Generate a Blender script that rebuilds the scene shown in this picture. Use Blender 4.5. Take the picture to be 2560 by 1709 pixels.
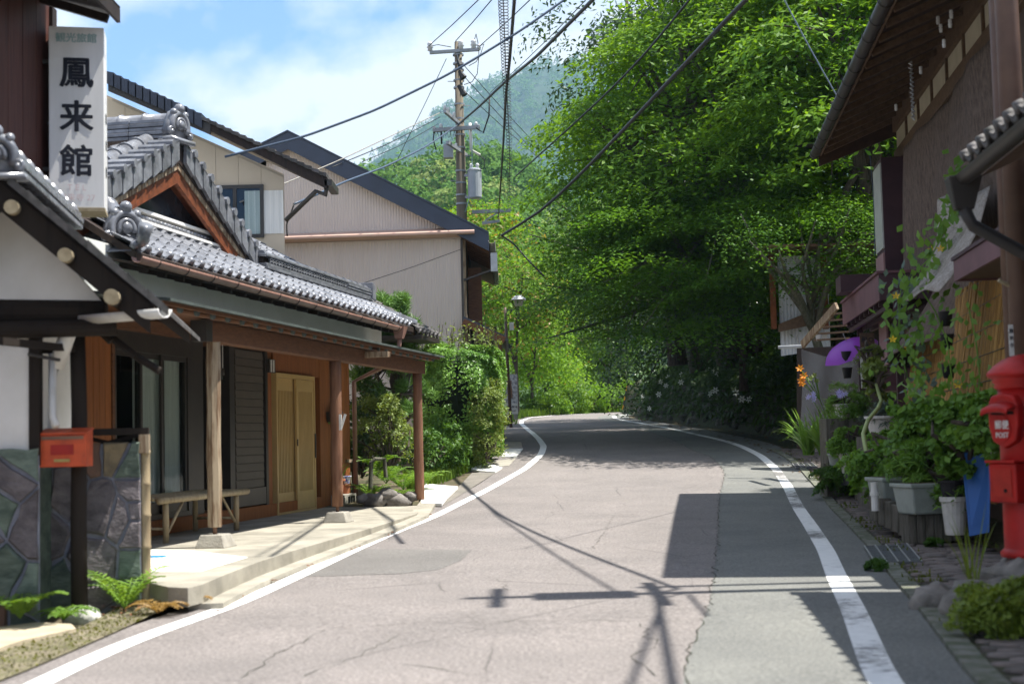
import bpy, math, random
import numpy as np
from mathutils import Vector, Matrix
S = bpy.context.scene
for o in list(bpy.data.objects): bpy.data.objects.remove(o)
random.seed(7); RNG = np.random.default_rng(11)
R = math.radians
# ------------------------------------------------------------------ camera
EYE = 1.28; TILT = R(3.8); ROLL = R(1.4); F = 3556.0
cam = bpy.data.cameras.new('camera'); cam.lens = 50.0; cam.sensor_width = 36; cam.clip_end = 6000; cam.clip_start = .1
cam.dof.use_dof = True; cam.dof.focus_distance = 30; cam.dof.aperture_fstop = 2.2
camo = bpy.data.objects.new('camera', cam); S.collection.objects.link(camo); S.camera = camo
_r0 = Vector((1, 0, 0)); _u0 = Vector((0, -math.sin(TILT), math.cos(TILT))); _f = Vector((0, math.cos(TILT), math.sin(TILT)))
_c, _s = math.cos(ROLL), math.sin(ROLL)
_r = _r0*_c - _u0*_s; _u = _r0*_s + _u0*_c
camo.matrix_world = Matrix(((_r.x, _u.x, -_f.x, 0), (_r.y, _u.y, -_f.y, 0), (_r.z, _u.z, -_f.z, EYE), (0, 0, 0, 1)))
# ------------------------------------------------------------------ sun, sky, exposure
SUN_EL, SUN_AZ = R(67), R(1)          # azimuth measured from +x towards +y
sd = Vector((math.cos(SUN_EL)*math.cos(SUN_AZ), math.cos(SUN_EL)*math.sin(SUN_AZ), math.sin(SUN_EL)))
sun = bpy.data.lights.new('sun', 'SUN'); sun.energy = 5.0; sun.angle = R(.53); sun.color = (1, .955, .88)
suno = bpy.data.objects.new('sun', sun); S.collection.objects.link(suno); suno.rotation_euler = sd.to_track_quat('Z', 'Y').to_euler()
suno.location = (20, 0, 60)
vs = S.view_settings; vs.view_transform = 'Standard'; vs.look = 'None'; vs.gamma = 1; vs.use_curve_mapping = False; vs.exposure = 1.25
w = bpy.data.worlds.new('World'); S.world = w; w.use_nodes = True
nt = w.node_tree; nt.nodes.clear()
def N(t, typ, **k):
    n = t.nodes.new(typ)
    for a, v in k.items(): setattr(n, a, v)
    return n
wo = N(nt, 'ShaderNodeOutputWorld'); bg = N(nt, 'ShaderNodeBackground'); bg.inputs[1].default_value = .085
sky = N(nt, 'ShaderNodeTexSky', sky_type='NISHITA', sun_disc=False, sun_elevation=SUN_EL, sun_rotation=math.pi/2 - SUN_AZ, altitude=300, air_density=1.0, dust_density=.7, ozone_density=1.0)
tc = N(nt, 'ShaderNodeTexCoord'); mp = N(nt, 'ShaderNodeMapping'); mp.inputs['Scale'].default_value = (1, 1, 1.55); mp.inputs['Location'].default_value = (5.5, 6.1, 7.7)
n1 = N(nt, 'ShaderNodeTexNoise'); n1.inputs['Scale'].default_value = 5.0; n1.inputs['Detail'].default_value = 9; n1.inputs['Roughness'].default_value = .52; n1.inputs['Distortion'].default_value = .15
rp = N(nt, 'ShaderNodeValToRGB'); rp.color_ramp.elements[0].position = .43; rp.color_ramp.elements[1].position = .54
mx = N(nt, 'ShaderNodeMix', data_type='RGBA')
lk = nt.links.new
lk(tc.outputs['Generated'], mp.inputs[0]); lk(mp.outputs[0], n1.inputs['Vector']); lk(n1.outputs['Fac'], rp.inputs[0])
lk(rp.outputs[0], mx.inputs['Factor']); tn = N(nt, 'ShaderNodeMix', data_type='RGBA', blend_type='MULTIPLY'); tn.inputs['Factor'].default_value = 1; tn.inputs['B'].default_value = (.66, .84, 1.14, 1); lk(sky.outputs[0], tn.inputs['A']); lk(tn.outputs['Result'], mx.inputs['A']); mx.inputs['B'].default_value = (5.5, 5.55, 5.6, 1)
lk(mx.outputs['Result'], bg.inputs[0]); lk(bg.outputs[0], wo.inputs[0])
# ------------------------------------------------------------------ helpers: pixel of the survey photograph -> place in the world
def ray(px, py):
    u = (px-1280)/F; v = -(py-854.5)/F
    d = _f + _r*u + _u*v
    return d/d.y
_ZD = [-60, 0, 7, 14, 20, 25, 29, 33, 40, 47, 58, 70, 90, 140, 300]
_ZZ = [-.3, 0, .04, .09, .18, .40, .70, 1.01, 1.38, 1.64, 2.0, 2.33, 2.8, 3.6, 5]
_ys = np.linspace(-60, 300, 3601); _zs = np.interp(_ys, _ZD, _ZZ)
_k = np.exp(-np.linspace(-2, 2, 41)**2); _k /= _k.sum(); _zs = np.convolve(np.pad(_zs, 20, 'edge'), _k, 'valid')
def zr(y): return np.interp(y, _ys, _zs)
def P(px, py, y): r = ray(px, py); return Vector((r.x*y, y, EYE+r.z*y))
def PZ(px, py, z): r = ray(px, py); y = (z-EYE)/r.z; return Vector((r.x*y, y, z))
_yy = np.linspace(3, 120, 11701)
def G(px, py, dz=0):
    r = ray(px, py); i = np.where(EYE + r.z*_yy < zr(_yy)+dz)[0]
    y = float(_yy[i[0]]) if len(i) else 90.
    return Vector((r.x*y, y, EYE+r.z*y))
# ------------------------------------------------------------------ helpers: meshes and objects
COL = S.collection
class MB:
    def __init__(s): s.v = []; s.f = []
    def add(s, vs, fs):
        k = len(s.v); s.v += [tuple(p) for p in vs]; s.f += [tuple(i+k for i in f) for f in fs]; return s
    def box(s, a, b, T=None):
        x0, y0, z0 = a; x1, y1, z1 = b
        vs = [(x0,y0,z0),(x1,y0,z0),(x1,y1,z0),(x0,y1,z0),(x0,y0,z1),(x1,y0,z1),(x1,y1,z1),(x0,y1,z1)]
        if T: vs = [T(*p) for p in vs]
        return s.add(vs, [(3,2,1,0),(4,5,6,7),(0,1,5,4),(1,2,6,5),(2,3,7,6),(3,0,4,7)])
    def hexa(s, q):   # 8 free corners, same order as box
        return s.add(q, [(3,2,1,0),(4,5,6,7),(0,1,5,4),(1,2,6,5),(2,3,7,6),(3,0,4,7)])
    def bar(s, p, q, wd, ht=None, up=(0,0,1)):
        p = Vector(p); q = Vector(q); ht = ht or wd; d = (q-p).normalized(); up = Vector(up)
        if abs(d.dot(up)) > .98: up = Vector((0,1,0))
        a = d.cross(up).normalized()*wd/2; b = a.cross(d).normalized()*ht/2
        return s.hexa([p-a-b, p+a-b, q+a-b, q-a-b, p-a+b, p+a+b, q+a+b, q-a+b])
    def tube(s, pts, r, n=8, caps=True):
        pts = [Vector(p) for p in pts]; m = len(pts); rs = r if isinstance(r, (list, tuple)) else [r]*m
        vs = []; ref = None
        for i, p in enumerate(pts):
            d = (pts[min(i+1, m-1)]-pts[max(i-1, 0)])
            d = d.normalized() if d.length > 1e-9 else Vector((0,0,1))
            if ref is None: ref = Vector((0,0,1)) if abs(d.z) < .9 else Vector((1,0,0))
            a = ref - d*ref.dot(d)
            a = a.normalized() if a.length > 1e-6 else d.orthogonal().normalized()
            b = d.cross(a); ref = a
            for k in range(n):
                t = 2*math.pi*k/n; vs.append(p + (a*math.cos(t)+b*math.sin(t))*rs[i])
        fs = [(i*n+k, i*n+(k+1) % n, (i+1)*n+(k+1) % n, (i+1)*n+k) for i in range(m-1) for k in range(n)]
        if caps: fs += [tuple(range(n))[::-1], tuple((m-1)*n+k for k in range(n))]
        return s.add(vs, fs)
    def lathe(s, prof, c=(0,0,0), n=16, caps=True):
        vs = [(c[0]+r*math.cos(2*math.pi*k/n), c[1]+r*math.sin(2*math.pi*k/n), c[2]+z) for r, z in prof for k in range(n)]
        m = len(prof)
        fs = [(i*n+k, i*n+(k+1) % n, (i+1)*n+(k+1) % n, (i+1)*n+k) for i in range(m-1) for k in range(n)]
        if caps: fs += [tuple(range(n))[::-1], tuple((m-1)*n+k for k in range(n))]
        return s.add(vs, fs)
    def prism(s, poly, ext):   # 3-D polygon pushed along ext
        n = len(poly); e = Vector(ext); a = [Vector(p) for p in poly]
        return s.add(a+[p+e for p in a], [tuple(range(n))[::-1], tuple(range(n, 2*n))]+[(i, (i+1) % n, n+(i+1) % n, n+i) for i in range(n)])
    def sheet(s, grid):        # rows of points
        m = len(grid); n = len(grid[0])
        return s.add([p for r in grid for p in r], [(i*n+j, i*n+j+1, (i+1)*n+j+1, (i+1)*n+j) for i in range(m-1) for j in range(n-1)])
    def ball(s, c, r, n=10, sq=(1,1,1)):
        m = max(4, n//2); prof = [(math.sin(math.pi*i/m), -math.cos(math.pi*i/m)) for i in range(m+1)]
        vs = [(c[0]+r*sq[0]*max(q, .02)*math.cos(2*math.pi*k/n), c[1]+r*sq[1]*max(q, .02)*math.sin(2*math.pi*k/n), c[2]+r*sq[2]*z) for q, z in prof for k in range(n)]
        return s.add(vs, [(i*n+k, i*n+(k+1) % n, (i+1)*n+(k+1) % n, (i+1)*n+k) for i in range(m) for k in range(n)])
    def mesh(s, name, smooth=False):
        me = bpy.data.meshes.new(name); me.from_pydata(s.v, [], s.f); me.validate(clean_customdata=False)
        if smooth: me.polygons.foreach_set('use_smooth', [True]*len(me.polygons))
        return me
def tag(o, label=None, cat=None, group=None, kind=None):
    if label: o['label'] = label
    if cat: o['category'] = cat
    if group: o['group'] = group
    if kind: o['kind'] = kind
    return o
def obj(name, mb, m, parent=None, smooth=False, bevel=0, loc=None, rot=None):
    me = mb.mesh(name, smooth) if isinstance(mb, MB) else mb
    if m is not None and not me.materials: me.materials.append(m)
    o = bpy.data.objects.new(name, me); COL.objects.link(o)
    if loc is not None: o.location = loc
    if rot is not None: o.rotation_euler = rot
    if parent is not None: setp(o, parent)
    if bevel:
        b = o.modifiers.new('bevel', 'BEVEL'); b.width = bevel; b.segments = 2; b.limit_method = 'ANGLE'; b.angle_limit = R(40)
    return o
def wm(o):
    m = o.matrix_basis.copy()
    if o.parent: m = wm(o.parent) @ o.matrix_parent_inverse @ m
    return m
def setp(o, p):
    o.parent = p; o.matrix_parent_inverse = wm(p).inverted()
def thing(name, label, cat, loc, group=None):
    o = bpy.data.objects.new(name, None); COL.objects.link(o); o.location = loc; o.empty_display_size = .2
    return tag(o, label, cat, group)
def copy_tree(o, parent=None):
    c = o.copy(); COL.objects.link(c)
    if parent is not None: c.parent = parent
    for ch in o.children: copy_tree(ch, c)
    return c
def npmesh(name, V, Fq, mats, smooth=False, mi=None):
    """big mesh from numpy arrays, all faces with the same corner count"""
    me = bpy.data.meshes.new(name); nv = len(V); nf, k = Fq.shape
    me.vertices.add(nv); me.vertices.foreach_set('co', np.ascontiguousarray(V, dtype=np.float32).ravel())
    me.loops.add(nf*k); me.loops.foreach_set('vertex_index', Fq.astype(np.int32).ravel())
    me.polygons.add(nf); me.polygons.foreach_set('loop_start', np.arange(0, nf*k, k, dtype=np.int32)); me.polygons.foreach_set('loop_total', np.full(nf, k, dtype=np.int32))
    if mi is not None: me.polygons.foreach_set('material_index', mi.astype(np.int32))
    if smooth: me.polygons.foreach_set('use_smooth', np.ones(nf, dtype=bool))
    me.update(calc_edges=True)
    for m in mats: me.materials.append(m)
    return me
# ------------------------------------------------------------------ helpers: procedural materials
def M(name, col, col2=None, rough=.7, scale=6, detail=5, stretch=(1,1,1), ramp=(.35,.65), bump=0, bscale=60, spec=.3, metal=0, rv=0, coat=0, fine=0, emit=0):
    m = bpy.data.materials.new(name); m.use_nodes = True; t = m.node_tree; L = t.links.new
    b = t.nodes['Principled BSDF']; b.inputs['Roughness'].default_value = rough; b.inputs['Metallic'].default_value = metal; b.inputs['Specular IOR Level'].default_value = spec
    if coat: b.inputs['Coat Weight'].default_value = coat; b.inputs['Coat Roughness'].default_value = .15
    tc = N(t, 'ShaderNodeTexCoord'); oi = N(t, 'ShaderNodeObjectInfo'); mu = N(t, 'ShaderNodeMath', operation='MULTIPLY'); mu.inputs[1].default_value = 31.7
    ad = N(t, 'ShaderNodeVectorMath', operation='ADD'); mp = N(t, 'ShaderNodeMapping'); mp.inputs['Scale'].default_value = stretch
    L(oi.outputs['Random'], mu.inputs[0]); L(tc.outputs['Object'], ad.inputs[0]); L(mu.outputs[0], ad.inputs[1]); L(ad.outputs[0], mp.inputs[0])
    nz = N(t, 'ShaderNodeTexNoise'); nz.inputs['Scale'].default_value = scale; nz.inputs['Detail'].default_value = detail; nz.inputs['Roughness'].default_value = .62; L(mp.outputs[0], nz.inputs['Vector'])
    rp = N(t, 'ShaderNodeValToRGB'); rp.color_ramp.elements[0].position, rp.color_ramp.elements[1].position = ramp
    c2 = col2 or tuple(c*.78 for c in col)
    rp.color_ramp.elements[0].color = (*c2, 1); rp.color_ramp.elements[1].color = (*col, 1); L(nz.outputs['Fac'], rp.inputs[0])
    out = rp.outputs[0]
    if fine:
        n2 = N(t, 'ShaderNodeTexNoise'); n2.inputs['Scale'].default_value = bscale; n2.inputs['Detail'].default_value = 2; L(mp.outputs[0], n2.inputs['Vector'])
        mr = N(t, 'ShaderNodeMapRange'); mr.inputs['From Min'].default_value = .3; mr.inputs['From Max'].default_value = .7; mr.inputs['To Min'].default_value = 1-fine; mr.inputs['To Max'].default_value = 1+fine; L(n2.outputs['Fac'], mr.inputs[0])
        hs = N(t, 'ShaderNodeMix', data_type='RGBA', blend_type='MULTIPLY'); hs.inputs['Factor'].default_value = 1; L(out, hs.inputs['A']); L(mr.outputs[0], hs.inputs['B']); out = hs.outputs['Result']
    if rv:
        mr = N(t, 'ShaderNodeMapRange'); mr.inputs['To Min'].default_value = 1-rv; mr.inputs['To Max'].default_value = 1+rv; L(oi.outputs['Random'], mr.inputs[0])
        hs = N(t, 'ShaderNodeMix', data_type='RGBA', blend_type='MULTIPLY'); hs.inputs['Factor'].default_value = 1; L(out, hs.inputs['A']); L(mr.outputs[0], hs.inputs['B']); out = hs.outputs['Result']
    L(out, b.inputs['Base Color'])
    if bump:
        nb = N(t, 'ShaderNodeTexNoise'); nb.inputs['Scale'].default_value = bscale; nb.inputs['Detail'].default_value = 4; L(mp.outputs[0], nb.inputs['Vector'])
        bp = N(t, 'ShaderNodeBump'); bp.inputs['Strength'].default_value = bump; bp.inputs['Distance'].default_value = .02; L(nb.outputs['Fac'], bp.inputs['Height']); L(bp.outputs[0], b.inputs['Normal'])
    if emit: b.inputs['Emission Color'].default_value = (*col, 1); b.inputs['Emission Strength'].default_value = emit
    return m
def leafmat(name, dark, light, trans=.35, rough=.5, spec=.3, clump=1.2, tint=(1.25, 1.15, .45)):
    m = bpy.data.materials.new(name); m.use_nodes = True; t = m.node_tree; L = t.links.new
    b = t.nodes['Principled BSDF']; b.inputs['Roughness'].default_value = rough; b.inputs['Specular IOR Level'].default_value = spec
    g = N(t, 'ShaderNodeNewGeometry'); rp = N(t, 'ShaderNodeValToRGB'); rp.color_ramp.elements[0].color = (*dark, 1); rp.color_ramp.elements[1].color = (*light, 1)
    tc = N(t, 'ShaderNodeTexCoord'); nz = N(t, 'ShaderNodeTexNoise'); nz.inputs['Scale'].default_value = clump; nz.inputs['Detail'].default_value = 2; L(tc.outputs['Object'], nz.inputs['Vector'])
    mr = N(t, 'ShaderNodeMapRange'); mr.inputs['From Min'].default_value = .3; mr.inputs['From Max'].default_value = .7; L(nz.outputs['Fac'], mr.inputs[0])
    av = N(t, 'ShaderNodeMix', data_type='FLOAT'); av.inputs['Factor'].default_value = .5; L(g.outputs['Random Per Island'], av.inputs['A']); L(mr.outputs[0], av.inputs['B'])
    L(av.outputs['Result'], rp.inputs[0]); L(rp.outputs[0], b.inputs['Base Color'])
    tr = N(t, 'ShaderNodeBsdfTranslucent'); tm = N(t, 'ShaderNodeMix', data_type='RGBA', blend_type='MULTIPLY'); tm.inputs['Factor'].default_value = 1; tm.inputs['B'].default_value = (*tint, 1)
    L(rp.outputs[0], tm.inputs['A']); L(tm.outputs['Result'], tr.inputs[0])
    ms = N(t, 'ShaderNodeMixShader'); ms.inputs[0].default_value = trans; L(b.outputs[0], ms.inputs[1]); L(tr.outputs[0], ms.inputs[2])
    L(ms.outputs[0], t.nodes['Material Output'].inputs[0])
    return m
# ================================================================== ground, road, pavements
def curve(pts, n):
    p = np.array(pts, float); d = np.r_[0, np.cumsum(np.hypot(*np.diff(p, axis=0).T))]
    # Catmull-like smoothing of the polyline
    s = np.linspace(0, d[-1], n); xy = np.c_[np.interp(s, d, p[:, 0]), np.interp(s, d, p[:, 1])]
    k = np.exp(-np.linspace(-2, 2, 9)**2); k /= k.sum()
    for c in (0, 1):
        q = np.pad(xy[:, c], 4, mode='reflect', reflect_type='odd'); xy[:, c] = np.convolve(q, k, 'valid')
    return xy
LEFT = curve([(-2.35,-10),(-2.5,0),(-2.56,5),(-2.54,7.6),(-2.45,9.1),(-2.27,10),(-2.13,10.85),(-1.99,12.5),(-1.78,15),(-1.45,18),(-.9,21.8),(-.34,25.4),(.2,28.2),(.58,31.2),(.69,33.5),(.62,36.8),(.42,42),(.25,48.5),(.3,54),(.7,60),(1.8,65),(4,69.5),(8,73),(14,75.5),(24,78)], 300)
RIGHT = curve([(.6,-10),(1.0,0),(1.55,5),(1.76,7),(2.26,9.7),(2.6,11.7),(3.02,14),(3.54,17.3),(4.1,21),(4.56,24),(4.92,26.9),(5.12,29.7),(5.1,31.9),(4.9,34.9),(4.58,38.4),(4.2,44),(3.9,50),(3.85,54),(4.1,58.5),(5.2,63),(8,66.5),(14,69.5),(24,72)], 300)
def normals(c):
    t = np.gradient(c, axis=0); t /= np.linalg.norm(t, axis=1)[:, None]; return np.c_[t[:, 1], -t[:, 0]]   # to the right
NL, NR = normals(LEFT), normals(RIGHT)
def off(c, nn, d): return c + nn*np.asarray(d).reshape(-1, 1)
def rx(y, d=0): c = off(RIGHT[:200], NR[:200], [d]*200); return float(np.interp(y, c[:, 1], c[:, 0]))
def lx(y, d=0): c = off(LEFT[:200], NL[:200], [d]*200); return float(np.interp(y, c[:, 1], c[:, 0]))
def strip(a, b, cols, dz, name, mat, parent=None, wob=0):
    rows = []
    for i in range(len(a)):
        r = []
        for j in range(cols+1):
            p = a[i]+(b[i]-a[i])*j/cols
            r.append((p[0], p[1], float(zr(p[1]))+dz))
        rows.append(r)
    return obj(name, MB().sheet(rows), mat, parent, smooth=True)
def asphalt(name, c1, c2, crack, speck=.55):
    m = M(name, c1, c2, rough=.88, scale=.9, detail=6, bump=.35, bscale=220, spec=.25)
    t = m.node_tree; L = t.links.new; b = t.nodes['Principled BSDF']
    src = b.inputs['Base Color'].links[0].from_socket; tc = [n for n in t.nodes if n.type == 'TEX_COORD'][0]
    sp = N(t, 'ShaderNodeTexNoise'); sp.inputs['Scale'].default_value = 42; sp.inputs['Detail'].default_value = 3; sp.inputs['Roughness'].default_value = .8; L(tc.outputs['Object'], sp.inputs['Vector'])
    mr = N(t, 'ShaderNodeMapRange'); mr.inputs['From Min'].default_value = .3; mr.inputs['From Max'].default_value = .72; mr.inputs['To Min'].default_value = 1-speck; mr.inputs['To Max'].default_value = 1+speck; L(sp.outputs['Fac'], mr.inputs[0])
    mm = N(t, 'ShaderNodeMix', data_type='RGBA', blend_type='MULTIPLY'); mm.inputs['Factor'].default_value = 1; L(src, mm.inputs['A']); L(mr.outputs[0], mm.inputs['B'])
    # pale stones in the binder
    vo = N(t, 'ShaderNodeTexVoronoi'); vo.inputs['Scale'].default_value = 45; L(tc.outputs['Object'], vo.inputs['Vector'])
    st = N(t, 'ShaderNodeMath', operation='LESS_THAN'); st.inputs[1].default_value = .13; L(vo.outputs['Distance'], st.inputs[0])
    s2 = N(t, 'ShaderNodeSeparateColor'); L(vo.outputs['Color'], s2.inputs[0]); s3 = N(t, 'ShaderNodeMath', operation='GREATER_THAN'); s3.inputs[1].default_value = .8; L(s2.outputs[0], s3.inputs[0])
    s4 = N(t, 'ShaderNodeMath', operation='MULTIPLY'); L(st.outputs[0], s4.inputs[0]); L(s3.outputs[0], s4.inputs[1])
    m3 = N(t, 'ShaderNodeMix', data_type='RGBA'); L(s4.outputs[0], m3.inputs['Factor']); L(mm.outputs['Result'], m3.inputs['A']); m3.inputs['B'].default_value = (.45, .44, .42, 1)
    # cracks
    nz = N(t, 'ShaderNodeTexNoise'); nz.inputs['Scale'].default_value = 1.6; nz.inputs['Detail'].default_value = 6; L(tc.outputs['Object'], nz.inputs['Vector'])
    av = N(t, 'ShaderNodeMix', data_type='VECTOR'); av.inputs['Factor'].default_value = .12; L(tc.outputs['Object'], av.inputs['A']); L(nz.outputs['Color'], av.inputs['B'])
    sc = N(t, 'ShaderNodeVectorMath', operation='MULTIPLY'); sc.inputs[1].default_value = (1, .6, 0); L(av.outputs['Result'], sc.inputs[0])
    vc = N(t, 'ShaderNodeTexVoronoi', feature='DISTANCE_TO_EDGE'); vc.inputs['Scale'].default_value = .62; L(sc.outputs[0], vc.inputs['Vector'])
    lt = N(t, 'ShaderNodeMapRange'); lt.inputs['From Min'].default_value = .0015; lt.inputs['From Max'].default_value = .006; lt.inputs['To Min'].default_value = crack; lt.inputs['To Max'].default_value = 0; L(vc.outputs['Distance'], lt.inputs[0])
    br = N(t, 'ShaderNodeTexNoise'); br.inputs['Scale'].default_value = .8; L(tc.outputs['Object'], br.inputs['Vector']); bm = N(t, 'ShaderNodeMapRange'); bm.inputs['From Min'].default_value = .45; bm.inputs['From Max'].default_value = .6; L(br.outputs['Fac'], bm.inputs[0])
    cm = N(t, 'ShaderNodeMath', operation='MULTIPLY'); L(lt.outputs[0], cm.inputs[0]); L(bm.outputs[0], cm.inputs[1])
    m4 = N(t, 'ShaderNodeMix', data_type='RGBA'); L(cm.outputs[0], m4.inputs['Factor']); L(m3.outputs['Result'], m4.inputs['A']); m4.inputs['B'].default_value = (.045, .042, .04, 1)
    L(m4.outputs['Result'], b.inputs['Base Color'])
    return m
m_road = asphalt('worn_asphalt', (.220, .199, .188), (.175, .160, .152), .5)
m_road2 = asphalt('newer_asphalt', (.185, .187, .172), (.145, .148, .14), .2, .45)
m_patch = asphalt('patch_asphalt', (.168, .160, .150), (.140, .133, .125), .1, .4)
m_soil = M('soil', (.12, .09, .06), (.05, .055, .025), rough=.95, scale=3, bump=.6, bscale=30)
m_grass = M('grass_ground', (.05, .09, .02), (.09, .08, .04), rough=.95, scale=4, bump=.5, bscale=40)
def paint():
    m = M('road_paint', (.80, .80, .78), (.70, .70, .68), rough=.75, scale=8, spec=.3)
    t = m.node_tree; L = t.links.new; b = t.nodes['Principled BSDF']; src = b.inputs['Base Color'].links[0].from_socket; tc = [n for n in t.nodes if n.type == 'TEX_COORD'][0]
    a = N(t, 'ShaderNodeMapping'); a.inputs['Scale'].default_value = (6, 16, 1); L(tc.outputs['Object'], a.inputs[0])
    n1 = N(t, 'ShaderNodeTexNoise'); n1.inputs['Scale'].default_value = 1.4; n1.inputs['Detail'].default_value = 9; n1.inputs['Roughness'].default_value = .72; L(a.outputs[0], n1.inputs['Vector'])
    n2 = N(t, 'ShaderNodeTexNoise'); n2.inputs['Scale'].default_value = .55; n2.inputs['Detail'].default_value = 3; L(tc.outputs['Object'], n2.inputs['Vector'])
    sx = N(t, 'ShaderNodeSeparateXYZ'); L(tc.outputs['Object'], sx.inputs[0]); sd_ = N(t, 'ShaderNodeMapRange'); sd_.inputs['From Min'].default_value = .8; sd_.inputs['From Max'].default_value = 1.6; sd_.inputs['To Min'].default_value = -.16; sd_.inputs['To Max'].default_value = .0; L(sx.outputs[0], sd_.inputs[0])
    a1 = N(t, 'ShaderNodeMath', operation='ADD'); L(n1.outputs['Fac'], a1.inputs[0]); L(n2.outputs['Fac'], a1.inputs[1]); a2 = N(t, 'ShaderNodeMath', operation='ADD'); L(a1.outputs[0], a2.inputs[0]); L(sd_.outputs[0], a2.inputs[1])
    mr = N(t, 'ShaderNodeMapRange'); mr.inputs['From Min'].default_value = 1.03; mr.inputs['From Max'].default_value = 1.13; L(a2.outputs[0], mr.inputs[0])
    mx = N(t, 'ShaderNodeMix', data_type='RGBA'); L(mr.outputs[0], mx.inputs['Factor']); L(src, mx.inputs['A']); mx.inputs['B'].default_value = (.16, .155, .15, 1); L(mx.outputs['Result'], b.inputs['Base Color'])
    return m
m_paint = paint()
# seam between the two surfacings, as a share of the road's width
_sp = [G(*p) for p in ((1706,1709),(1793,1438),(1800,1386),(1798,1199),(1792,1147),(1766,1130),(1711,1105),(1626,1088))]
_sy = [p.y for p in _sp]; _sf = [(p.x-lx(p.y))/(rx(p.y)-lx(p.y)) for p in _sp]
ly = LEFT[:, 1]; fr = np.interp(ly, _sy, _sf); fr = np.where(ly > 33, np.interp(ly, [33, 45, 80], [_sf[-1], .8, .8]), fr)
LO = off(LEFT, NL, np.interp(LEFT[:, 1], [-10, 6, 9, 12, 18, 22, 26, 31, 38, 50, 60], [-.25, -.25, -.30, -.35, -.45, -.42, -.65, -1.1, -1.1, -.9, -.4]))
RO = off(RIGHT, NR, np.interp(RIGHT[:, 1], [0, 12, 20, 26, 32, 45, 60], [.42, .42, .42, .45, .8, .7, .5]))
# resample the right-hand curves at the left-hand stations' share of length
SEAM = LEFT + (RIGHT-LEFT)*fr[:, None]
k_ = np.exp(-np.linspace(-2, 2, 13)**2); k_ /= k_.sum()
for c in (0, 1): SEAM[:, c] = np.convolve(np.pad(SEAM[:, c], 6, mode='reflect', reflect_type='odd'), k_, 'valid')
road = strip(LO, SEAM, 6, 0, 'road', m_road); tag(road, 'worn pinkish grey asphalt of the curving village road', None, None, 'structure')
road2 = strip(SEAM, RO, 5, 0, 'road_resurfaced_lane', m_road2); tag(road2, 'greyer resurfaced strip along the right edge of the road', None, None, 'structure')
jit = lambda c: c
strip(off(LEFT, NL, [-.075]*300), off(LEFT, NL, [.075]*300), 1, .004, 'edge_line', m_paint, road)
strip(off(RIGHT, NR, [-.085]*300), off(RIGHT, NR, [.085]*300), 1, .004, 'edge_line', m_paint, road2)
# dark repair patch by the left line
_pp = [G(*p) for p in ((655,1410),(880,1372),(1180,1374),(1155,1400),(1095,1424),(1000,1434),(820,1440),(640,1442))]
obj('repair_patch', MB().add([(p.x, p.y, p.z+.003) for p in _pp], [tuple(range(8))[::-1]]), m_patch, road)
# open joint between the two surfacings and a few old cracks
m_crk = M('crack_fill', (.05, .047, .042), (.035, .04, .022), rough=.95, scale=8)
def crack(pts, w0, parent, name='crack'):
    q = [np.array(p, float) for p in pts]; out = [q[0]]
    for a, b in zip(q, q[1:]):
        n_ = max(2, int(np.linalg.norm(b-a)/.10)); d = (b-a)/np.linalg.norm(b-a); nn = np.array([-d[1], d[0]])
        for k in range(1, n_+1): out.append(a+(b-a)*k/n_+nn*random.gauss(0, .018))
    v = []; 
    for k, p in enumerate(out):
        d = out[min(k+1, len(out)-1)]-out[max(k-1, 0)]; d = d/(np.linalg.norm(d)+1e-9); nn = np.array([-d[1], d[0]]); w = w0*random.uniform(.08, .5)
        for s_ in (-1, 1): x, y = p+nn*w*s_/2; v.append((x, y, float(zr(y))+.0035))
    return obj(name, MB().add(v, [(2*k, 2*k+1, 2*k+3, 2*k+2) for k in range(len(out)-1)]), m_crk, parent)
crack([SEAM[i] for i in range(0, 300) if 5 < SEAM[i, 1] < 40], .030, road2, 'open_joint')
for pts, w0 in ((((834, 1569), (1068, 1557), (1302, 1552), (1500, 1551), (1700, 1553)), .020), (((600, 1695), (680, 1640), (760, 1600), (812, 1575)), .022), (((1600, 1560), (1645, 1606), (1580, 1640), (1640, 1690)), .02), (((1000, 1660), (1100, 1672), (1180, 1690)), .018), (((760, 1690), (900, 1640), (1000, 1585)), .014), (((1480, 1375), (1510, 1330), (1535, 1290)), .014), (((1250, 1445), (1262, 1460), (1258, 1475)), .016)):
    crack([G(*p).to_2d() for p in pts], w0, road)
# ground sheet
xs = np.concatenate([np.linspace(-1200, -12, 18), np.linspace(-10, 12, 23), np.linspace(16, 1200, 18)])
ysg = np.concatenate([np.linspace(-60, 0, 7), np.linspace(1, 90, 90), np.linspace(95, 300, 20), np.linspace(330, 3000, 12)])
gr = MB().sheet([[(x, y, float(zr(y))-.03-(.25 if y > 300 else 0)) for x in xs] for y in ysg])
tag(obj('ground', gr, m_soil, smooth=True), 'bare earth under the village', None, None, 'structure')
# grass verge beyond the bend
gv = MB().sheet([[(LEFT[i, 0]+NL[i, 0]*d, LEFT[i, 1]+NL[i, 1]*d, float(zr(LEFT[i, 1]+NL[i, 1]*d))+.02+.03*abs(d)) for d in (-.45, -1.2, -2.5, -5, -9)] for i in range(120, 299, 2) if LEFT[i, 1] > 47])
tag(obj('verge', gv, m_grass, smooth=True), 'grassy verge along the outside of the bend', None, None, 'structure')
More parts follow.
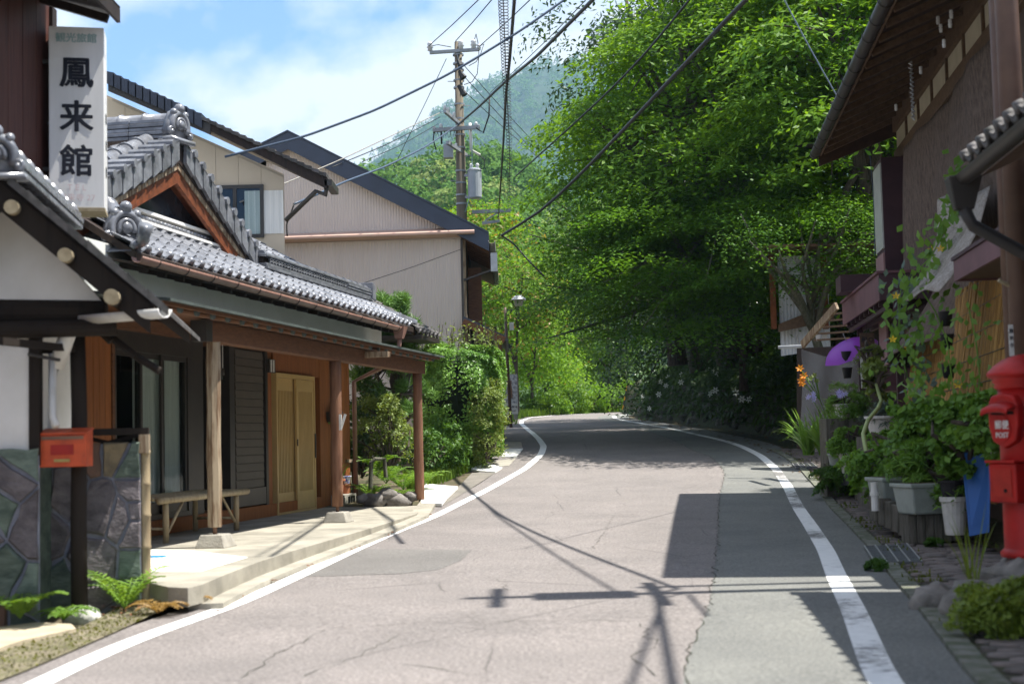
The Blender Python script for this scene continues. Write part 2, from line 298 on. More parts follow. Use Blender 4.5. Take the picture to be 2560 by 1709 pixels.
# right: kerb strip and stone-paved path
m_kerb = M('kerb_concrete', (.20, .195, .17), (.07, .085, .045), rough=.92, scale=7, bump=.4, bscale=60)
m_mortar = M('mossy_mortar', (.085, .07, .06), (.045, .055, .02), rough=.95, scale=9, bump=.5, bscale=50)
m_cobble = M('path_stone', (.19, .155, .14), (.11, .10, .09), rough=.85, scale=8, rv=.25, bump=.5, bscale=40)
sel = [i for i in range(300) if 3.5 < RIGHT[i, 1] < 31 and i < 200]
c = RIGHT[sel]; n = NR[sel]
kb = MB()
for i in range(len(c)-1):
    q = []
    for dz in (-.06, .025):
        for (a, d) in ((i, .425), (i, .56), (i+1, .56), (i+1, .425)):
            p = c[a]+n[a]*d; q.append((p[0], p[1], float(zr(p[1]))+dz))
    kb.hexa([q[0], q[1], q[2], q[3], q[4], q[5], q[6], q[7]])
tag(obj('kerb', kb, m_kerb), 'mossy concrete kerb strip along the right road edge', None, None, 'structure')
path = strip(c+n*.565, c+n*1.62, 4, .0, 'stone_path', m_mortar); tag(path, 'mossy stone-paved strip between the kerb and the planters', None, None, 'structure')
vrs = []
for v in range(5):
    a, b, h = .105, .058, .02; vs = []
    for zz, s_ in ((0, 1), (h*.8, .98), (h, .86)):
        for k in range(8):
            t = 2*math.pi*(k+.5)/8; rr = random.uniform(.93, 1.06)
            vs.append((a*s_*rr*max(-.82, min(.82, 1.15*math.cos(t)))/.82, b*s_*rr*max(-.82, min(.82, 1.15*math.sin(t)))/.82, zz))
    me = MB().add(vs, [(i*8+k, i*8+(k+1) % 8, i*8+8+(k+1) % 8, i*8+8+k) for i in range(2) for k in range(8)]+[tuple(16+k for k in range(8))]).mesh('paving_stone', True); me.materials.append(m_cobble); vrs.append(me)
arc = np.r_[0, np.cumsum(np.hypot(*np.diff(c, axis=0).T))]; cnt = 0; far = MB()
rows = int(arc[-1]/.125)
for r in range(rows):
    s_ = 3.2+r*.125
    if s_ > arc[-1]: break
    x0 = np.array([np.interp(s_, arc, c[:, 0]), np.interp(s_, arc, c[:, 1])]); nn = np.array([np.interp(s_, arc, n[:, 0]), np.interp(s_, arc, n[:, 1])]); nn /= np.linalg.norm(nn); ang = math.atan2(nn[1], nn[0])
    for q in range(4):
        d = .70+q*.222+(.08 if r % 2 else 0)+random.uniform(-.015, .015)
        p = x0+nn*d; z = float(zr(p[1]))+.0
        if cnt < 290:
            obj('paving_stone', vrs[random.randrange(5)], None, path, loc=(p[0], p[1], z+random.uniform(-.006, .006)), rot=(random.uniform(-.04, .04), random.uniform(-.04, .04), ang+random.uniform(-.06, .06))); cnt += 1
        else:
            me = vrs[random.randrange(5)]; cs, sn = math.cos(ang), math.sin(ang); zz = random.uniform(-.006, .006)
            far.add([(p[0]+w_.co.x*cs-w_.co.y*sn, p[1]+w_.co.x*sn+w_.co.y*cs, z+w_.co.z+zz) for w_ in me.vertices], [tuple(f.vertices) for f in me.polygons])
tag(obj('paving_stones', far, m_cobble, path, smooth=True), kind='stuff')
# forecourt slab in front of the timber-clad inn
m_slab = M('slab_concrete', (.37, .345, .285), (.24, .225, .185), rough=.85, scale=2.2, bump=.3, bscale=90, fine=.12)
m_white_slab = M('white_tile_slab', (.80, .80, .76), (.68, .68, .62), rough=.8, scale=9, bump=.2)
SZ = .25
edge = [(352,1450),(420,1466),(470,1468),(503,1460),(560,1436),(640,1405),(730,1376),(850,1341),(940,1315),(1042,1283),(1076,1256)]
ep = [PZ(x, y, SZ) for x, y in edge]
# ================================================================== materials for buildings
m_tile = M('roof_tile', (.25, .26, .285), (.12, .125, .14), rough=.25, scale=5, spec=.55, rv=.18, bump=.08, bscale=25, metal=.15)
m_tile_d = M('dark_roof_tile', (.12, .112, .11), (.05, .05, .045), rough=.7, scale=6, rv=.2, spec=.2, bump=.1, bscale=30)
m_tile_b = M('blue_black_tile', (.035, .045, .07), (.02, .025, .04), rough=.35, scale=4, spec=.5)
m_orange = M('cedar_board', (.34, .125, .035), (.20, .065, .018), rough=.55, scale=3, stretch=(14, 14, .8), ramp=(.3, .7), bump=.12, bscale=30, rv=.12)
m_beam = M('brown_beam', (.17, .075, .033), (.10, .043, .02), rough=.6, scale=2.5, stretch=(3, 3, 16), bump=.15, bscale=20)
m_red_wood = M('red_bargeboard', (.20, .06, .025), (.09, .03, .014), rough=.5, scale=2.5, stretch=(5, 5, 5), bump=.2, bscale=24)
m_wpost = M('weathered_post', (.36, .29, .20), (.15, .09, .05), rough=.8, scale=2.2, stretch=(9, 9, .9), ramp=(.40, .58), bump=.4, bscale=30)
m_bpost = M('brown_post', (.25, .13, .075), (.15, .07, .04), rough=.75, scale=2.5, stretch=(9, 9, .8), bump=.3, bscale=30)
m_dark = M('dark_timber', (.035, .022, .016), (.018, .012, .010), rough=.6, scale=3, stretch=(8, 8, 1), bump=.2)
m_darkred = M('dark_red_board', (.115, .045, .032), (.06, .022, .018), rough=.6, scale=2.5, stretch=(16, 16, .7), bump=.15, bscale=20, rv=.15)
m_plaster = M('white_plaster', (.82, .81, .78), (.68, .67, .63), rough=.9, scale=1.4, bump=.08, bscale=30)
m_greyplaster = M('grey_plaster', (.68, .69, .65), (.60, .61, .57), rough=.85, scale=1.5)
m_cream = M('cream_wall', (.64, .55, .42), (.58, .49, .37), rough=.75, scale=1)
m_whitewall = M('white_siding', (.74, .76, .78), (.68, .70, .72), rough=.7, scale=1)
m_dframe = M('bronze_frame', (.045, .038, .032), (.03, .026, .022), rough=.4, scale=4, spec=.5)
m_bronze2 = M('bronze_shutter', (.115, .098, .08), (.09, .078, .065), rough=.45, scale=3, spec=.45, rv=.06)
m_door = M('gold_aluminium', (.56, .39, .16), (.50, .345, .14), rough=.38, scale=4, spec=.5)
m_doorin = M('door_back_panel', (.07, .045, .02), (.05, .033, .015), rough=.6)
m_copper = M('copper_gutter', (.30, .165, .125), (.20, .11, .085), rough=.45, scale=4, spec=.5, bump=.05)
m_pvcw = M('white_plastic', (.72, .71, .68), (.62, .61, .57), rough=.4, scale=8)
m_metal = M('galvanised', (.42, .43, .44), (.33, .34, .35), rough=.4, metal=.6, scale=9)
m_conc = M('concrete', (.36, .34, .29), (.25, .235, .20), rough=.9, scale=6, bump=.4, bscale=50)
m_black = M('black_timber', (.013, .011, .012), (.03, .024, .02), rough=.8, spec=.1, scale=2.5, stretch=(9, 9, .8), ramp=(.55, .8), bump=.3, bscale=30)
m_rust = M('rust_sheet', (.28, .16, .10), (.17, .10, .07), rough=.8, scale=5)
m_copper_g = M('verdigris_sheet', (.085, .105, .095), (.05, .06, .055), rough=.7, scale=4)
m_curtain = M('curtain', (.85, .85, .80), (.70, .70, .66), rough=.95, scale=2, stretch=(18, 18, .4))
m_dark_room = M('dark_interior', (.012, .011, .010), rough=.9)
m_bamboo = M('bamboo', (.44, .36, .22), (.27, .21, .13), rough=.5, scale=3, stretch=(6, 6, .6), bump=.1)
m_log_end = M('cut_log_end', (.38, .32, .21), (.26, .21, .13), rough=.8, scale=14)
def glass():
    m = bpy.data.materials.new('window_glass'); m.use_nodes = True; t = m.node_tree; t.nodes.clear()
    o = N(t, 'ShaderNodeOutputMaterial'); a = N(t, 'ShaderNodeBsdfTransparent'); a.inputs[0].default_value = (.82, .86, .85, 1); g = N(t, 'ShaderNodeBsdfGlossy'); g.inputs['Roughness'].default_value = .02
    f = N(t, 'ShaderNodeFresnel'); f.inputs[0].default_value = 1.52; ad = N(t, 'ShaderNodeMath', operation='ADD'); ad.inputs[1].default_value = .015; x = N(t, 'ShaderNodeMixShader'); L = t.links.new
    ge = N(t, 'ShaderNodeNewGeometry'); iv = N(t, 'ShaderNodeMath', operation='SUBTRACT'); iv.inputs[0].default_value = 1; L(ge.outputs['Backfacing'], iv.inputs[1]); mm_ = N(t, 'ShaderNodeMath', operation='MULTIPLY'); L(f.outputs[0], ad.inputs[0]); L(ad.outputs[0], mm_.inputs[0]); L(iv.outputs[0], mm_.inputs[1]); L(mm_.outputs[0], x.inputs[0]); L(a.outputs[0], x.inputs[1]); L(g.outputs[0], x.inputs[2]); L(x.outputs[0], o.inputs[0]); return m
m_glass = glass()
# ------------------------------------------------------------------ pieces of tiled roofs
def tile_mesh(name, wd=.27, ln=.30, eave=False, m=None):
    pr = [(0, .052), (.022, .060), (.05, .052), (.085, .022), (.135, .004), (.19, .004), (.24, .022), (.27, .052)]
    pr = [(x*wd/.27, z) for x, z in pr]; b = MB(); n = len(pr)
    top = [[(x, 0, z+.026) for x, z in pr], [(x, ln*.5, z+.014) for x, z in pr], [(x, ln, z) for x, z in pr]]
    b.sheet(top); b.add([(x, 0, z+.026) for x, z in pr]+[(x, .004, z+.002) for x, z in pr], [(i, n+i, n+i+1, i+1) for i in range(n-1)])
    if eave:
        b.tube([(.028, -.012, .052), (.028, .05, .055)], .043, 10)
        q = [(.075+.165*k/6, -.004, .062-.075*math.sin(math.pi*(k+.6)/7.2)) for k in range(7)]
        b.prism([(x, y, z+.02) for x, y, z in q]+[(x, y, z-.03) for x, y, z in q[::-1]], (0, .018, 0))
    me = b.mesh(name, True); me.materials.append(m or m_tile); return me
ROOF_T = tile_mesh('roof_tile'); ROOF_E = tile_mesh('eave_tile', eave=True)
ROOF_TD = tile_mesh('dark_tile', m=m_tile_d); ROOF_ED = tile_mesh('dark_eave_tile', eave=True, m=m_tile_d)
def tiles(parent, o, eu, es, ncol, nrow, keep=None, t=ROOF_T, e=ROOF_E, cap=300, pitch=.235, wd=.27):
    """tile courses from an eave corner o, columns along eu, rows up es"""
    o = Vector(o); eu = Vector(eu).normalized(); es = Vector(es).normalized(); en = eu.cross(es).normalized()
    rot = Matrix((eu, es, en)).transposed().to_4x4(); k = 0; rest = MB()
    for r in range(nrow):
        for c_ in range(ncol):
            p = o+eu*(c_*wd)+es*(r*pitch)
            if keep and not keep(p, c_, r): continue
            me = e if (r == 0 and e) else t; mt = Matrix.Translation(p) @ rot @ Matrix.Rotation(random.uniform(-.012, .012), 4, 'Z')
            if k < cap:
                x = obj('eave_tile' if me is e else 'roof_tile', me, None); x.matrix_basis = mt; setp(x, parent); k += 1
            else: rest.add([mt @ v.co for v in me.vertices], [tuple(f.vertices) for f in me.polygons])
    if rest.v: tag(obj('roof_tiles', rest, t.materials[0], parent, smooth=True), kind='stuff')
def ridge(parent, p, q, layers=4, wd=.24, lh=.045, cr=.075, m=None, seg=.30, up=(0,0,1)):
    """stacked ridge: thin flat courses under half-round caps"""
    p = Vector(p); q = Vector(q); d = q-p; L_ = d.length; d.normalize(); up = Vector(up); m = m or m_tile
    side = d.cross(up).normalized(); up = side.cross(d).normalized()
    for i in range(layers):
        b = MB(); z = i*lh; ww = wd*(1-.05*i)+(.03 if i % 2 else 0); n = max(1, int(L_/.42))
        for k in range(n):
            a = p+d*(L_*k/n+.003)+up*(z+lh/2); c_ = p+d*(L_*(k+1)/n-.003)+up*(z+lh/2); b.bar(a, c_, ww, lh*.86, up)
        obj('ridge_course', b, m, parent, bevel=.006)
    n = max(1, int(L_/seg)); z = layers*lh
    cm = None
    for k in range(n):
        if cm is None:
            b = MB(); l = L_/n; rows = []
            for (y, rr) in ((0, cr*1.16), (.035, cr*1.18), (.036, cr), (l+.01, cr*.96)):
                rows.append([(rr*math.cos(math.pi*j/10)*1.05, y, rr*math.sin(math.pi*j/10)) for j in range(11)])
            b.sheet(rows); b.add(rows[0], [tuple(range(11))]); cm = b.mesh('ridge_cap', True); cm.materials.append(m)
        o = obj('ridge_cap', cm, None); o.matrix_basis = Matrix.Translation(p+d*(L_*k/n)+up*z) @ Matrix((side, d, up)).transposed().to_4x4(); setp(o, parent)
def oni(parent, p, front, s=1.0, m=None):
    """scrolled end ornament of a ridge; front = direction it faces"""
    f = Vector(front); f.z = 0; f.normalize(); sd_ = f.cross(Vector((0,0,1))); up = Vector((0,0,1)); p = Vector(p); T = lambda x, y, z: p+sd_*(x*s)+f*(y*s)+up*(z*s)
    b = MB()
    b.prism([T(x, 0, z) for x, z in ((-.20,0),(.20,0),(.23,.10),(.19,.22),(.12,.34),(0,.40),(-.12,.34),(-.19,.22),(-.23,.10))], f*(.10*s))
    b.tube([T(.16*math.cos(t), .10, .16+.17*math.sin(t)) for t in np.linspace(-.5, math.pi+.5, 15)], .045*s, 8)
    b.tube([T(.085*math.cos(t), .12, .16+.10*math.sin(t)) for t in np.linspace(-.3, math.pi+.3, 11)], .028*s, 8)
    b.lathe([(.001,0),(.06*s,0),(.07*s,.02*s),(.05*s,.05*s),(.001,.055*s)], (0,0,0), 14); k = 14*5
    for i in range(len(b.v)-k, len(b.v)): x, y, z = b.v[i]; b.v[i] = tuple(T(x/s, .10+z/s, .18+y/s))
    for sg in (-1, 1):
        b.tube([T(sg*(.20-.055*math.cos(t)*(1-t/9)), .11, .07+.06*math.sin(t)*(1-t/9)) for t in np.linspace(0, 7, 16)], .026*s, 7)
        c_ = T(sg*.19, .12, .07); b.ball(c_, .035*s, 8)
        c_ = T(sg*.12, .10, .33); b.ball(c_, .05*s, 8)
    b.ball(T(0, .10, .39), .07*s, 10)
    b.bar(T(-.26, .06, -.02), T(.26, .06, -.02), .20*s, .05*s)
    return obj('ridge_end_ornament', b, m or m_tile, parent, smooth=True)
# ================================================================== timber-clad inn with tiled hip roof
HO = Vector((-3.02, 14.33, 0)); HU = Vector((.18936, .98191, 0)); HN = Vector((.98191, -.18936, 0))
def H(u, n, z): q = HO+HU*u+HN*n; return Vector((q.x, q.y, z+EYE))
inn = thing('inn_house', 'timber-clad inn with grey tiled hip roof and long porch along the road', 'house', H(4, -3, -1.03))
slab = MB(); bl = H(-3.4, -1.6, -1.03); br = H(9.4, -1.6, -1.03)
poly = [Vector((p.x, p.y, SZ)) for p in ep]+[br, bl]
slab.prism([Vector((p.x, p.y, SZ-.14)) for p in poly], (0, 0, .14))
sl = obj('forecourt_slab', slab, m_slab, bevel=.005); tag(sl, 'pale concrete forecourt slab in front of the timber-clad inn', None, None, 'structure')
# lower courses of the slab edge
lw = MB()
for i in range(len(ep)-1):
    a, b_ = ep[i], ep[i+1]; t_ = (b_-a).normalized(); nn_ = Vector((t_.y, -t_.x, 0)); dn = .03
    za = max(float(zr(a.y))-.03, SZ-.22); zb = max(float(zr(b_.y))-.03, SZ-.22)
    if i >= 3: lw.hexa([(a+nn_*.16).to_2d().to_3d()+Vector((0,0,za)), (b_+nn_*.16).to_2d().to_3d()+Vector((0,0,zb)), (b_-nn_*.1).to_2d().to_3d()+Vector((0,0,zb)), (a-nn_*.1).to_2d().to_3d()+Vector((0,0,za)), (a+nn_*.16).to_2d().to_3d()+Vector((0,0,za+.075)), (b_+nn_*.16).to_2d().to_3d()+Vector((0,0,zb+.075)), (b_-nn_*.1).to_2d().to_3d()+Vector((0,0,zb+.075)), (a-nn_*.1).to_2d().to_3d()+Vector((0,0,za+.075))])
tag(obj('forecourt_edge', lw, m_slab), 'low concrete lip between the forecourt slab and the road', None, None, 'structure')
WN = -1.5
def hbox(name, u0, u1, n0, n1, z0, z1, m, par=inn, bevel=0): return obj(name, MB().box((u0, n0, z0), (u1, n1, z1), H), m, par, bevel=bevel)
hbox('wall', -3, 9.28, -9, WN-.6, -1.03, 2.0, m_greyplaster)                       # core of the house
hbox('plaster_band', -.9, 9.3, WN-.62, -.93, 1.455, 2.02, m_greyplaster)
hbox('wall_head', -1.2, 9.2, WN-.62, WN, 1.28, 1.45, m_beam)
hbox('end_wall', 9.18, 9.275, WN-.6, WN-.1, -1.03, 1.28, m_orange)
hbox('base_wall', -2.9, 9.18, WN-.6, WN-.12, -1.03, -.87, m_orange)
hbox('sill', -1.0, 7.7, WN-.12, WN+.03, -1.03, -.86, m_orange)
# cedar boards: left, between doors, right
def boards(u0, u1, z0, z1, w=.14, nb=None):
    n = nb or max(1, round((u1-u0)/w))
    for i in range(n):
        a = u0+(u1-u0)*i/n; b_ = u0+(u1-u0)*(i+1)/n
        hbox('wall_board', a+.003, b_-.003, WN-.10, WN+random.uniform(.0, .006), z0, z1, m_orange)
def pu(px, py=1040, n=WN):   # place along the facade seen at a pixel column
    r = ray(px, py); o = H(0, n, 0); t = (o.x*HN.x+o.y*HN.y)/(r.x*HN.x+r.y*HN.y); q = Vector((r.x*t, r.y*t, 0))-HO; return q.dot(HU)
boards(pu(100), pu(277), -.86, 1.28)
boards(pu(666), pu(679), -1.0, 1.28, nb=1)
boards(pu(799), 9.27, -1.03, 1.28)
hbox('corner_post', pu(277)+.004, pu(284), WN-.1, WN+.02, -.9, 1.28, m_beam)

# sliding window with curtains behind the glass
win = hbox('window', pu(281), pu(294), WN-.1, WN-.02, -.86, 1.28, m_dframe)
obj('frame', MB().box((pu(294), WN-.1, 1.06), (pu(512), WN-.015, 1.28), H).box((pu(294), WN-.1, -.86), (pu(512), WN-.015, -.80), H).box((pu(474), WN-.1, -.80), (pu(512), WN-.02, 1.06), H), m_dframe, win)
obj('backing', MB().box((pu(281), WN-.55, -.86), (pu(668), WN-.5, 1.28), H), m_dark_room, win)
for a_, b_, nn_ in ((294, 364, -.05), (357, 424, -.08), (411, 474, -.05)):
    ua, ub = pu(a_), pu(b_); q = MB(); z0, z1, fw = -.80, 1.06, .05
    for e in ((ua, ua+fw, z0, z1), (ub-fw, ub, z0, z1), (ua+fw, ub-fw, z0, z0+.13), (ua+fw, ub-fw, z1-.06, z1)): q.box((e[0], WN+nn_-.015, e[2]), (e[1], WN+nn_+.015, e[3]), H)
    sa = obj('sash', q, m_dframe, win); obj('pane', MB().box((ua+fw-.003, WN+nn_-.004, z0+.12), (ub-fw+.003, WN+nn_+.003, z1-.05), H), m_glass, sa)
ws, we = pu(360), pu(474)
obj('curtain', MB().sheet([[H(ws+(we-ws)*i/80, WN-.14+.03*math.sin(i*1.3)+.015*math.sin(i*.47), z) for i in range(81)] for z in (-.82, 1.1)]), m_curtain, win, smooth=True)
# dark recess and shutter case
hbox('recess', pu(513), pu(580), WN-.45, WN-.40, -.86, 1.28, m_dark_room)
hbox('jamb', pu(574), pu(586), WN-.4, WN+.005, -.86, 1.28, m_dframe)
sh = hbox('shutter_case', pu(587), pu(661), WN-.1, WN-.02, -.84, 1.27, m_dframe)
n_ = 17
for i in range(n_):
    z0 = -.60+(1.25+.60)*i/n_; z1 = -.60+(1.25+.60)*(i+1)/n_
    obj('shutter_slat', MB().add([H(u_, WN+d_, z_) for u_ in (pu(588), pu(657)) for d_, z_ in ((-.03, z0), (.012, z0+.004), (.004, z1-.004), (-.03, z1-.003))], [(0, 1, 5, 4), (1, 2, 6, 5), (2, 3, 7, 6), (0, 3, 2, 1), (4, 5, 6, 7)]), m_bronze2, sh)
obj('kick_panel', MB().box((pu(588), WN-.03, -.84), (pu(660), WN+.02, -.61), H), m_bronze2, sh)
hbox('jamb', pu(661)+.003, pu(667), WN-.1, WN+.02, -.86, 1.27, m_dframe)
# stripy vent above the door's left post
vt = hbox('vent', pu(664, 890), pu(680, 890), WN+.022, WN+.05, .98, 1.17, m_dframe)
for i in range(2): obj('vent_slat', MB().box((pu(667.5+i*6, 890), WN+.05, .99), (pu(670+i*6, 890), WN+.058, 1.16), H), m_pvcw, vt)
# pair of lattice sliding doors
du0, du1 = 5.72, 7.40; dm = (du0+du1)/2+.06; dz0, dz1 = -1.03, .99
door = hbox('door', du0, du0+.05, WN-.08, WN+.045, dz0, dz1, m_door); tag(door, 'gold lattice sliding doors')
obj('frame', MB().box((du1-.05, WN-.08, dz0), (du1, WN+.045, dz1), H).box((du0+.05, WN-.08, dz1-.06), (du1-.05, WN+.045, dz1+.0), H).box((du0+.05, WN-.08, dz0), (du1-.05, WN+.05, dz0+.03), H), m_door, door)
obj('header_panel', MB().box((du0, WN-.09, dz1+.003), (pu(799), WN+.0, 1.28), H), m_orange, inn)
for a_, b_, dn in ((du0+.052, dm+.04, -.05), (dm-.04, du1-.052, .0)):
    lf = obj('leaf', MB().box((a_, WN+dn, dz0+.035), (a_+.07, WN+dn+.035, dz1-.065), H).box((b_-.07, WN+dn, dz0+.035), (b_, WN+dn+.035, dz1-.065), H).box((a_+.07, WN+dn, dz0+.035), (b_-.07, WN+dn+.035, dz0+.30), H).box((a_+.07, WN+dn, dz1-.24), (b_-.07, WN+dn+.035, dz1-.065), H).box((a_+.07, WN+dn, -.07), (b_-.07, WN+dn+.006, .10), H), m_door, door)
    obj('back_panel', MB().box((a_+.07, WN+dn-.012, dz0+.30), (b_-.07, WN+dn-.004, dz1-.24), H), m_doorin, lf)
    ns = 12
    for i in range(ns):
        c_ = a_+.07+(b_-a_-.14)*(i+.5)/ns; obj('lattice_slat', MB().box((c_-.0125, WN+dn+.0, dz0+.30), (c_+.0125, WN+dn+.03, dz1-.24), H), m_door, lf)
obj('handle', MB().box((du1-.053, WN+.046, -.25), (du1-.02, WN+.06, .12), H), m_dframe, door)
obj('lock', MB().box((dm-.035, WN+.036, -.06), (dm-.01, WN+.046, .04), H), m_dframe, door)
# wall lamp beside the doors
m_lampg = M('lamp_green_glass', (.30, .45, .12), (.2, .35, .08), rough=.3)
lp = obj('wall_lamp', MB().hexa([H(8.05, WN+.01, .30), H(8.28, WN+.01, .30), H(8.28, WN+.12, .30), H(8.05, WN+.12, .30), H(8.02, WN+.01, .46), H(8.42, WN+.01, .46), H(8.42, WN+.17, .46), H(8.02, WN+.17, .46)]), m_dframe, inn)
obj('lamp_glass', MB().box((8.07, WN+.03, .27), (8.27, WN+.13, .299), H), m_lampg, lp)
# ---- porch: posts, beam, rafters, sheet roof
for u_, m_, r_, pb in ((0, m_wpost, .074, True), (3.95, m_bpost, .075, True), (8.05, m_bpost, .075, False)):
    zb = -1.03 if pb else -.84
    if pb:
        cb = obj('footing', MB().hexa([H(u_-.17, -.15, zb), H(u_+.17, -.15, zb), H(u_+.17, .17, zb), H(u_-.17, .17, zb), H(u_-.12, -.11, zb+.13), H(u_+.12, -.11, zb+.13), H(u_+.12, .12, zb+.13), H(u_-.12, .12, zb+.13)]), m_conc, inn, bevel=.01)
        obj('post_pin', MB().tube([H(u_, 0, zb+.12), H(u_, 0, zb+.22)], .022, 8), m_rust, inn)
    z0 = zb+(.20 if pb else -.1); pts = []; rr = []
    for i in range(9):
        t_ = i/8; pts.append(H(u_+random.uniform(-.004, .004), random.uniform(-.004, .004), z0+(1.03-z0)*t_)); rr.append(r_*random.uniform(.93, 1.05)*(1.02-.04*t_))
    if u_ == 0: obj('post', MB().tube(pts, rr, 8), m_, inn)
    else: obj('post', MB().tube(pts, rr, 12), m_, inn, smooth=True)
obj('beam', MB().box((-.35, -.07, 1.02), (8.3, .07, 1.215), H), m_beam, inn, bevel=.008)
obj('beam_cap', MB().box((-.36, -.082, 1.012), (-.20, .082, 1.222), H), m_dframe, inn)
obj('tie_beam', MB().box((5.0, -.06, 1.115), (5.12, .40, 1.19), H), m_wpost, inn)
nr = 26
for i in range(nr):
    u_ = -1.5+(8.35+1.5)*(i+.5)/nr
    rf = obj('rafter', MB().tube([H(u_, -1.5, 1.47), H(u_, .22, 1.245)], .036, 8), m_beam, inn, smooth=True)
    obj('rafter_cap', MB().tube([H(u_, .221, 1.2445), H(u_, .25, 1.241)], .041, 8), m_copper_g, rf)
obj('porch_roof', MB().hexa([H(-1.75, -1.5, 1.515), H(8.5, -1.5, 1.515), H(8.5, .34, 1.275), H(-1.75, .34, 1.275), H(-1.75, -1.5, 1.54), H(8.5, -1.5, 1.54), H(8.5, .34, 1.30), H(-1.75, .34, 1.30)]), m_copper_g, inn)
obj('eave_board', MB().box((-1.75, .255, 1.245), (8.45, .28, 1.278), H), m_beam, inn)
obj('porch_lintel', MB().box((-1.75, WN, 1.29), (9.2, WN+.05, 1.42), H), m_beam, inn)
# ---- main roof
EN, EZ, SLP = -.65, 1.93, .62
es = (H(0, EN-1, EZ+SLP)-H(0, EN, EZ)).normalized(); nslope = math.hypot(1, SLP)
U0, U1 = -.45, 10.35
obj('roof_deck', MB().hexa([H(U0, EN+.05, EZ-.10), H(U1, EN+.05, EZ-.10), H(U1-3.9, -4.6, EZ+2.33), H(U0+.8, -4.6, EZ+2.33), H(U0, EN+.05, EZ-.02), H(U1, EN+.05, EZ-.02), H(U1-3.9, -4.6, EZ+2.42), H(U0+.8, -4.6, EZ+2.42)]), m_dark, inn)
GN = -1.35                                    # plane of the front gable's verge
GU, GZ, GS = 2.3, 3.62, .42                   # ridge place, height and slope of the front gable
def keep_main(p, c_, r):
    q = p-HO; u_ = q.dot(HU); n_ = q.dot(HN); up = EN-n_
    if u_ > U1-up*1.0-.15 or u_ < U0+up*.9-.1: return False
    if n_ < -1.75 and u_ < 5.1: return False
    return True
tiles(inn, H(U0, EN, EZ), HU, es, 40, 12, keep_main, cap=290)
# underside, fascia, gutter with brackets and downpipe
obj('soffit', MB().hexa([H(U0, EN, EZ-.13), H(U1, EN, EZ-.13), H(U1, -.95, EZ-.07), H(U0, -.95, EZ-.07), H(U0, EN, EZ-.105), H(U1, EN, EZ-.105), H(U1, -.95, EZ-.05), H(U0, -.95, EZ-.05)]), m_dark, inn)
obj('fascia', MB().box((U0, EN+.0, EZ-.14), (U1, EN+.03, EZ-.03), H), m_dark, inn)
nr = 22
for i in range(nr): u_ = U0+.3+(U1-U0-1.5)*i/(nr-1); obj('soffit_rafter', MB().bar(H(u_, EN+.02, EZ-.165), H(u_, -.94, EZ-.10), .05, .05), m_dark, inn)
gu = obj('gutter', MB().sheet([[H(u_, EN+.10+.058*math.cos(t), EZ-.075-.02*(u_+.5)/9+.058*math.sin(t)) for t in np.linspace(-math.pi, 0, 9)] for u_ in np.linspace(U0-.1, 9.1, 20)]), m_copper, inn, smooth=True)
so = gu.modifiers.new('t', 'SOLIDIFY'); so.thickness = .006
for i in range(14):
    u_ = U0+.3+9.0*i/13; obj('gutter_bracket', MB().tube([H(u_, EN+.10+.066*math.cos(t), EZ-.08-.02*(u_+.5)/9+.066*math.sin(t)) for t in np.linspace(-math.pi, .1, 9)]+[H(u_, EN+.02, EZ-.02)], .006, 5), m_dframe, gu)
hp = obj('rain_hopper', MB().hexa([H(9.02, EN+.03, EZ-.28), H(9.14, EN+.03, EZ-.28), H(9.14, EN+.15, EZ-.28), H(9.02, EN+.15, EZ-.28), H(8.98, EN+.0, EZ-.08), H(9.22, EN+.0, EZ-.08), H(9.22, EN+.2, EZ-.08), H(8.98, EN+.2, EZ-.08)]), m_copper, inn)
obj('downpipe', MB().tube([H(9.08, EN+.09, EZ-.27), H(9.08, EN+.08, EZ-.42), H(9.25, EN-.3, EZ-.75), H(9.3, WN+.08, EZ-.95), H(9.3, WN+.08, -1.0)], .04, 10), m_copper, inn, smooth=True)
# decorative lattice ridge lying on the front slope to the right of the gable
LN, LZ = -1.28, EZ+SLP*(.63)+.03
for i in range(2): obj('ridge_course', MB().box((4.7, LN-.11, LZ+i*.045), (9.6, LN+.11-.02*i, LZ+.04+i*.045), H), m_tile, inn, bevel=.006)
for i in range(30):
    for j in range(2):
        u_ = 4.85+i*.115; rows = [[H(u_+.0575+.0575*math.cos(t)*1.02, LN+.06+dn, LZ+.09+j*.04+(.038*math.sin(t)+.004)) for t in np.linspace(0, math.pi, 7)] for dn in (0, .028)]
        rows2 = [[H(u_+.0575+.0475*math.cos(t)*1.02, LN+.06+dn, LZ+.09+j*.04+(.027*math.sin(t)+.0)) for t in np.linspace(0, math.pi, 7)] for dn in (0, .028)]
        b = MB(); b.sheet(rows); b.sheet([rows[1], rows2[1]]); b.sheet(rows2[::-1]); obj('lattice_tile', b, m_tile, inn)
obj('ridge_core', MB().box((4.75, LN-.08, LZ+.09), (9.5, LN+.02, LZ+.172), H), m_dark, inn)
obj('ridge_course', MB().box((4.7, LN-.1, LZ+.175), (8.4, LN+.10, LZ+.205), H), m_tile, inn, bevel=.006)
ridge(inn, H(8.32, LN, LZ+.09), H(9.62, LN, LZ+.09), 3, .20, .04, .05)
ridge(inn, H(4.72, LN, LZ+.206), H(8.3, LN, LZ+.206), 0, .2, .04, .05, seg=.4)
obj('ridge_end', MB().hexa([H(9.62, LN-.13, LZ+.02), H(9.80, LN-.13, LZ+.0), H(9.80, LN+.13, LZ+.0), H(9.62, LN+.13, LZ+.02), H(9.60, LN-.13, LZ+.32), H(9.76, LN-.13, LZ+.28), H(9.76, LN+.13, LZ+.28), H(9.60, LN+.13, LZ+.32)]), m_tile, inn, bevel=.02)
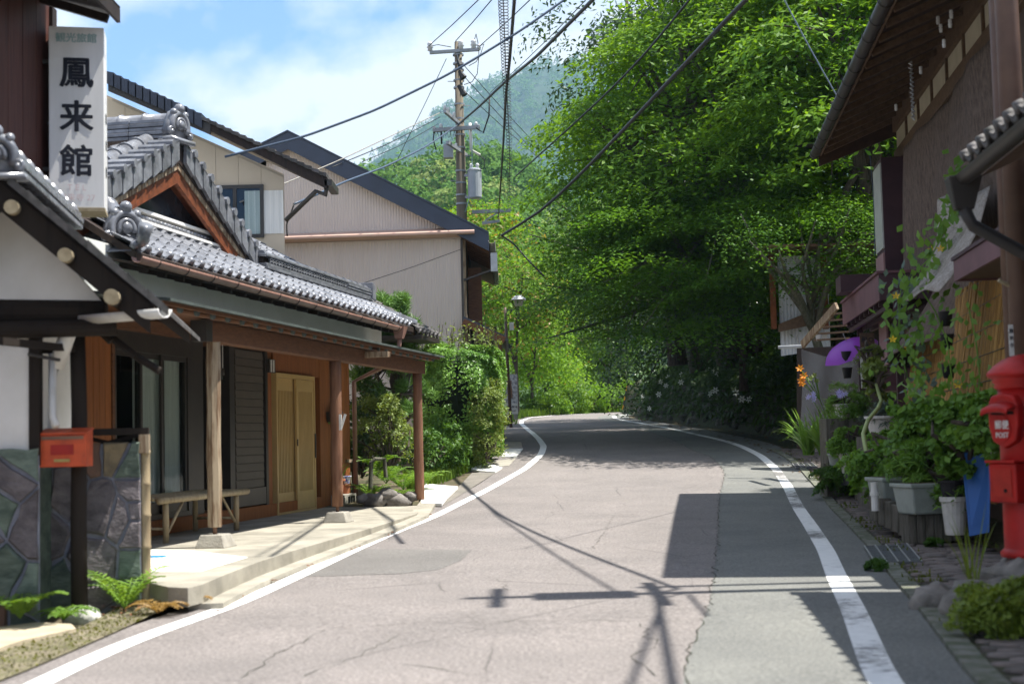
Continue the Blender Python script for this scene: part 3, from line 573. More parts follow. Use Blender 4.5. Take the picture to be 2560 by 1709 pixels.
# hip at the far front corner, and the wing roof beyond it
ridge(inn, H(U1-.75, EN-.7, EZ+.36), H(U1-.05, EN+.02, EZ+.03), 1, .2, .04, .07)
obj('far_eave', MB().box((10.3, -2.6, 1.72), (11.6, -.5, 1.80), H), m_dframe, inn)
tiles(inn, H(10.15, -.55, 1.84), HU, es, 6, 5, None, t=ROOF_TD, e=ROOF_ED, cap=40)
# ---- front gable
def GR(u_): return GZ-GS*abs(u_-GU)
GF = -1.66
obj('gable_wall', MB().prism([H(-.2, GF, 2.40), H(5.35, GF, 2.40), H(GU, GF, GZ-.3)], HN*-.08), M('slate_blue_panel', (.06, .075, .10), (.02, .024, .032), rough=.22, scale=1.6, spec=.6, bump=.1, bscale=6), inn)
def rake(u_a, u_b, n_a, n_b, dz0, dz1, m, name):
    return obj(name, MB().hexa([H(u_a, n_a, GR(u_a)+dz0), H(u_b, n_a, GR(u_b)+dz0), H(u_b, n_b, GR(u_b)+dz0), H(u_a, n_b, GR(u_a)+dz0), H(u_a, n_a, GR(u_a)+dz1), H(u_b, n_a, GR(u_b)+dz1), H(u_b, n_b, GR(u_b)+dz1), H(u_a, n_b, GR(u_a)+dz1)]), m, inn)
for a_, b_ in ((GU, 5.3), (GU, -.3)):
    rake(a_, b_, -1.45, -1.40, -.50, -.28, m_red_wood, 'bargeboard'); rake(a_, b_, -1.40, -1.385, -.33, -.25, m_wpost, 'barge_trim')
    rake(a_, b_, -1.75, -1.46, -.32, -.26, m_red_wood, 'gable_soffit')
for sg in (1, -1): rake(GU, GU+sg*3.1, -5.2, -1.38, -.065, -.02, m_dark, 'gable_deck'); rake(GU, GU+sg*3.1, -1.60, -1.37, -.26, -.07, m_dark, 'verge_packing')
# tiles on the near slope of the gable, rake rolls, verge tiles
ee = (H(GU, -2, GR(GU))-H(GU-1, -2, GR(GU-1))).normalized()
tiles(inn, H(-.75, -4.75, GR(-.75)), HN, ee, 12, 13, None, e=None, cap=0)
for sg, n_ in ((-1, 12), (1, 12)):
    for i in range(n_):
        u_a = GU+sg*(.10+i*.25); u_b = u_a+sg*.222; b = MB()
        b.hexa([H(u_a, -1.365, GR(u_a)-.20), H(u_b, -1.365, GR(u_b)-.24), H(u_b, -1.32, GR(u_b)-.24), H(u_a, -1.32, GR(u_a)-.20), H(u_a, -1.355, GR(u_a)+.05), H(u_b, -1.355, GR(u_b)+.035), H(u_b, -1.32, GR(u_b)+.035), H(u_a, -1.32, GR(u_a)+.05)])
        b.tube([H(u_b+sg*.01, -1.60, GR(u_b)+.05), H(u_b, -1.29, GR(u_b)+.045)], .052, 10)
        b.hexa([H(u_a, -1.62, GR(u_a)+.02), H(u_b, -1.62, GR(u_b)+.0), H(u_b, -1.32, GR(u_b)+.0), H(u_a, -1.32, GR(u_a)+.02), H(u_a, -1.62, GR(u_a)+.05), H(u_b, -1.62, GR(u_b)+.045), H(u_b, -1.32, GR(u_b)+.045), H(u_a, -1.32, GR(u_a)+.05)])
        obj('verge_tile', b, m_tile, inn, smooth=False)
    ridge(inn, H(GU+sg*2.95, -1.72, GR(GU+sg*2.95)+.05), H(GU+sg*.15, -1.72, GR(GU+sg*.15)+.05), 0, .2, .04, .10, seg=.29)
ridge(inn, H(GU-2.9, -2.2, GR(GU-2.9)+.04), H(GU-.45, -2.2, GR(GU-.45)+.04), 4, .26, .05, .09)
ridge(inn, H(GU, -6.5, GZ+.02), H(GU, -1.5, GZ+.02), 5, .30, .05, .085)
oni(inn, H(GU, -1.45, GZ+.02), HN*1+HU*-.2, .95)
# rows of small tiles at the foot of the gable wall
for i in range(42):
    u_ = .75+i*.105; obj('foot_tile', MB().tube([H(u_, -1.60, EZ+.70), H(u_, -1.50, EZ+.665)], .034, 8), m_tile, inn, smooth=True)
obj('foot_course', MB().box((.55, -1.62, EZ+.74), (5.2, -1.50, EZ+.775), H).box((.55, -1.60, EZ+.60), (5.2, -1.44, EZ+.63), H), m_plaster, inn)
# hip ridge and ornament at the near front corner
ridge(inn, H(.75, -1.75, EZ+.70), H(.0, -1.05, EZ+.30), 3, .24, .05, .09)
oni(inn, H(-.08, -.95, EZ+.10), HN*1+HU*-.75, 1.0)
obj('corner_tile', MB().tube([H(-.2, -.75, EZ+.08), H(-.40, -.57, EZ+.10), H(-.47, -.49, EZ+.24)], [.06, .06, .075], 12), m_tile, inn, smooth=True)
# near-side slope of the main roof below the gable, mostly hidden
obj('side_slope', MB().add([H(-.45, -.65, EZ), H(.8, -1.8, EZ+.70), H(.8, -6, EZ+.70), H(-.45, -6, EZ)], [(0, 1, 2, 3)]), m_tile, inn)
# second roof end behind, half hidden by the sign
obj('rear_gable', MB().prism([H(-1.0, -5.2, 3.0), H(2.6, -5.2, 3.3), H(2.6, -5.2, 3.7), H(.2, -5.2, 4.35), H(-1.0, -5.2, 4.1)], HN*-.1), m_red_wood, inn)
ridge(inn, H(.15, -5.0, 4.42), H(2.7, -5.0, 3.75), 2, .3, .06, .08)
ridge(inn, H(.10, -8.0, 4.40), H(.10, -4.9, 4.40), 4, .28, .05, .09)
oni(inn, H(.10, -4.9, 4.45), HN, 1.2)
# ================================================================== near left: porch house, wing wall, dark house, sign
pa = R(8); PU = Vector((math.cos(pa), math.sin(pa), 0)); PV = Vector((-math.sin(pa), math.cos(pa), 0))   # gable across / ridge away
PO = Vector((-3.49, 9.95, 0))
def Q(a, b, z): q = PO+PU*a+PV*b; return Vector((q.x, q.y, z+EYE))
ph = thing('porch_house', 'white plastered porch house with low tiled gable and round black timbers', 'house', Q(-.4, .6, -1.2))
gz = -1.22
obj('wall', MB().prism([Q(-2, 0, gz), Q(.10, 0, gz), Q(.10, 0, .95), Q(.62, 0, 1.0), Q(0, 0, 1.72), Q(-2, 0, .6)], PV*.12), m_plaster, ph)
obj('side_wall', MB().box((.0, .12, gz), (.10, 2.2, .92), Q), m_plaster, ph)
obj('corner_post', MB().box((.10, -.02, -.12), (.17, .12, .93), Q), m_black, ph)
# roof: decks, verge tiles, ridge ornament
ps = .86
def qz(a): return 1.86-ps*abs(a)
for sg in (1, -1):
    obj('roof_deck', MB().hexa([Q(0, -.42, 1.74), Q(sg*1.02, -.42, 1.74-ps*1.02), Q(sg*1.02, 2.2, 1.74-ps*1.02), Q(0, 2.2, 1.74), Q(0, -.42, 1.83), Q(sg*1.02, -.42, 1.83-ps*1.02), Q(sg*1.02, 2.2, 1.83-ps*1.02), Q(0, 2.2, 1.83)]), m_dark, ph)
    obj('bargeboard', MB().hexa([Q(0, -.46, 1.60), Q(sg*.98, -.46, 1.60-ps*.98), Q(sg*.98, -.425, 1.60-ps*.98), Q(0, -.425, 1.60), Q(0, -.46, 1.80), Q(sg*.98, -.46, 1.80-ps*.98), Q(sg*.98, -.425, 1.80-ps*.98), Q(0, -.425, 1.80)]), m_black, ph)
    for i in range(8):
        a0 = sg*(.06+i*.13); a1 = a0+sg*.138
        b = MB().hexa([Q(a0, -.53, qz(a0)-.035), Q(a1, -.53, qz(a1)-.035), Q(a1, -.47, qz(a1)-.035), Q(a0, -.47, qz(a0)-.035), Q(a0, -.53, qz(a0)+.035), Q(a1, -.53, qz(a1)+.02), Q(a1, -.47, qz(a1)+.02), Q(a0, -.47, qz(a0)+.035)])
        b.hexa([Q(a0, -.50, qz(a0)-.01), Q(a1, -.50, qz(a1)-.025), Q(a1, 2.2, qz(a1)-.025), Q(a0, 2.2, qz(a0)-.01), Q(a0, -.50, qz(a0)+.03), Q(a1, -.50, qz(a1)+.01), Q(a1, 2.2, qz(a1)+.01), Q(a0, 2.2, qz(a0)+.03)])
        obj('verge_tile', b, m_tile_d, ph)
ridge(ph, Q(0, 2.2, 1.86), Q(0, -.35, 1.86), 3, .26, .05, .08)
oni(ph, Q(-.02, -.42, 1.84), PV*-1, .75)
# round purlins with pale cut ends
def log(name, a, b, r, end=True):
    o_ = obj(name, MB().tube([a, b], r, 14), m_black, ph, smooth=False)
    if end:
        d = (Vector(b)-Vector(a)).normalized(); b2 = Vector(b); obj('log_end', MB().tube([b2-d*.07, b2+d*.004], r*1.03, 14), m_log_end, o_)
    return o_
for px, py, r in ((28, 517, .047), (162, 637, .047), (278, 741, .05)):
    e = P(px, py, 9.42); e_ = Vector(e); log('purlin', e_+PV*1.6, e_, r)
bm = log('beam', Q(-2, .02, .98), Q(.62, .06, .955), .10, False); log('lower_beam', Q(-.40, -.10, .82), Q(.7, -.02, .84), .062, False)
# black corner post on its stone, side rail
pb = G(199, 1528, .05)
post = obj('post', MB().tube([(pb.x, pb.y, pb.z), (pb.x-.005, pb.y, pb.z+.6), (pb.x+.004, pb.y, pb.z+1.4), (pb.x-.012, pb.y, 2.30)], [.060, .057, .056, .055], 14), m_black, ph, smooth=True)
obj('rail', MB().bar(P(0, 852, 9.3), P(186, 872, pb.y-.03), .045, .05).bar(P(20, 875, 10.3), P(170, 875, pb.y+.05), .045, .05), m_black, ph)
# white half-round gutter and downpipe
ga, gb_ = P(205, 790, 10.05), P(412, 772, 9.55)
def vg(t, c_, r=.055):
    p = ga.lerp(gb_, t); d = (gb_-ga).normalized(); s_ = Vector((d.y, -d.x, 0)).normalized(); return p+s_*(r*math.cos(c_))+Vector((0, 0, r*math.sin(c_)))
gt = obj('gutter', MB().sheet([[vg(t, c_) for c_ in np.linspace(-math.pi, 0, 9)] for t in (0, .5, 1)]), m_pvcw, ph, smooth=True); gt.modifiers.new('t', 'SOLIDIFY').thickness = .008
d0 = P(165, 830, 10.2); obj('gutter_elbow', MB().tube([ga+Vector((-.02, 0, 0)), ga+Vector((-.10, .0, -.12)), ga+Vector((-.2, .05, -.35))], .06, 10), m_pvcw, ph, smooth=True)
dpa = P(131, 885, 10.05); obj('downpipe', MB().tube([ga+Vector((-.19, .05, -.34)), ga+Vector((-.22, .05, -.42)), dpa, P(131, 1040, 10.05), P(140, 1065, 10.0)], .028, 10), m_pvcw, ph, smooth=True)
for i in range(4):
    x_ = .42+.17*i; obj('rafter', MB().tube([Q(x_-.18, .2, 1.12-ps*(x_-.42)), Q(x_+.05, .15, .86-ps*(x_-.42)*.75)], .028, 8), m_black, ph)
obj('sconce', MB().tube([P(70, 885, 9.9), P(150, 900, 9.9)], .012, 6), m_dframe, ph)
# ---- crazy-paved stones: clip Voronoi cells in a rectangle
m_stones = [M('stone_green', (.14, .18, .145), (.055, .078, .062), rough=.65, scale=6, stretch=(1, 1, 2.4), rv=.25, bump=.4, bscale=25), M('stone_purple', (.20, .178, .185), (.10, .088, .095), rough=.65, scale=6, stretch=(1.4, 1, 2.2), rv=.25, bump=.4, bscale=25), M('stone_brown', (.22, .125, .085), (.13, .085, .06), rough=.7, scale=6, rv=.2, bump=.4, bscale=25), M('stone_ochre', (.27, .21, .12), (.12, .10, .07), rough=.7, scale=5, rv=.2, bump=.4)]
m_joint = M('pale_joint', (.30, .31, .37), (.20, .21, .25), rough=.9, scale=12, bump=.3)
def voronoi(seeds, rect, gap, sc=(1, 1)):
    x0, z0, x1, z1 = rect; out = []
    for i, s in enumerate(seeds):
        poly = [(x0, z0), (x1, z0), (x1, z1), (x0, z1)]
        for j, t in enumerate(seeds):
            if i == j: continue
            mxx, mz = (s[0]+t[0])/2, (s[1]+t[1])/2; dx, dz = (t[0]-s[0])*sc[0], (t[1]-s[1])*sc[1]; L_ = math.hypot(dx, dz); dx /= L_; dz /= L_
            c_ = dx*mxx+dz*mz-gap; new = []
            for k in range(len(poly)):
                a, b = poly[k], poly[(k+1) % len(poly)]; da = dx*a[0]+dz*a[1]-c_; db = dx*b[0]+dz*b[1]-c_
                if da <= 0: new.append(a)
                if da*db < 0: q = da/(da-db); new.append((a[0]+(b[0]-a[0])*q, a[1]+(b[1]-a[1])*q))
            poly = new
            if len(poly) < 3: break
        if len(poly) >= 3: out.append(poly)
    return out
def stones(parent, T, rect, n, outd, gap=.009, top=None):
    rn = random.Random(int(rect[0]*100+n)); x0, z0, x1, z1 = rect; sd_ = [(rn.uniform(x0, x1), rn.uniform(z0, z1)) for _ in range(n)]
    for _ in range(4):
        for i, p in enumerate(sd_):
            fx = fz = 0
            for j, q in enumerate(sd_):
                if i != j:
                    dx, dz = (p[0]-q[0])*1.6, (p[1]-q[1])*.8; d2 = dx*dx+dz*dz+1e-4; fx += dx/d2; fz += dz/d2
            sd_[i] = (min(x1-.03, max(x0+.03, p[0]+fx*.0012)), min(z1-.03, max(z0+.03, p[1]+fz*.0012)))
    for poly in voronoi(sd_, rect, gap, (1.0, .6)):
        pp_ = []
        for a_, b_ in zip(poly, poly[1:]+poly[:1]):
            pp_.append(a_); l_ = math.hypot(b_[0]-a_[0], b_[1]-a_[1]); nx_, nz_ = (b_[1]-a_[1])/(l_+1e-6), -(b_[0]-a_[0])/(l_+1e-6)
            for q_ in ((.3, .7) if l_ > .2 else (.5,)): w_ = rn.uniform(-.05, .015)*min(l_, .3); pp_.append((a_[0]+(b_[0]-a_[0])*q_+nx_*w_, a_[1]+(b_[1]-a_[1])*q_+nz_*w_))
        poly = pp_
        cx = sum(p[0] for p in poly)/len(poly); cz = sum(p[1] for p in poly)/len(poly); n_ = len(poly); d = rn.uniform(.02, .045); tx, tz = rn.uniform(-.12, .12), rn.uniform(-.08, .08)
        if top and cz > z1-.12 and rn.random() < .25: continue
        a = [T(x, outd, z) for x, z in poly]; b_ = [T(cx+(x-cx)*.985, outd-d*.8, cz+(z-cz)*.985) for x, z in poly]; c_ = [T(cx+(x-cx)*.90, outd-d+(x-cx)*tx+(z-cz)*tz+rn.uniform(-.005, .005), cz+(z-cz)*.90) for x, z in poly]
        mb = MB().add(a+b_+c_, [(k+i*n_, (k+1) % n_+i*n_, (k+1) % n_+(i+1)*n_, k+(i+1)*n_) for i in (0, 1) for k in range(n_)]+[tuple(2*n_+k for k in range(n_))])
        obj('stone', mb, m_stones[rn.choices((0, 1, 2, 3), (6, 5, 1.2, .8))[0]], parent)
dado = obj('stone_dado', MB().box((-1.9, -.03, gz-.05), (.17, 0, -.05), Q), m_joint, ph)
stones(dado, Q, (-1.0, gz-.05, .17, .0), 24, -.03, top=True)
sdd = obj('side_dado', MB().box((.101, .125, gz-.05), (.13, .72, .0), Q), m_stones[0], ph)
# wing wall with timber cap
wa = Vector((-3.60, 10.62, 0)); wb = Vector((-2.83, 10.78, 0)); wu = (wb-wa).normalized(); wv = Vector((-wu.y, wu.x, 0)); wl = (wb-wa).length
def Wg(a, b, z): q = wa+wu*a+wv*b; return Vector((q.x, q.y, z+EYE))
ww = thing('stone_wing_wall', 'low crazy-paved stone wall with timber cap ending in a bamboo pole', 'wall', Wg(wl/2, .1, gz))
wc = obj('wall_core', MB().box((0, 0, gz-.1), (wl, .16, .02), Wg), m_joint, ww)
stones(wc, Wg, (.0, gz-.1, wl, .03), 22, .0)
obj('cap_board', MB().box((-.02, -.03, .085), (wl+.06, .19, .135), Wg), m_black, ww); obj('cap_end', MB().box((wl-.01, -.035, -.055), (wl+.065, .19, .084), Wg), m_wpost, ww)
obj('brace', MB().bar(Wg(.35, .05, -.02), Wg(wl-.02, .05, .08), .03, .03).bar(Wg(.35, .07, .08), Wg(wl-.02, .07, -.03), .03, .03), m_black, ww)
bp_ = [Wg(wl+.035, .05, z) for z in np.linspace(gz-.02, -.05, 6)]
obj('bamboo_pole', MB().tube([p_+Vector((0, 0, dz)) for p_ in bp_ for dz in (-.012, 0, .012)], [.036, .042, .036]*6, 12), m_bamboo, ww, smooth=True)
# foundation stone
def rock(name, c_, r, sq, m, label=None, cat=None, par=None, seed=0, n=12, group=None):
    rn = random.Random(seed); b = MB().ball((0, 0, 0), 1, n); f_ = {}
    b.v = [tuple(Vector(v)*(1+.22*math.sin(3.1*v[0]+seed)*math.cos(2.7*v[1]+seed*2)+.12*math.sin(5*v[2]+7*v[0]+seed)+rn.uniform(-.03, .03))) for v in b.v]
    b.v = [(c_[0]+v[0]*r*sq[0], c_[1]+v[1]*r*sq[1], c_[2]+v[2]*r*sq[2]) for v in b.v]
    o_ = obj(name, b, m, par, smooth=True)
    if label: tag(o_, label, cat, group)
    return o_
m_wstone = M('white_rock', (.55, .55, .50), (.30, .31, .27), rough=.85, scale=8, bump=.6, bscale=20)
m_rock = M('grey_rock', (.26, .24, .22), (.10, .095, .085), rough=.9, scale=5, bump=.7, bscale=16)
rock('foundation_stone', (pb.x+.03, pb.y, pb.z-.05), .13, (1.15, .9, .75), m_wstone, 'pale foundation stone under the black porch post', 'stone', seed=3)
# red mailbox on the black post
m_red = M('orange_red_paint', (.60, .095, .03), (.36, .06, .025), rough=.5, scale=9, ramp=(.28, .6), spec=.35)
m_redd = M('red_plate', (.40, .02, .012), (.30, .014, .01), rough=.3)
mx0, mxy = P(113, 1167, pb.y-.08), P(242, 1167, pb.y-.08)
mb_ = thing('mailbox', 'orange red metal letterbox fixed to the black porch post', 'mailbox', (pb.x, pb.y-.15, mx0.z))
x0, x1 = mx0.x, mx0.x+.335; yb, yf = pb.y-.06, pb.y-.22; z0 = mx0.z; z1 = z0+.225; zt = z1+.035
obj('body', MB().hexa([(x0, yf, z0), (x1, yf, z0), (x1, yb, z0), (x0, yb, z0), (x0, yf, z1), (x1, yf, z1), (x1, yb, zt), (x0, yb, zt)]), m_red, mb_, bevel=.006)
obj('lid', MB().hexa([(x0-.008, yf-.012, z1+.001), (x1+.008, yf-.012, z1+.001), (x1+.008, yb+.004, zt+.001), (x0-.008, yb+.004, zt+.001), (x0-.008, yf-.012, z1+.014), (x1+.008, yf-.012, z1+.014), (x1+.008, yb+.004, zt+.014), (x0-.008, yb+.004, zt+.014)]), m_red, mb_, bevel=.004)
obj('slot', MB().box((x0+.02, yf-.006, z1-.034), (x1-.02, yf-.001, z1-.010), None), m_rust, mb_)
obj('name_plate', MB().box((x0+.085, yf-.006, z0+.085), (x1-.09, yf-.001, z0+.155)), m_redd, mb_); obj('latch', MB().box((x0+.11, yf-.012, z0+.035), (x1-.115, yf-.001, z0+.055)), M('brass', (.42, .31, .12), rough=.35, metal=.8), mb_)
# ---- dark timber house behind the porch
dk = thing('dark_timber_house', 'tall dark board-clad house rising behind the porch at the left edge', 'house', (-4.3, 11.5, .1))
WX = -4.05
obj('wall', MB().box((-7, 8.2, -.1), (WX-.03, 12.45, 5.4)), m_dark, dk)
for i in range(12):
    y0 = 8.3+i*.345; obj('wall_board', MB().box((WX-.03, y0+.004, .1), (WX+random.uniform(0, .008), y0+.338, 5.2)), m_darkred, dk)
obj('corner_post', MB().box((WX-.05, 12.44, 0), (WX+.03, 12.56, 5.2)), m_dark, dk)
obj('eave', MB().hexa([(-7, 8.3, 6.1), (-3.42, 8.3, 5.06), (-3.42, 12.35, 5.06), (-7, 12.35, 6.1), (-7, 8.3, 6.2), (-3.39, 8.3, 5.15), (-3.39, 12.35, 5.15), (-7, 12.35, 6.2)]), m_dark, dk)
for i in range(7): y0 = 8.6+i*.6; obj('eave_rafter', MB().bar((-4.1, y0, 5.21), (-3.46, y0, 5.0), .05, .07), m_dark, dk)
obj('eave_board', MB().bar((-3.41, 8.3, 5.07), (-3.41, 12.36, 5.07), .03, .12), m_dark, dk)
# ---- white box sign with brushed lettering
def text(name, s_, T, size, m, parent, bold=0, wx=1.0):
    """flat lettering; boldness from shifted copies, each a hair further out"""
    cu = bpy.data.curves.new(name, 'FONT'); cu.body = s_; cu.size = 1; cu.align_x = 'CENTER'; cu.align_y = 'CENTER'; cu.resolution_u = 3
    o_ = bpy.data.objects.new('tmp', cu); COL.objects.link(o_); dg = bpy.context.evaluated_depsgraph_get(); m0 = bpy.data.meshes.new_from_object(o_.evaluated_get(dg)); bpy.data.objects.remove(o_)
    vs = [(v.co.x*size*wx, v.co.y*size) for v in m0.vertices]; fs = [tuple(p.vertices) for p in m0.polygons]; b = MB()
    sh = [(0, 0)] if not bold else [(bold*size*math.cos(k*math.pi/4), bold*size*math.sin(k*math.pi/4)*.8) for k in range(8)]
    for k, (dx, dy) in enumerate(sh): b.add([T(x+dx, y+dy, k*.0004) for x, y in vs], fs)
    return obj(name, b, m, parent)
m_signw = M('sign_white', (.78, .78, .77), (.70, .70, .68), rough=.35, scale=2, stretch=(3, 3, .5))
m_ink = M('sign_black', (.012, .014, .025), rough=.5); m_teal = M('sign_teal', (.25, .42, .42), (.35, .5, .5), rough=.6, scale=20); m_pink = M('sign_faded_pink', (.60, .45, .47), (.68, .58, .58), rough=.6, scale=30); m_fade = M('sign_faded', (.62, .60, .64), rough=.6)
ss = P(250, 205, 12.3); sb = P(258, 520, 12.3); sa_ = R(12); SU = Vector((math.cos(sa_), math.sin(sa_), 0)); SV = Vector((-math.sin(sa_), math.cos(sa_), 0)); SO = Vector((ss.x+.035, 12.3, 0)); sz0 = sb.z; sz1 = P(250, 70, 12.3).z; sw = .465; sdp = .34
def SG(a, b, z): q = SO+SU*a+SV*b; return Vector((q.x, q.y, z))
sg_ = thing('box_sign', 'tall white box sign lettered in black hanging at the dark house corner', 'sign', SG(-sw/2, .06, sz0))
obj('case', MB().box((-sw, 0, sz0), (0, sdp, sz1), SG), m_signw, sg_, bevel=.006); obj('trim', MB().box((-sw-.004, -.006, sz0-.03), (.004, sdp+.004, sz0-.001), SG), m_log_end, sg_)
fr_ = lambda cx, cz: (lambda x, y, k: SG(cx+x, -.003-k, cz+y)); sh_ = sz1-sz0
text('lettering', '観光旅館', fr_(-sw/2, sz1-.105), .088, m_teal, sg_, .018)
for i, ch in enumerate('鳳来館'): text('lettering', ch, fr_(-sw/2, sz0+sh_*(.735-.245*i)), .29, m_ink, sg_, .026, 1.0)
text('lettering', 'T E L', fr_(-sw/2, sz0+.175), .075, m_pink, sg_, .0); text('lettering', '鳳来寺 27', fr_(-sw/2, sz0+.085), .072, m_pink, sg_, .0)
sr_ = lambda cz: (lambda x, y, k: SG(.003+k, sdp/2+x, cz+y))
for i, ch in enumerate('観光旅館'): text('lettering', ch, sr_(sz1-.22-.13*i), .07, m_fade, sg_, .0)
for i, ch in enumerate('鳳来館'): text('lettering', ch, sr_(sz0+sh_*.51-.24*i), .10, m_ink, sg_, .01)
for z in (sz0+.25, sz0+.75, sz0+1.3): obj('bolt', MB().tube([SG(-sw-.005, .05, z), SG(-sw-.02, .05, z)], .012, 6), m_dframe, sg_)
obj('bracket', MB().bar(SG(-sw, .07, sz0+.35), SG(-sw-.25, .1, sz0+.35), .03).bar(SG(-sw, .07, sz1-.3), SG(-sw-.25, .1, sz1-.3), .03), m_dframe, sg_)
# ================================================================== cream two-storey house
CY = 23.6
def CW(px, py, y=CY): return P(px, py, y)
ch = thing('cream_house', 'cream two-storey house with tiled roof between the inn and the corrugated house', 'house', (-5.5, 24.5, .3))
c_r = CW(712, 600).x; zc = CW(712, 430).z
z_w0 = .3
def crk(x): # roof underside height along the gable
    a, b = CW(817, 447), CW(275, 205); return a.z+(b.z-a.z)*(x-a.x)/(b.x-a.x)
xl = CW(200, 300).x
obj('wall', MB().prism([(xl, CY, z_w0), (c_r, CY, z_w0), (c_r, CY, crk(c_r)-.25), (xl, CY, crk(xl)-.25)], (-2.2, 6, 0)), m_cream, ch)
zl = CW(700, 525).z
for i in range(9):
    a = xl+(c_r-xl)*i/9+.003; b = xl+(c_r-xl)*(i+1)/9-.003
    obj('siding_panel', MB().prism([(a, CY-.015, z_w0), (b, CY-.015, z_w0), (b, CY-.015, crk(b)-.3), (a, CY-.015, crk(a)-.3)], (0, .012, 0)), m_cream if i < 5 else m_cream, ch)
wv0, wv1 = CW(540, 425), CW(661, 594)
wn = obj('window', MB().box((CW(538, 500).x, CY-.05, wv1.z), (wv1.x, CY-.017, wv1.z+.06)).box((CW(538, 500).x, CY-.05, CW(661, 462).z-.06), (wv1.x, CY-.017, CW(661, 462).z)).box((wv1.x-.06, CY-.05, wv1.z+.06), (wv1.x, CY-.017, CW(661, 462).z-.06)).box((CW(588, 500).x-.03, CY-.055, wv1.z+.06), (CW(588, 500).x+.03, CY-.02, CW(661, 462).z-.06)), m_dframe, ch)
wz1 = CW(661, 462).z
obj('pane', MB().box((CW(588, 500).x+.03, CY-.035, wv1.z+.06), (wv1.x-.06, CY-.03, wz1-.06)), m_glass, wn); obj('pane', MB().box((CW(538, 500).x, CY-.035, wv1.z+.06), (CW(588, 500).x-.03, CY-.03, wz1-.06)), m_glass, wn)
obj('backing', MB().box((CW(538, 500).x, CY-.019, wv1.z+.05), (wv1.x-.03, CY-.0165, wz1-.05)), m_dark_room, wn)
ca = CW(612, 500).x; obj('curtain', MB().sheet([[(ca+.65*i/30, CY-.027+.004*math.sin(i*1.4), z) for i in range(31)] for z in (wv1.z+.06, wz1-.1)]), m_curtain, wn, smooth=True)
# roof: sloping verge towards the viewer, dark fascia, tile edge
e0 = CW(817, 441, CY-.55); e1 = CW(525, 297, CY-.55); e2 = CW(270, 188, CY-.55)
def band(p, q, d, t, name, m, yd): return obj(name, MB().hexa([Vector((p.x, p.y, p.z-t)), Vector((q.x, q.y, q.z-t)), Vector((q.x, q.y+yd, q.z-t)), Vector((p.x, p.y+yd, p.z-t)), p+Vector((0, 0, d)), q+Vector((0, 0, d)), q+Vector((0, yd, d)), p+Vector((0, yd, d))]), m, ch)
band(e0, e1, -.02, .20, 'fascia', m_dark, .06); band(e1, e2, -.02, .26, 'fascia', m_dframe, .06)
band(e0+Vector((0, .06, 0)), e2+Vector((0, .06, 0)), -.06, .10, 'soffit', m_dark, .9)
rd = (e2-e0); rl = rd.length; rd.normalize()
nt_ = 30
for i in range(nt_):
    p = e0+rd*(rl*i/nt_); q = e0+rd*(rl*(i+1)/nt_); md = i < 17
    if md:
        obj('verge_tile', MB().hexa([p+Vector((0, -.06, -.01)), q+Vector((0, -.06, -.03)), q+Vector((0, .5, -.03)), p+Vector((0, .5, -.01)), p+Vector((0, -.06, .05)), q+Vector((0, -.06, .02)), q+Vector((0, .5, .02)), p+Vector((0, .5, .05))]), m_tile_d, ch)
    else:
        q2 = e0+rd*(rl*(i+1)/nt_+.02); obj('verge_tile', MB().hexa([p+Vector((0, -.07, -.16)), q2+Vector((0, -.07, -.16)), q2+Vector((0, .5, -.1)), p+Vector((0, .5, -.1)), p+Vector((0, -.07, .08)), q2+Vector((0, -.07, .045)), q2+Vector((0, .5, .045)), p+Vector((0, .5, .08))]), m_tile_b, ch)
obj('gutter', MB().bar(e0+Vector((.02, 0, -.10)), e0+Vector((.02, .9, -.10)), .12, .1), m_dframe, ch)
dp = [e0+Vector((-.02, .1, -.14)), e0+Vector((-.04, .12, -.28)), CW(790, 478, CY-.3), Vector((c_r+.03, CY-.06, CW(716, 552).z)), Vector((c_r+.03, CY-.06, 2.2))]
obj('downpipe', MB().tube(dp[:4], .04, 8), m_dframe, ch, smooth=True)
# ================================================================== big house clad in corrugated sheet
GY = 32.0
gh = thing('corrugated_house', 'large grey house clad in corrugated sheet with dark blue verge', 'house', (-4, 34, .9))
def GP(px, py, y=GY): return P(px, py, y)
gxr = GP(1154, 700).x; gxl = GP(690, 600).x; pk = GP(719, 352); rr_ = GP(1218, 580)
def gro(x): return pk.z+(rr_.z-pk.z)*(x-pk.x)/(rr_.x-pk.x) if x > pk.x else pk.z-(pk.x-x)*.5
m_corr = M('corrugated_sheet', (.50, .455, .43), (.47, .425, .40), rough=.5, scale=1.2, stretch=(3, 3, .5), spec=.4, bump=.05, bscale=8)
m_navy = M('navy_verge', (.028, .042, .075), (.02, .03, .055), rough=.4, scale=2, spec=.5)
m_band = M('pink_flashing', (.52, .36, .29), (.44, .30, .25), rough=.5, scale=2)
def corrugated(name, x0, x1, zb, zt, y, par, m, pitch=.0635, amp=.007):
    n = int((x1-x0)/pitch*4); top = []; bot = []
    for i in range(n+1):
        x = x0+(x1-x0)*i/n; yy = y-amp*(1+math.cos(2*math.pi*(x-x0)/pitch)); top.append((x, yy, zt(x) if callable(zt) else zt)); bot.append((x, yy, zb(x) if callable(zb) else zb))
    return obj(name, MB().sheet([bot, top]), m, par, smooth=True)
zband0, zband1 = GP(715, 608).z, GP(715, 586).z
obj('wall', MB().prism([(gxl-3, GY+.02, .4), (gxr, GY+.02, .4), (gxr, GY+.02, gro(gxr)-.25), (pk.x, GY+.02, gro(pk.x)-.3), (gxl-3, GY+.02, gro(gxl-3)-.3)], (0, 8, 0)), m_corr, gh)
npn = 6
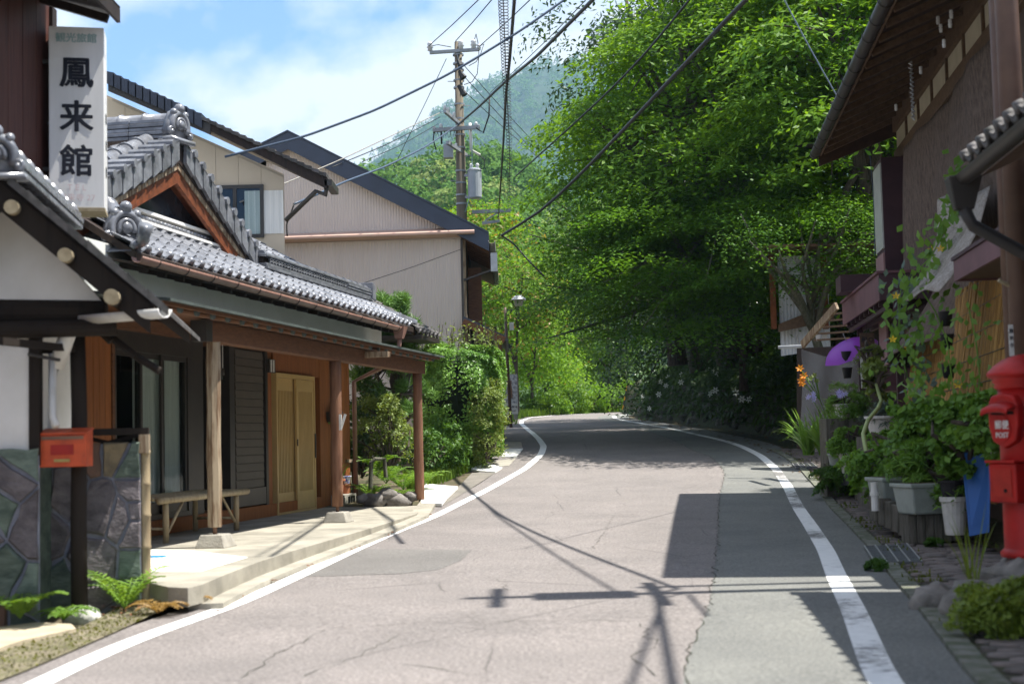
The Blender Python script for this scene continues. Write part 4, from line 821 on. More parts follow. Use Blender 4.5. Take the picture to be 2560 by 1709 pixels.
for i in range(npn):
    pw_ = round((gxr-gxl+.2)/npn/.0635)*.0635; a = gxl-.2+pw_*i; b = gxl-.2+pw_*(i+1) if i < npn-1 else gxr
    corrugated('wall_sheet', a, b, .6, zband0, GY, gh, m_corr); corrugated('gable_sheet', a, b, zband1, lambda x: gro(x)-.2, GY, gh, m_corr)
obj('flashing', MB().hexa([(gxl-.3, GY-.40, zband0+.03), (gxr+.32, GY-.40, zband0+.08), (gxr+.32, GY+.02, zband0+.05), (gxl-.3, GY+.02, zband0), (gxl-.3, GY-.40, zband0+.075), (gxr+.32, GY-.40, zband0+.125), (gxr+.32, GY-.02, zband1+.06), (gxl-.3, GY-.02, zband1)]), m_band, gh)
for r_ in range(4):
    for i in range(22):
        x = gxl+.1+(gxr-gxl-.2)*i/21; z = (1.6+r_*.95); 
        if r_ < 3: obj('sheet_nail', MB().tube([(x, GY-.03, z), (x, GY-.018, z)], .012, 6), m_rust, gh)
# verge, roof planes, eave at the road side
y0, y1 = GY-.25, GY+8.5
pe = GP(1222, 590, y0); pp = GP(719, 336, y0)
def vg_(x): return pp.z+(pe.z-pp.z)*(x-pp.x)/(pe.x-pp.x) if x >= pp.x else pp.z-(pp.x-x)*.47
xl2 = GP(660, 365, y0).x-2.2
for a, b in ((pp.x, pe.x), (xl2, pp.x)):
    obj('verge_board', MB().hexa([(a, y0, vg_(a)-.34), (b, y0, vg_(b)-.34), (b, y0+.05, vg_(b)-.34), (a, y0+.05, vg_(a)-.34), (a, y0, vg_(a)+.06), (b, y0, vg_(b)+.06), (b, y0+.05, vg_(b)+.06), (a, y0+.05, vg_(a)+.06)]), m_navy, gh)
    obj('verge_cap', MB().hexa([(a, y0-.03, vg_(a)+.062), (b, y0-.03, vg_(b)+.062), (b, y0+.25, vg_(b)+.062), (a, y0+.25, vg_(a)+.062), (a, y0-.03, vg_(a)+.10), (b, y0-.03, vg_(b)+.10), (b, y0+.25, vg_(b)+.10), (a, y0+.25, vg_(a)+.10)]), m_navy, gh)
    obj('roof', MB().hexa([(a, y0+.05, vg_(a)-.16), (b, y0+.05, vg_(b)-.16), (b, y1, vg_(b)-.16), (a, y1, vg_(a)-.16), (a, y0+.05, vg_(a)+.03), (b, y0+.05, vg_(b)+.03), (b, y1, vg_(b)+.03), (a, y1, vg_(a)+.03)]), m_dark, gh)
for i in range(9):
    y = y0+.3+i*.45; obj('eave_rafter', MB().bar((gxr, y, gro(gxr)-.36), (pe.x-.03, y, vg_(pe.x)-.24), .06, .09), m_beam, gh)
obj('eave_lining', MB().hexa([(gxr-.1, y0+.05, gro(gxr)-.25), (pe.x, y0+.05, vg_(pe.x)-.19), (pe.x, y1, vg_(pe.x)-.19), (gxr-.1, y1, gro(gxr)-.25), (gxr-.1, y0+.05, gro(gxr)-.22), (pe.x, y0+.05, vg_(pe.x)-.163), (pe.x, y1, vg_(pe.x)-.163), (gxr-.1, y1, gro(gxr)-.22)]), m_beam, gh)
m_gutg = M('grey_gutter', (.30, .29, .26), (.20, .19, .17), rough=.6, scale=4)
gt = obj('gutter', MB().sheet([[(pe.x+.06+.07*math.cos(t), y, vg_(pe.x)-.10+.07*math.sin(t)) for t in np.linspace(-math.pi, 0, 8)] for y in (y0-.02, y1)]), m_gutg, gh, smooth=True); gt.modifiers.new('t', 'SOLIDIFY').thickness = .008
obj('corner_trim', MB().box((gxr-.01, GY-.03, .4), (gxr+.04, GY+.05, zband0)), m_dframe, gh); obj('side_board', MB().box((gxr+.04, GY+.02, .4), (gxr+.10, GY+.4, zband0+.1)), m_wpost, gh)
# road-side wall: dark boards, a shutter, lean-to roof
for i in range(8): y = GY+.42+i*.5; obj('wall_board', MB().box((gxr-.02, y+.01, .5), (gxr+.08+.01*(i % 2), y+.49, gro(gxr)-.4)), m_dark if i % 3 else m_beam, gh)
obj('shutter', MB().box((gxr+.10, GY+1.5, GP(1170, 800).z), (gxr+.42, GY+1.58, GP(1170, 650).z)), m_beam, gh)
lz = GP(1157, 802).z; lx_ = GP(1262, 852).x
obj('lean_to_roof', MB().hexa([(gxr+.02, GY-.3, lz), (lx_, GY-.3, GP(1250, 848).z), (lx_, GY+4, GP(1250, 848).z), (gxr+.02, GY+4, lz), (gxr+.02, GY-.3, lz+.09), (lx_, GY-.3, GP(1250, 848).z+.07), (lx_, GY+4, GP(1250, 848).z+.07), (gxr+.02, GY+4, lz+.09)]), m_tile_b, gh)
obj('lean_to_fascia', MB().bar((gxr+.02, GY-.31, lz-.05), (lx_, GY-.31, GP(1250, 848).z-.05), .04, .16), m_beam, gh)
for y in (GY-.1, GY+1.2, GY+2.6): obj('lean_to_post', MB().bar((lx_-.12, y, .6), (lx_-.12, y, GP(1250, 852).z), .09), m_beam, gh)
obj('lean_to_wall', MB().box((gxr+.1, GY+.6, .6), (lx_-.2, GY+.68, lz-.1)), m_dark, gh)
obj('lean_to_gutter', MB().tube([(lx_+.03, GY-.3, GP(1250, 848).z-.02), (lx_+.03, GY+4, GP(1250, 848).z-.02)], .05, 8), m_dframe, gh)
ae = GP(1232, 645, y0+.2); obj('eave_lamp', MB().box((ae.x-.05, ae.y, ae.z-.3), (ae.x+.10, ae.y+.1, ae.z+.12)), m_metal, gh); obj('eave_strut', MB().tube([GP(1160, 700), GP(1236, 672, y0+.3)], .03, 6), m_dframe, gh)
# ================================================================== utility pole beyond the houses
m_pole = M('pole_concrete', (.20, .17, .13), (.14, .12, .09), rough=.85, scale=3, stretch=(3, 3, .6), bump=.2)
m_arm = M('grey_arm', (.34, .36, .39), (.26, .28, .30), rough=.5, metal=.3, scale=6)
m_ins = M('porcelain', (.72, .73, .74), rough=.25, spec=.6)
m_cable = M('black_cable', (.015, .016, .018), rough=.5)
m_bcable = M('blue_grey_cable', (.06, .09, .14), rough=.45)
m_trans = M('transformer_grey', (.40, .43, .47), (.34, .37, .41), rough=.4, scale=3)
PY_ = 42.0
up = thing('utility_pole', 'concrete utility pole with grey transformer rising behind the corrugated house', 'utility pole', (P(1158, 560, PY_).x, PY_, 1.4))
pt, pm = P(1128, 106, PY_), P(1156, 530, PY_); pbm = Vector((pm.x+(pm.x-pt.x)*.0, PY_, 1.3)); pxx = pm.x-.02
def U(px, py, dy=0): return P(px, py, PY_+dy)
obj('pole', MB().tube([(pxx+.0, PY_, 1.2), (pxx, PY_, pm.z), (pxx, PY_, pt.z)], [.175, .155, .105], 14), m_pole, up, smooth=True)
def pz(py): return P(1140, py, PY_).z
def arm(px0, py0, px1, py1, d0=0, d1=0, s=.09): return obj('crossarm', MB().bar(U(px0, py0, d0-.16), U(px1, py1, d1-.16), s), m_arm, up)
def insul(px, py, d=0, s=1, h=None):
    c_ = U(px, py, d-.16); return obj('insulator', MB().lathe([(.02*s, -.12*s), (.06*s, -.10*s), (.05*s, -.05*s), (.08*s, -.03*s), (.05*s, .02*s), (.07*s, .05*s), (.04*s, .10*s), (.01, .11*s)], c_, 10), m_ins, up, smooth=True)
arm(1074, 132, 1196, 124); insul(1075, 116, 0, 1.3); insul(1152, 112, 0, 1.3); insul(1184, 110, 0, 1.3); insul(1197, 118, 0, .9)
arm(1082, 326, 1196, 318, 0, 0, .11); arm(1112, 278, 1158, 318, -.9, .3); arm(1118, 356, 1166, 388, -.8, .4); arm(1180, 530, 1277, 526, .3, .3, .10); arm(1205, 558, 1250, 552, .3, .3, .08)
for a in ((1086, 322), (1102, 316), (1120, 275), (1135, 287), (1190, 312), (1196, 318), (1112, 270), (1125, 358), (1140, 365)): insul(*a, 0, .8)
obj('arm_brace', MB().bar(U(1212, 552, .15), U(1250, 528, .15), .04).bar(U(1140, 128, -.15), U(1150, 160, -.15), .03), m_arm, up)
for py in (140, 162, 178, 204, 222, 264, 300, 340, 372, 430, 460, 490, 512): obj('pole_band', MB().lathe([(.152, 0), (.165, 0), (.165, .05), (.152, .05)], (pxx, PY_, pz(py)), 14, False), m_arm, up)
for i in range(10): z = pz(205)-i*.75; sg = 1 if i % 2 else -1; obj('step_bolt', MB().tube([(pxx, PY_-.05, z), (pxx+sg*.33, PY_-.08, z)], .012, 5), m_arm, up)
tp = U(1187, 460); tr = obj('transformer', MB().lathe([(.05, -.46), (.19, -.45), (.205, -.42), (.205, .36), (.22, .38), (.21, .42), (.09, .46), (.01, .47)], (tp.x, PY_-.1, tp.z), 18), m_trans, up, smooth=False)
obj('transformer_bracket', MB().bar((pxx, PY_-.05, tp.z-.4), (tp.x, PY_-.1, tp.z-.4), .08).bar((pxx, PY_-.05, tp.z+.25), (tp.x, PY_-.1, tp.z+.25), .08), m_arm, up)
for dx in (-.09, .09): obj('bushing', MB().lathe([(.03, 0), (.06, .04), (.04, .1), (.065, .14), (.03, .2)], (tp.x+dx, PY_-.12, tp.z+.4), 8), m_ins, tr, smooth=True)
sb_ = U(1124, 385); obj('switch_box', MB().box((sb_.x-.16, PY_-.5, sb_.z-.2), (sb_.x+.12, PY_-.2, sb_.z+.2)), m_trans, up)
obj('conduit', MB().tube([U(1175, 308, -.1), U(1178, 375, -.1), U(1200, 388, -.1)], .045, 8), m_pvcw, up, smooth=True)
for a in ((1145, 150, 1152, 165), (1148, 178, 1160, 195), (1146, 214, 1162, 238)): obj('clamp', MB().tube([U(a[0], a[1], -.2), U(a[2], a[3], -.25)], [.05, .10], 7), m_cable, up)
def loose(pts, r=.012, m=None, name='jumper_wire'): return obj(name, MB().tube([U(x, y, -.2) for x, y in pts], r, 5), m or m_cable, up, smooth=True)
loose([(1197, 118), (1197, 140), (1193, 185), (1180, 205), (1160, 212)]); loose([(1186, 100), (1190, 85), (1197, 118)]); loose([(1075, 116), (1095, 112), (1128, 118)]); loose([(1196, 118), (1210, 110), (1200, 140), (1190, 155), (1172, 165)])
loose([(1182, 340), (1180, 380), (1180, 440), (1172, 500), (1163, 530)], .016, M('pale_cable', (.35, .5, .5), rough=.5)); loose([(1198, 388), (1212, 400), (1210, 420), (1196, 425)], .014); loose([(1224, 238), (1222, 290), (1208, 332), (1190, 320)], .025); loose([(1085, 330), (1083, 350), (1090, 375)], .02); loose([(1103, 330), (1104, 360)], .03)
for i in range(6): x = 1084+i*8; loose([(x, 322), (x+6, 340+6*(i % 3)), (x+14, 322)], .012)
# ================================================================== vegetation tools
def leafmesh(name, C, Nn, ln, wd, mats, fold=.0, mi=None, dirs=None):
    """diamond leaves at points C facing Nn; ln/wd arrays or numbers"""
    k = len(C); ln = np.broadcast_to(ln, k)[:, None]; wd = np.broadcast_to(wd, k)[:, None]
    Nn = Nn/np.linalg.norm(Nn, axis=1)[:, None]
    t = RNG.normal(size=(k, 3)) if dirs is None else dirs; t = t-Nn*np.sum(t*Nn, axis=1)[:, None]; t /= np.linalg.norm(t, axis=1)[:, None]+1e-9
    b = np.cross(Nn, t)
    V = np.empty((k, 4, 3)); V[:, 0] = C-t*ln*.5; V[:, 1] = C+b*wd*.5+t*ln*.05-Nn*wd*fold; V[:, 2] = C+t*ln*.5-Nn*ln*fold; V[:, 3] = C-b*wd*.5+t*ln*.05-Nn*wd*fold
    return npmesh(name, V.reshape(-1, 3), np.arange(k*4).reshape(k, 4), mats, mi=mi)
def pads_cloud(pads, per, jit=.45, thick=.16, droop=.25):
    """leaf points and normals for a set of flat sprays (x,y,z,r, nx,ny,nz)"""
    pads = np.asarray(pads); k = len(pads); n = (per*np.clip(pads[:, 3], .3, 3)**2).astype(int)+6; idx = np.repeat(np.arange(k), n); m = len(idx)
    a = RNG.uniform(0, 2*np.pi, m); r = np.sqrt(RNG.uniform(0, 1, m))*pads[idx, 3]*RNG.uniform(.75, 1.15, m)
    nn = pads[idx, 4:7]; ref = np.tile([1., 0, 0], (m, 1)); e1 = np.cross(nn, ref); e1 /= np.linalg.norm(e1, axis=1)[:, None]+1e-9; e2 = np.cross(nn, e1)
    rad = e1*np.cos(a)[:, None]+e2*np.sin(a)[:, None]
    C = pads[idx, :3]+rad*r[:, None]+nn*(RNG.normal(size=m)*thick*pads[idx, 3])[:, None]; C[:, 2] -= droop*(r**2)/np.maximum(pads[idx, 3], .1)
    Nn = nn+rad*(droop*1.2*r/np.maximum(pads[idx, 3], .1))[:, None]+RNG.normal(size=(m, 3))*jit
    return C, Nn
def ellipsoid_pads(c, rad, n, pr=(.6, 1.2), up=.75, shell=.55, seed=0, cut=None):
    """sprays spread through an ellipsoid, denser near its shell; normals lean up and outwards"""
    rg = np.random.default_rng(seed); out = []
    while len(out) < n:
        d = rg.normal(size=3); d /= np.linalg.norm(d); s = shell+(1-shell)*rg.uniform()**.6
        s *= 1+.16*math.sin(4*d[0]+seed)+.12*math.sin(7*d[2]+3*d[1]+seed)
        p = np.array(c)+d*np.array(rad)*s
        if cut and not cut(p): continue
        nn = np.array([d[0]*(1-up), d[1]*(1-up), up+.3*d[2]])+rg.normal(size=3)*.12; nn /= np.linalg.norm(nn)
        out.append((*p, rg.uniform(*pr), *nn))
    return out
m_bark = M('bark', (.12, .095, .075), (.05, .04, .032), rough=.9, scale=4, stretch=(5, 5, 1), bump=.7, bscale=18)
m_bark_p = M('mossy_bark', (.16, .15, .12), (.06, .07, .04), rough=.9, scale=4, stretch=(5, 5, 1), bump=.7, bscale=18)
lf_cherry = leafmat('cherry_leaf', (.045, .145, .012), (.22, .385, .035), trans=.48, rough=.5, spec=.18, clump=.5)
lf_maple = leafmat('maple_leaf', (.035, .12, .015), (.145, .29, .035), trans=.5, rough=.5, spec=.18, clump=.6)
lf_dark = leafmat('evergreen_leaf', (.02, .055, .012), (.05, .11, .02), trans=.25, rough=.35, spec=.5)
lf_mid = leafmat('mid_leaf', (.05, .13, .015), (.17, .29, .035), trans=.42, rough=.45)
lf_yel = leafmat('sunny_leaf', (.07, .19, .018), (.25, .42, .045), trans=.48, spec=.2)
lf_rust = leafmat('rusty_seed_leaf', (.22, .15, .03), (.40, .27, .08), trans=.35)
lf_hill = leafmat('hill_leaf', (.035, .11, .014), (.12, .23, .03), trans=.25, rough=.7, spec=.1, clump=.12)
lf_hill2 = leafmat('hill_leaf_pale', (.13, .20, .04), (.27, .34, .10), trans=.25, rough=.7, spec=.1, clump=.12)
def limbs(root, targets, r0, seed=0, r1=.015, bend=.35):
    """boughs from points on the trunk out to sprays"""
    rg = random.Random(seed); b = MB()
    for t in targets:
        t = Vector(t); k = rg.uniform(.25, .95); p = root(k); r = r0*(1.05-k)*.55+.02; mid = p.lerp(t, .5)+Vector((rg.uniform(-.3, .3), rg.uniform(-.3, .3), rg.uniform(.0, bend)))
        b.tube([p, p.lerp(mid, .5)+Vector((0, 0, .06)), mid, mid.lerp(t, .55), t], [r, r*.85, r*.65, r*.4, r1], 6)
    return b
def tree(name, label, cat, base, top, r0, pads, mats, per=220, leaf=(.11, .055), jit=.45, nl=26, bark=None, lean=(0, 0), droop=.25, group=None, seed=0, rust=0, thick=.16):
    base = Vector(base); top = Vector(top); t = thing(name, label, cat, base, group); rg = random.Random(seed)
    wob = [(rg.uniform(-.12, .12), rg.uniform(-.12, .12)) for _ in range(9)]
    def root(k): return base.lerp(top, k)+Vector((math.sin(k*5+seed)*.22*k+lean[0]*k*(1-k), math.cos(k*4+seed)*.2*k+lean[1]*k*(1-k), 0))
    obj('trunk', MB().tube([root(i/10)-Vector((0, 0, .3 if i == 0 else 0)) for i in range(11)], [r0*(1.25 if i == 0 else 1)*(1-.82*i/10) for i in range(11)], 10), bark or m_bark, t, smooth=True)
    ids = rg.sample(range(len(pads)), min(nl, len(pads)))
    obj('boughs', limbs(root, [pads[i][:3] for i in ids], r0, seed), bark or m_bark, t, smooth=True)
    C, Nn = pads_cloud(pads, per, jit, thick, droop=droop); k = len(C); mi = None
    if rust: mi = (RNG.uniform(size=k) < rust).astype(int)
    me = leafmesh('crown', C, Nn, RNG.uniform(.75, 1.25, k)*leaf[0], RNG.uniform(.75, 1.2, k)*leaf[1], mats, fold=.12, mi=mi)
    obj('crown', me, None, t); return t
# ================================================================== bank with mossy stone wall on the right of the bend
def bank_h(o_, y):   # height above the road of the bank, at an offset from the right-hand line
    w0 = np.interp(y, [27, 31, 60, 66], [2.4, 1.75, 1.05, .9]); e = np.interp(y, [26.5, 29, 62, 70], [0, 1, 1, .9]); d = o_-w0
    return e*np.where(d < 0, 0, np.where(d < .35, d/.35*1.15, 1.15+(d-.35)*np.interp(d, [.35, 3.5, 9], [.62, .60, .45])))
def bank_z(x, y): return float(zr(y))+float(bank_h(x-rx_far(y), y))
_rf = [(float(RIGHT[i, 1]), float(RIGHT[i, 0])) for i in range(0, 300) if RIGHT[i, 1] < 58]
_rfy = [a for a, b in _rf]; _rfx = [b for a, b in _rf]
def rx_far(y): return float(np.interp(y, _rfy, _rfx))+max(0, y-57)*.9*0
def noise3(x, y): return .10*math.sin(3.1*x+1.7*y)+.07*math.sin(5.3*y-2.2*x)+.05*math.sin(9.1*x+7.7*y)
m_bank = M('mossy_bank', (.045, .06, .02), (.035, .028, .018), rough=.95, scale=3, bump=.8, bscale=14)
rows = []
for y in np.linspace(26.5, 66, 110):
    r = []
    for o_ in (0.9, 1.0, 1.15, 1.35, 1.55, 1.75, 1.95, 2.1, 2.3, 2.6, 3, 3.5, 4.2, 5, 6, 8, 11, 16, 26, 50):
        x = rx_far(y)+o_; h = float(bank_h(o_, y)); r.append((x+noise3(x, y)*min(1, h), y, float(zr(y))+h-.02+noise3(x*1.3, y)*min(1.2, h)*.9))
    rows.append(r)
bank = obj('bank', MB().sheet(rows), m_bank, smooth=True); tag(bank, 'steep mossy bank above the old stone wall', None, None, 'structure')
def bank_hit(px, py, y0=27, y1=64):
    r = ray(px, py)
    for y in np.arange(y0, y1, .08):
        x = r.x*y; z = EYE+r.z*y
        if x-rx_far(y) > .7 and z < bank_z(x, y): return Vector((x, float(y), z))
    return None
# rough stones of the wall face
m_wallstone = M('mossy_wall_stone', (.14, .135, .12), (.03, .038, .018), rough=.92, scale=7, rv=.35, bump=.8, bscale=22)
rks = []
for k in range(6):
    b = MB().ball((0, 0, 0), 1, 8); rn = random.Random(k); b.v = [tuple(Vector(v)*(1+rn.uniform(-.18, .18))) for v in b.v]; me = b.mesh('wall_stone', True); me.materials.append(m_wallstone); rks.append(me)
cnt = 0
for i in range(300):
    y = random.uniform(30.5, 58); h = random.uniform(.05, 1.15)
    w0 = float(np.interp(y, [27, 31, 60, 66], [2.4, 1.75, 1.05, .9])); x = rx_far(y)+w0+.35*h/1.15
    s_ = random.uniform(.10, .20); o_ = obj('wall_stone', rks[i % 6], None, loc=(x, y, float(zr(y))+h), rot=(random.uniform(0, 3), random.uniform(0, 3), random.uniform(0, 3))); o_.scale = (s_*.8, s_*1.15, s_*.75); setp(o_, bank)
# ground cover on the bank
lf_bank = leafmat('bank_leaf', (.02, .055, .012), (.07, .13, .025), trans=.35)
k = 60000; yy = RNG.uniform(28.5, 60, k); oo = 1.2+RNG.beta(1.3, 2.6, k)*7; C = []
xx = np.array([rx_far(y) for y in yy])+oo; hh = np.array([float(bank_h(o_, y)) for o_, y in zip(oo, yy)]); ok = hh > .1
ok &= (hh > 1.0) | (RNG.uniform(size=k) < .75)
C = np.c_[xx-.12, yy, zr(yy)+hh+RNG.uniform(0, .28, k)][ok]; Nn = RNG.normal(size=C.shape)*.55+np.array([-.5, -.35, .8])
dr = RNG.normal(size=C.shape)*.5+np.array([-.6, -.3, -.5])
tag(obj('bank_groundcover', leafmesh('bank_groundcover', C, Nn, RNG.uniform(.12, .34, len(C)), RNG.uniform(.03, .09, len(C)), [lf_bank], fold=.15, dirs=dr), None), 'dark ferns and creepers covering the bank above the wall', None, None, 'stuff')
# ================================================================== trees above the bank
def front(p): return True
tp_ = bank_hit(1700, 828) or Vector((5, 40, 4))
A = ellipsoid_pads((4.8, 36.0, 9.6), (4.4, 3.9, 5.2), 135, (.9, 1.8), .76, .4, 1, lambda p: p[0] > .55+max(0, p[2]-8.6)*.75 and p[2] > 5.6)
tree('cherry_tree', 'tall cherry tree with sunlit yellow-green leaves overhanging the road bend', 'tree', (6.2, 38.5, 3.6), (4.4, 36, 13.5), .33, A, [lf_cherry], 205, (.18, .078), .36, 44, seed=1, droop=.4, thick=.07)
B = [(*(np.array([x, y, z])), r, nx, ny, nz) for (x, y, z, r, nx, ny, nz) in ellipsoid_pads((4.5, 33.6, 5.9), (4.1, 3.0, 2.4), 66, (1.1, 2.1), .92, .25, 2)]
tree('maple_tree', 'spreading maple with flat dark layers of small leaves over the stone wall', 'tree', (5.9, 39.0, 3.5), (5.0, 33.5, 7.4), .27, B, [lf_maple], 330, (.11, .06), .2, 34, bark=m_bark_p, seed=2, droop=.2, thick=.05)
M3 = ellipsoid_pads((2.9, 41.5, 6.4), (2.7, 3.0, 2.8), 48, (1.0, 1.8), .9, .25, 12)
tree('maple_tree', 'maple bough mass hanging low over the bend left of the lilies', 'tree', (5.6, 43, 3.4), (3.6, 42, 8.4), .2, M3, [lf_maple], 270, (.10, .055), .28, 24, bark=m_bark_p, seed=12, droop=.22, thick=.06)
S2 = ellipsoid_pads((8.8, 35.2, 12.6), (4.0, 3.8, 4.4), 110, (1.0, 1.9), .74, .4, 13)
tree('cherry_tree', 'big cherry tree added to shade the maple, rising highest above the old house roof', 'tree', (9.6, 36.5, 4.5), (8.8, 35.4, 15), .35, S2, [lf_cherry], 165, (.19, .085), .45, 26, seed=13, droop=.35, thick=.08)  # tree added to shade the maple; its crown also fills the upper right
D = ellipsoid_pads((7.6, 31.4, 8.8), (2.9, 2.8, 3.8), 85, (.8, 1.5), .74, .4, 3)
tree('cherry_tree', 'leafy cherry tree close behind the old house roof on the right', 'tree', (8.6, 32.5, 3.4), (7.4, 31, 11.5), .24, D, [lf_cherry], 210, (.18, .075), .42, 24, seed=3, droop=.4, thick=.07)
E_ = ellipsoid_pads((6.6, 29.2, 5.2), (2.2, 1.6, 1.1), 60, (.5, 1.05), .88, .3, 4)
tree('maple_tree', 'young maple with bare forked trunk beside the white shack', 'tree', (6.9, 30.6, 2.3), (6.4, 29.4, 5.6), .12, E_, [lf_maple], 330, (.08, .042), .28, 18, bark=m_bark_p, seed=4, lean=(-1.2, 0))
Fp = ellipsoid_pads((8.2, 46, 10.5), (6.2, 5, 8), 300, (.8, 1.5), .5, .55, 5)
tree('evergreen_tree', 'dense dark evergreen towering behind the cherry tree', 'tree', (8.5, 47, 4.5), (8.2, 46, 16), .4, Fp, [lf_dark], 90, (.20, .09), .6, 20, seed=5)
Gp = ellipsoid_pads((5.6, 47, 12.4), (2.5, 2.6, 4.4), 130, (.6, 1.2), .55, .4, 6)
tree('evergreen_tree', 'dark broadleaf evergreen behind the left shoulder of the cherry tree', 'tree', (5.5, 47, 3.8), (4.3, 47, 16), .3, Gp, [lf_dark], 210, (.18, .085), .6, 18, seed=6)
Hp = ellipsoid_pads((12.5, 37, 9.5), (4.5, 4.5, 7), 200, (.8, 1.5), .55, .5, 7)
tree('evergreen_tree', 'dark evergreen filling the gap above the old house eave', 'tree', (12.5, 38, 5), (12.3, 37, 14), .4, Hp, [lf_dark], 90, (.2, .09), .6, 14, seed=7)
Ip = ellipsoid_pads((6.2, 52, 6.4), (4.2, 3, 4.0), 150, (.7, 1.3), .6, .45, 8)
tree('evergreen_tree', 'low dark evergreen closing the wood behind the stone wall', 'tree', (7.5, 52, 4.3), (6.6, 52, 9), .25, Ip, [lf_dark], 110, (.18, .08), .55, 14, seed=8)
for q, (x, y, z, h) in enumerate(((5.9, 36.4, 3.0, 5.2), (8.2, 35.5, 4.0, 6), (7.2, 41.5, 4.0, 7), (9.5, 33.5, 4.2, 6))):
    Jp = ellipsoid_pads((x, y, z+h*.35), (1.9, 1.6, h*.42), 60, (.5, 1.0), .55, .4, 20+q)
    tree('understorey_tree', ('slim dark understorey tree just above the lilies', 'dark understorey tree between the maple and the shack', 'deep shaded understorey tree at the head of the bank', 'shaded understorey tree behind the white shack')[q], 'tree', (x, y, z-.4), (x+.2, y, z+h*.7), .10, Jp, [lf_dark], 160, (.15, .06), .5, 12, seed=30+q)
# ================================================================== sunny wood beyond the bend
def bg_tree(label, px, py0, py1, y, w_, mat, seed, per=70, leaf=(.22, .11), rust=0, n=90, name='broadleaf_tree'):
    a = P(px, py0, y); b = P(px, py1, y); h = (b.z-a.z); c_ = ((a.x), y, a.z+h*.5)
    pd = ellipsoid_pads(c_, (w_, w_*.8, h*.52), n, (.5, 1.15), .6, .4, seed)
    tree(name, label, 'tree', (a.x, y, float(zr(y))-.1), (a.x+.2, y, a.z+h*.85), max(.08, h*.018), pd, [mat, lf_rust] if rust else [mat], per, leaf, .55, 12, seed=seed, droop=.3, rust=rust)
bg_tree('sunny tree with rusty seed heads right of the corrugated house', 1290, 860, 590, 58, 2.4, lf_yel, 41, 95, (.20, .09), .12, 110)
bg_tree('sunlit yellow-green tree behind the lamp post and poster', 1330, 985, 720, 66, 2.3, lf_yel, 42, 95, (.18, .09), .03, 100)
bg_tree('sunlit tree beyond the apex of the bend', 1420, 1000, 700, 80, 2.8, lf_yel, 43, 80, (.2, .1), 0, 110)
bg_tree('shady tree just left of the stone wall end', 1520, 1005, 640, 76, 2.8, lf_mid, 44, 85, (.2, .1), 0, 120)
bg_tree('bright low tree at the far verge', 1370, 1005, 840, 72, 1.9, lf_yel, 45, 110, (.16, .08), 0, 70)
bg_tree('tall tree standing back in the gap behind the bend', 1400, 900, 560, 92, 4.0, lf_mid, 46, 70, (.24, .12), 0, 140)
bg_tree('tree with rust tinted crown behind the blue verge end', 1200, 640, 500, 64, 2.2, lf_yel, 47, 90, (.2, .1), .2, 80)
bg_tree('wide tree closing the valley behind the sunny wood', 1560, 960, 520, 98, 5.5, lf_dark, 48, 55, (.26, .12), 0, 150)
bg_tree('dark tree filling the background behind the bend', 1280, 930, 640, 100, 4.2, lf_mid, 49, 55, (.26, .12), 0, 120)
# bushes and grass along the verge
for q, (px, w_, h) in enumerate(((1330, .9, 1.2), (1370, 1.0, 1.0), (1425, 1.1, 1.5), (1480, 1.1, 1.6), (1535, 1.2, 1.7), (1585, 1.0, 1.5))):
    yq = 66+q*1.4; g_ = P(px, 1010, yq); zb = float(zr(yq))
    pd = ellipsoid_pads((g_.x, yq, zb+h*.45), (w_, .8, h*.55), 34, (.25, .5), .55, .35, 60+q)
    C, Nn = pads_cloud(pd, 420, .6, droop=.3); t = thing('bush', ('low bush beside the poster board', 'second verge bush from the poster board', 'pale verge bush left of the striped marker', 'verge bush at the middle of the bend', 'rounded verge bush before the striped marker', 'last verge bush before the stone wall')[q], 'bush', (g_.x, yq, zb), 'bushes along the far verge')
    obj('foliage', leafmesh('foliage', C, Nn, RNG.uniform(.09, .17, len(C)), RNG.uniform(.05, .09, len(C)), [lf_yel if q % 2 else lf_mid], fold=.12), None, t)
    obj('stems', limbs(lambda k: Vector((g_.x, yq, zb+.1)), [p[:3] for p in pd[:8]], .03, q), m_bark, t)
def grass(name, label, pts, hmin, hmax, mat, wd=.018, lean=.35, par=None):
    k = len(pts); h = RNG.uniform(hmin, hmax, k); a = RNG.uniform(0, 2*np.pi, k); d = np.c_[np.cos(a), np.sin(a), np.zeros(k)]; s = np.c_[-np.sin(a), np.cos(a), np.zeros(k)]*wd*RNG.uniform(.6, 1.3, k)[:, None]; ln = RNG.uniform(.1, 1, k)*lean
    V = np.empty((k, 4, 3)); V[:, 0] = pts-s; V[:, 1] = pts+s; V[:, 2] = pts+d*(ln*h*.45)[:, None]+s*.7; V[:, 2, 2] += h*.65; V[:, 3] = pts+d*(ln*h)[:, None]; V[:, 3, 2] += h*(1-.25*ln)
    return tag(obj(name, npmesh(name, V.reshape(-1, 3), np.arange(k*4).reshape(k, 4), [mat]), None, par), label, None, None, 'stuff')
lf_grass = leafmat('grass_blade', (.06, .13, .015), (.17, .27, .04), trans=.4, rough=.6, spec=.2)
k = 16000; ii = RNG.integers(130, 285, k); dd = -.45-RNG.exponential(1.0, k); p = LEFT[ii]+NL[ii]*dd[:, None]+RNG.normal(size=(k, 2))*.15; p = p[p[:, 1] > 47]
grass('verge_grass', 'sunlit grass along the outside of the bend', np.c_[p, zr(p[:, 1])+.02], .10, .38, lf_grass, .02)
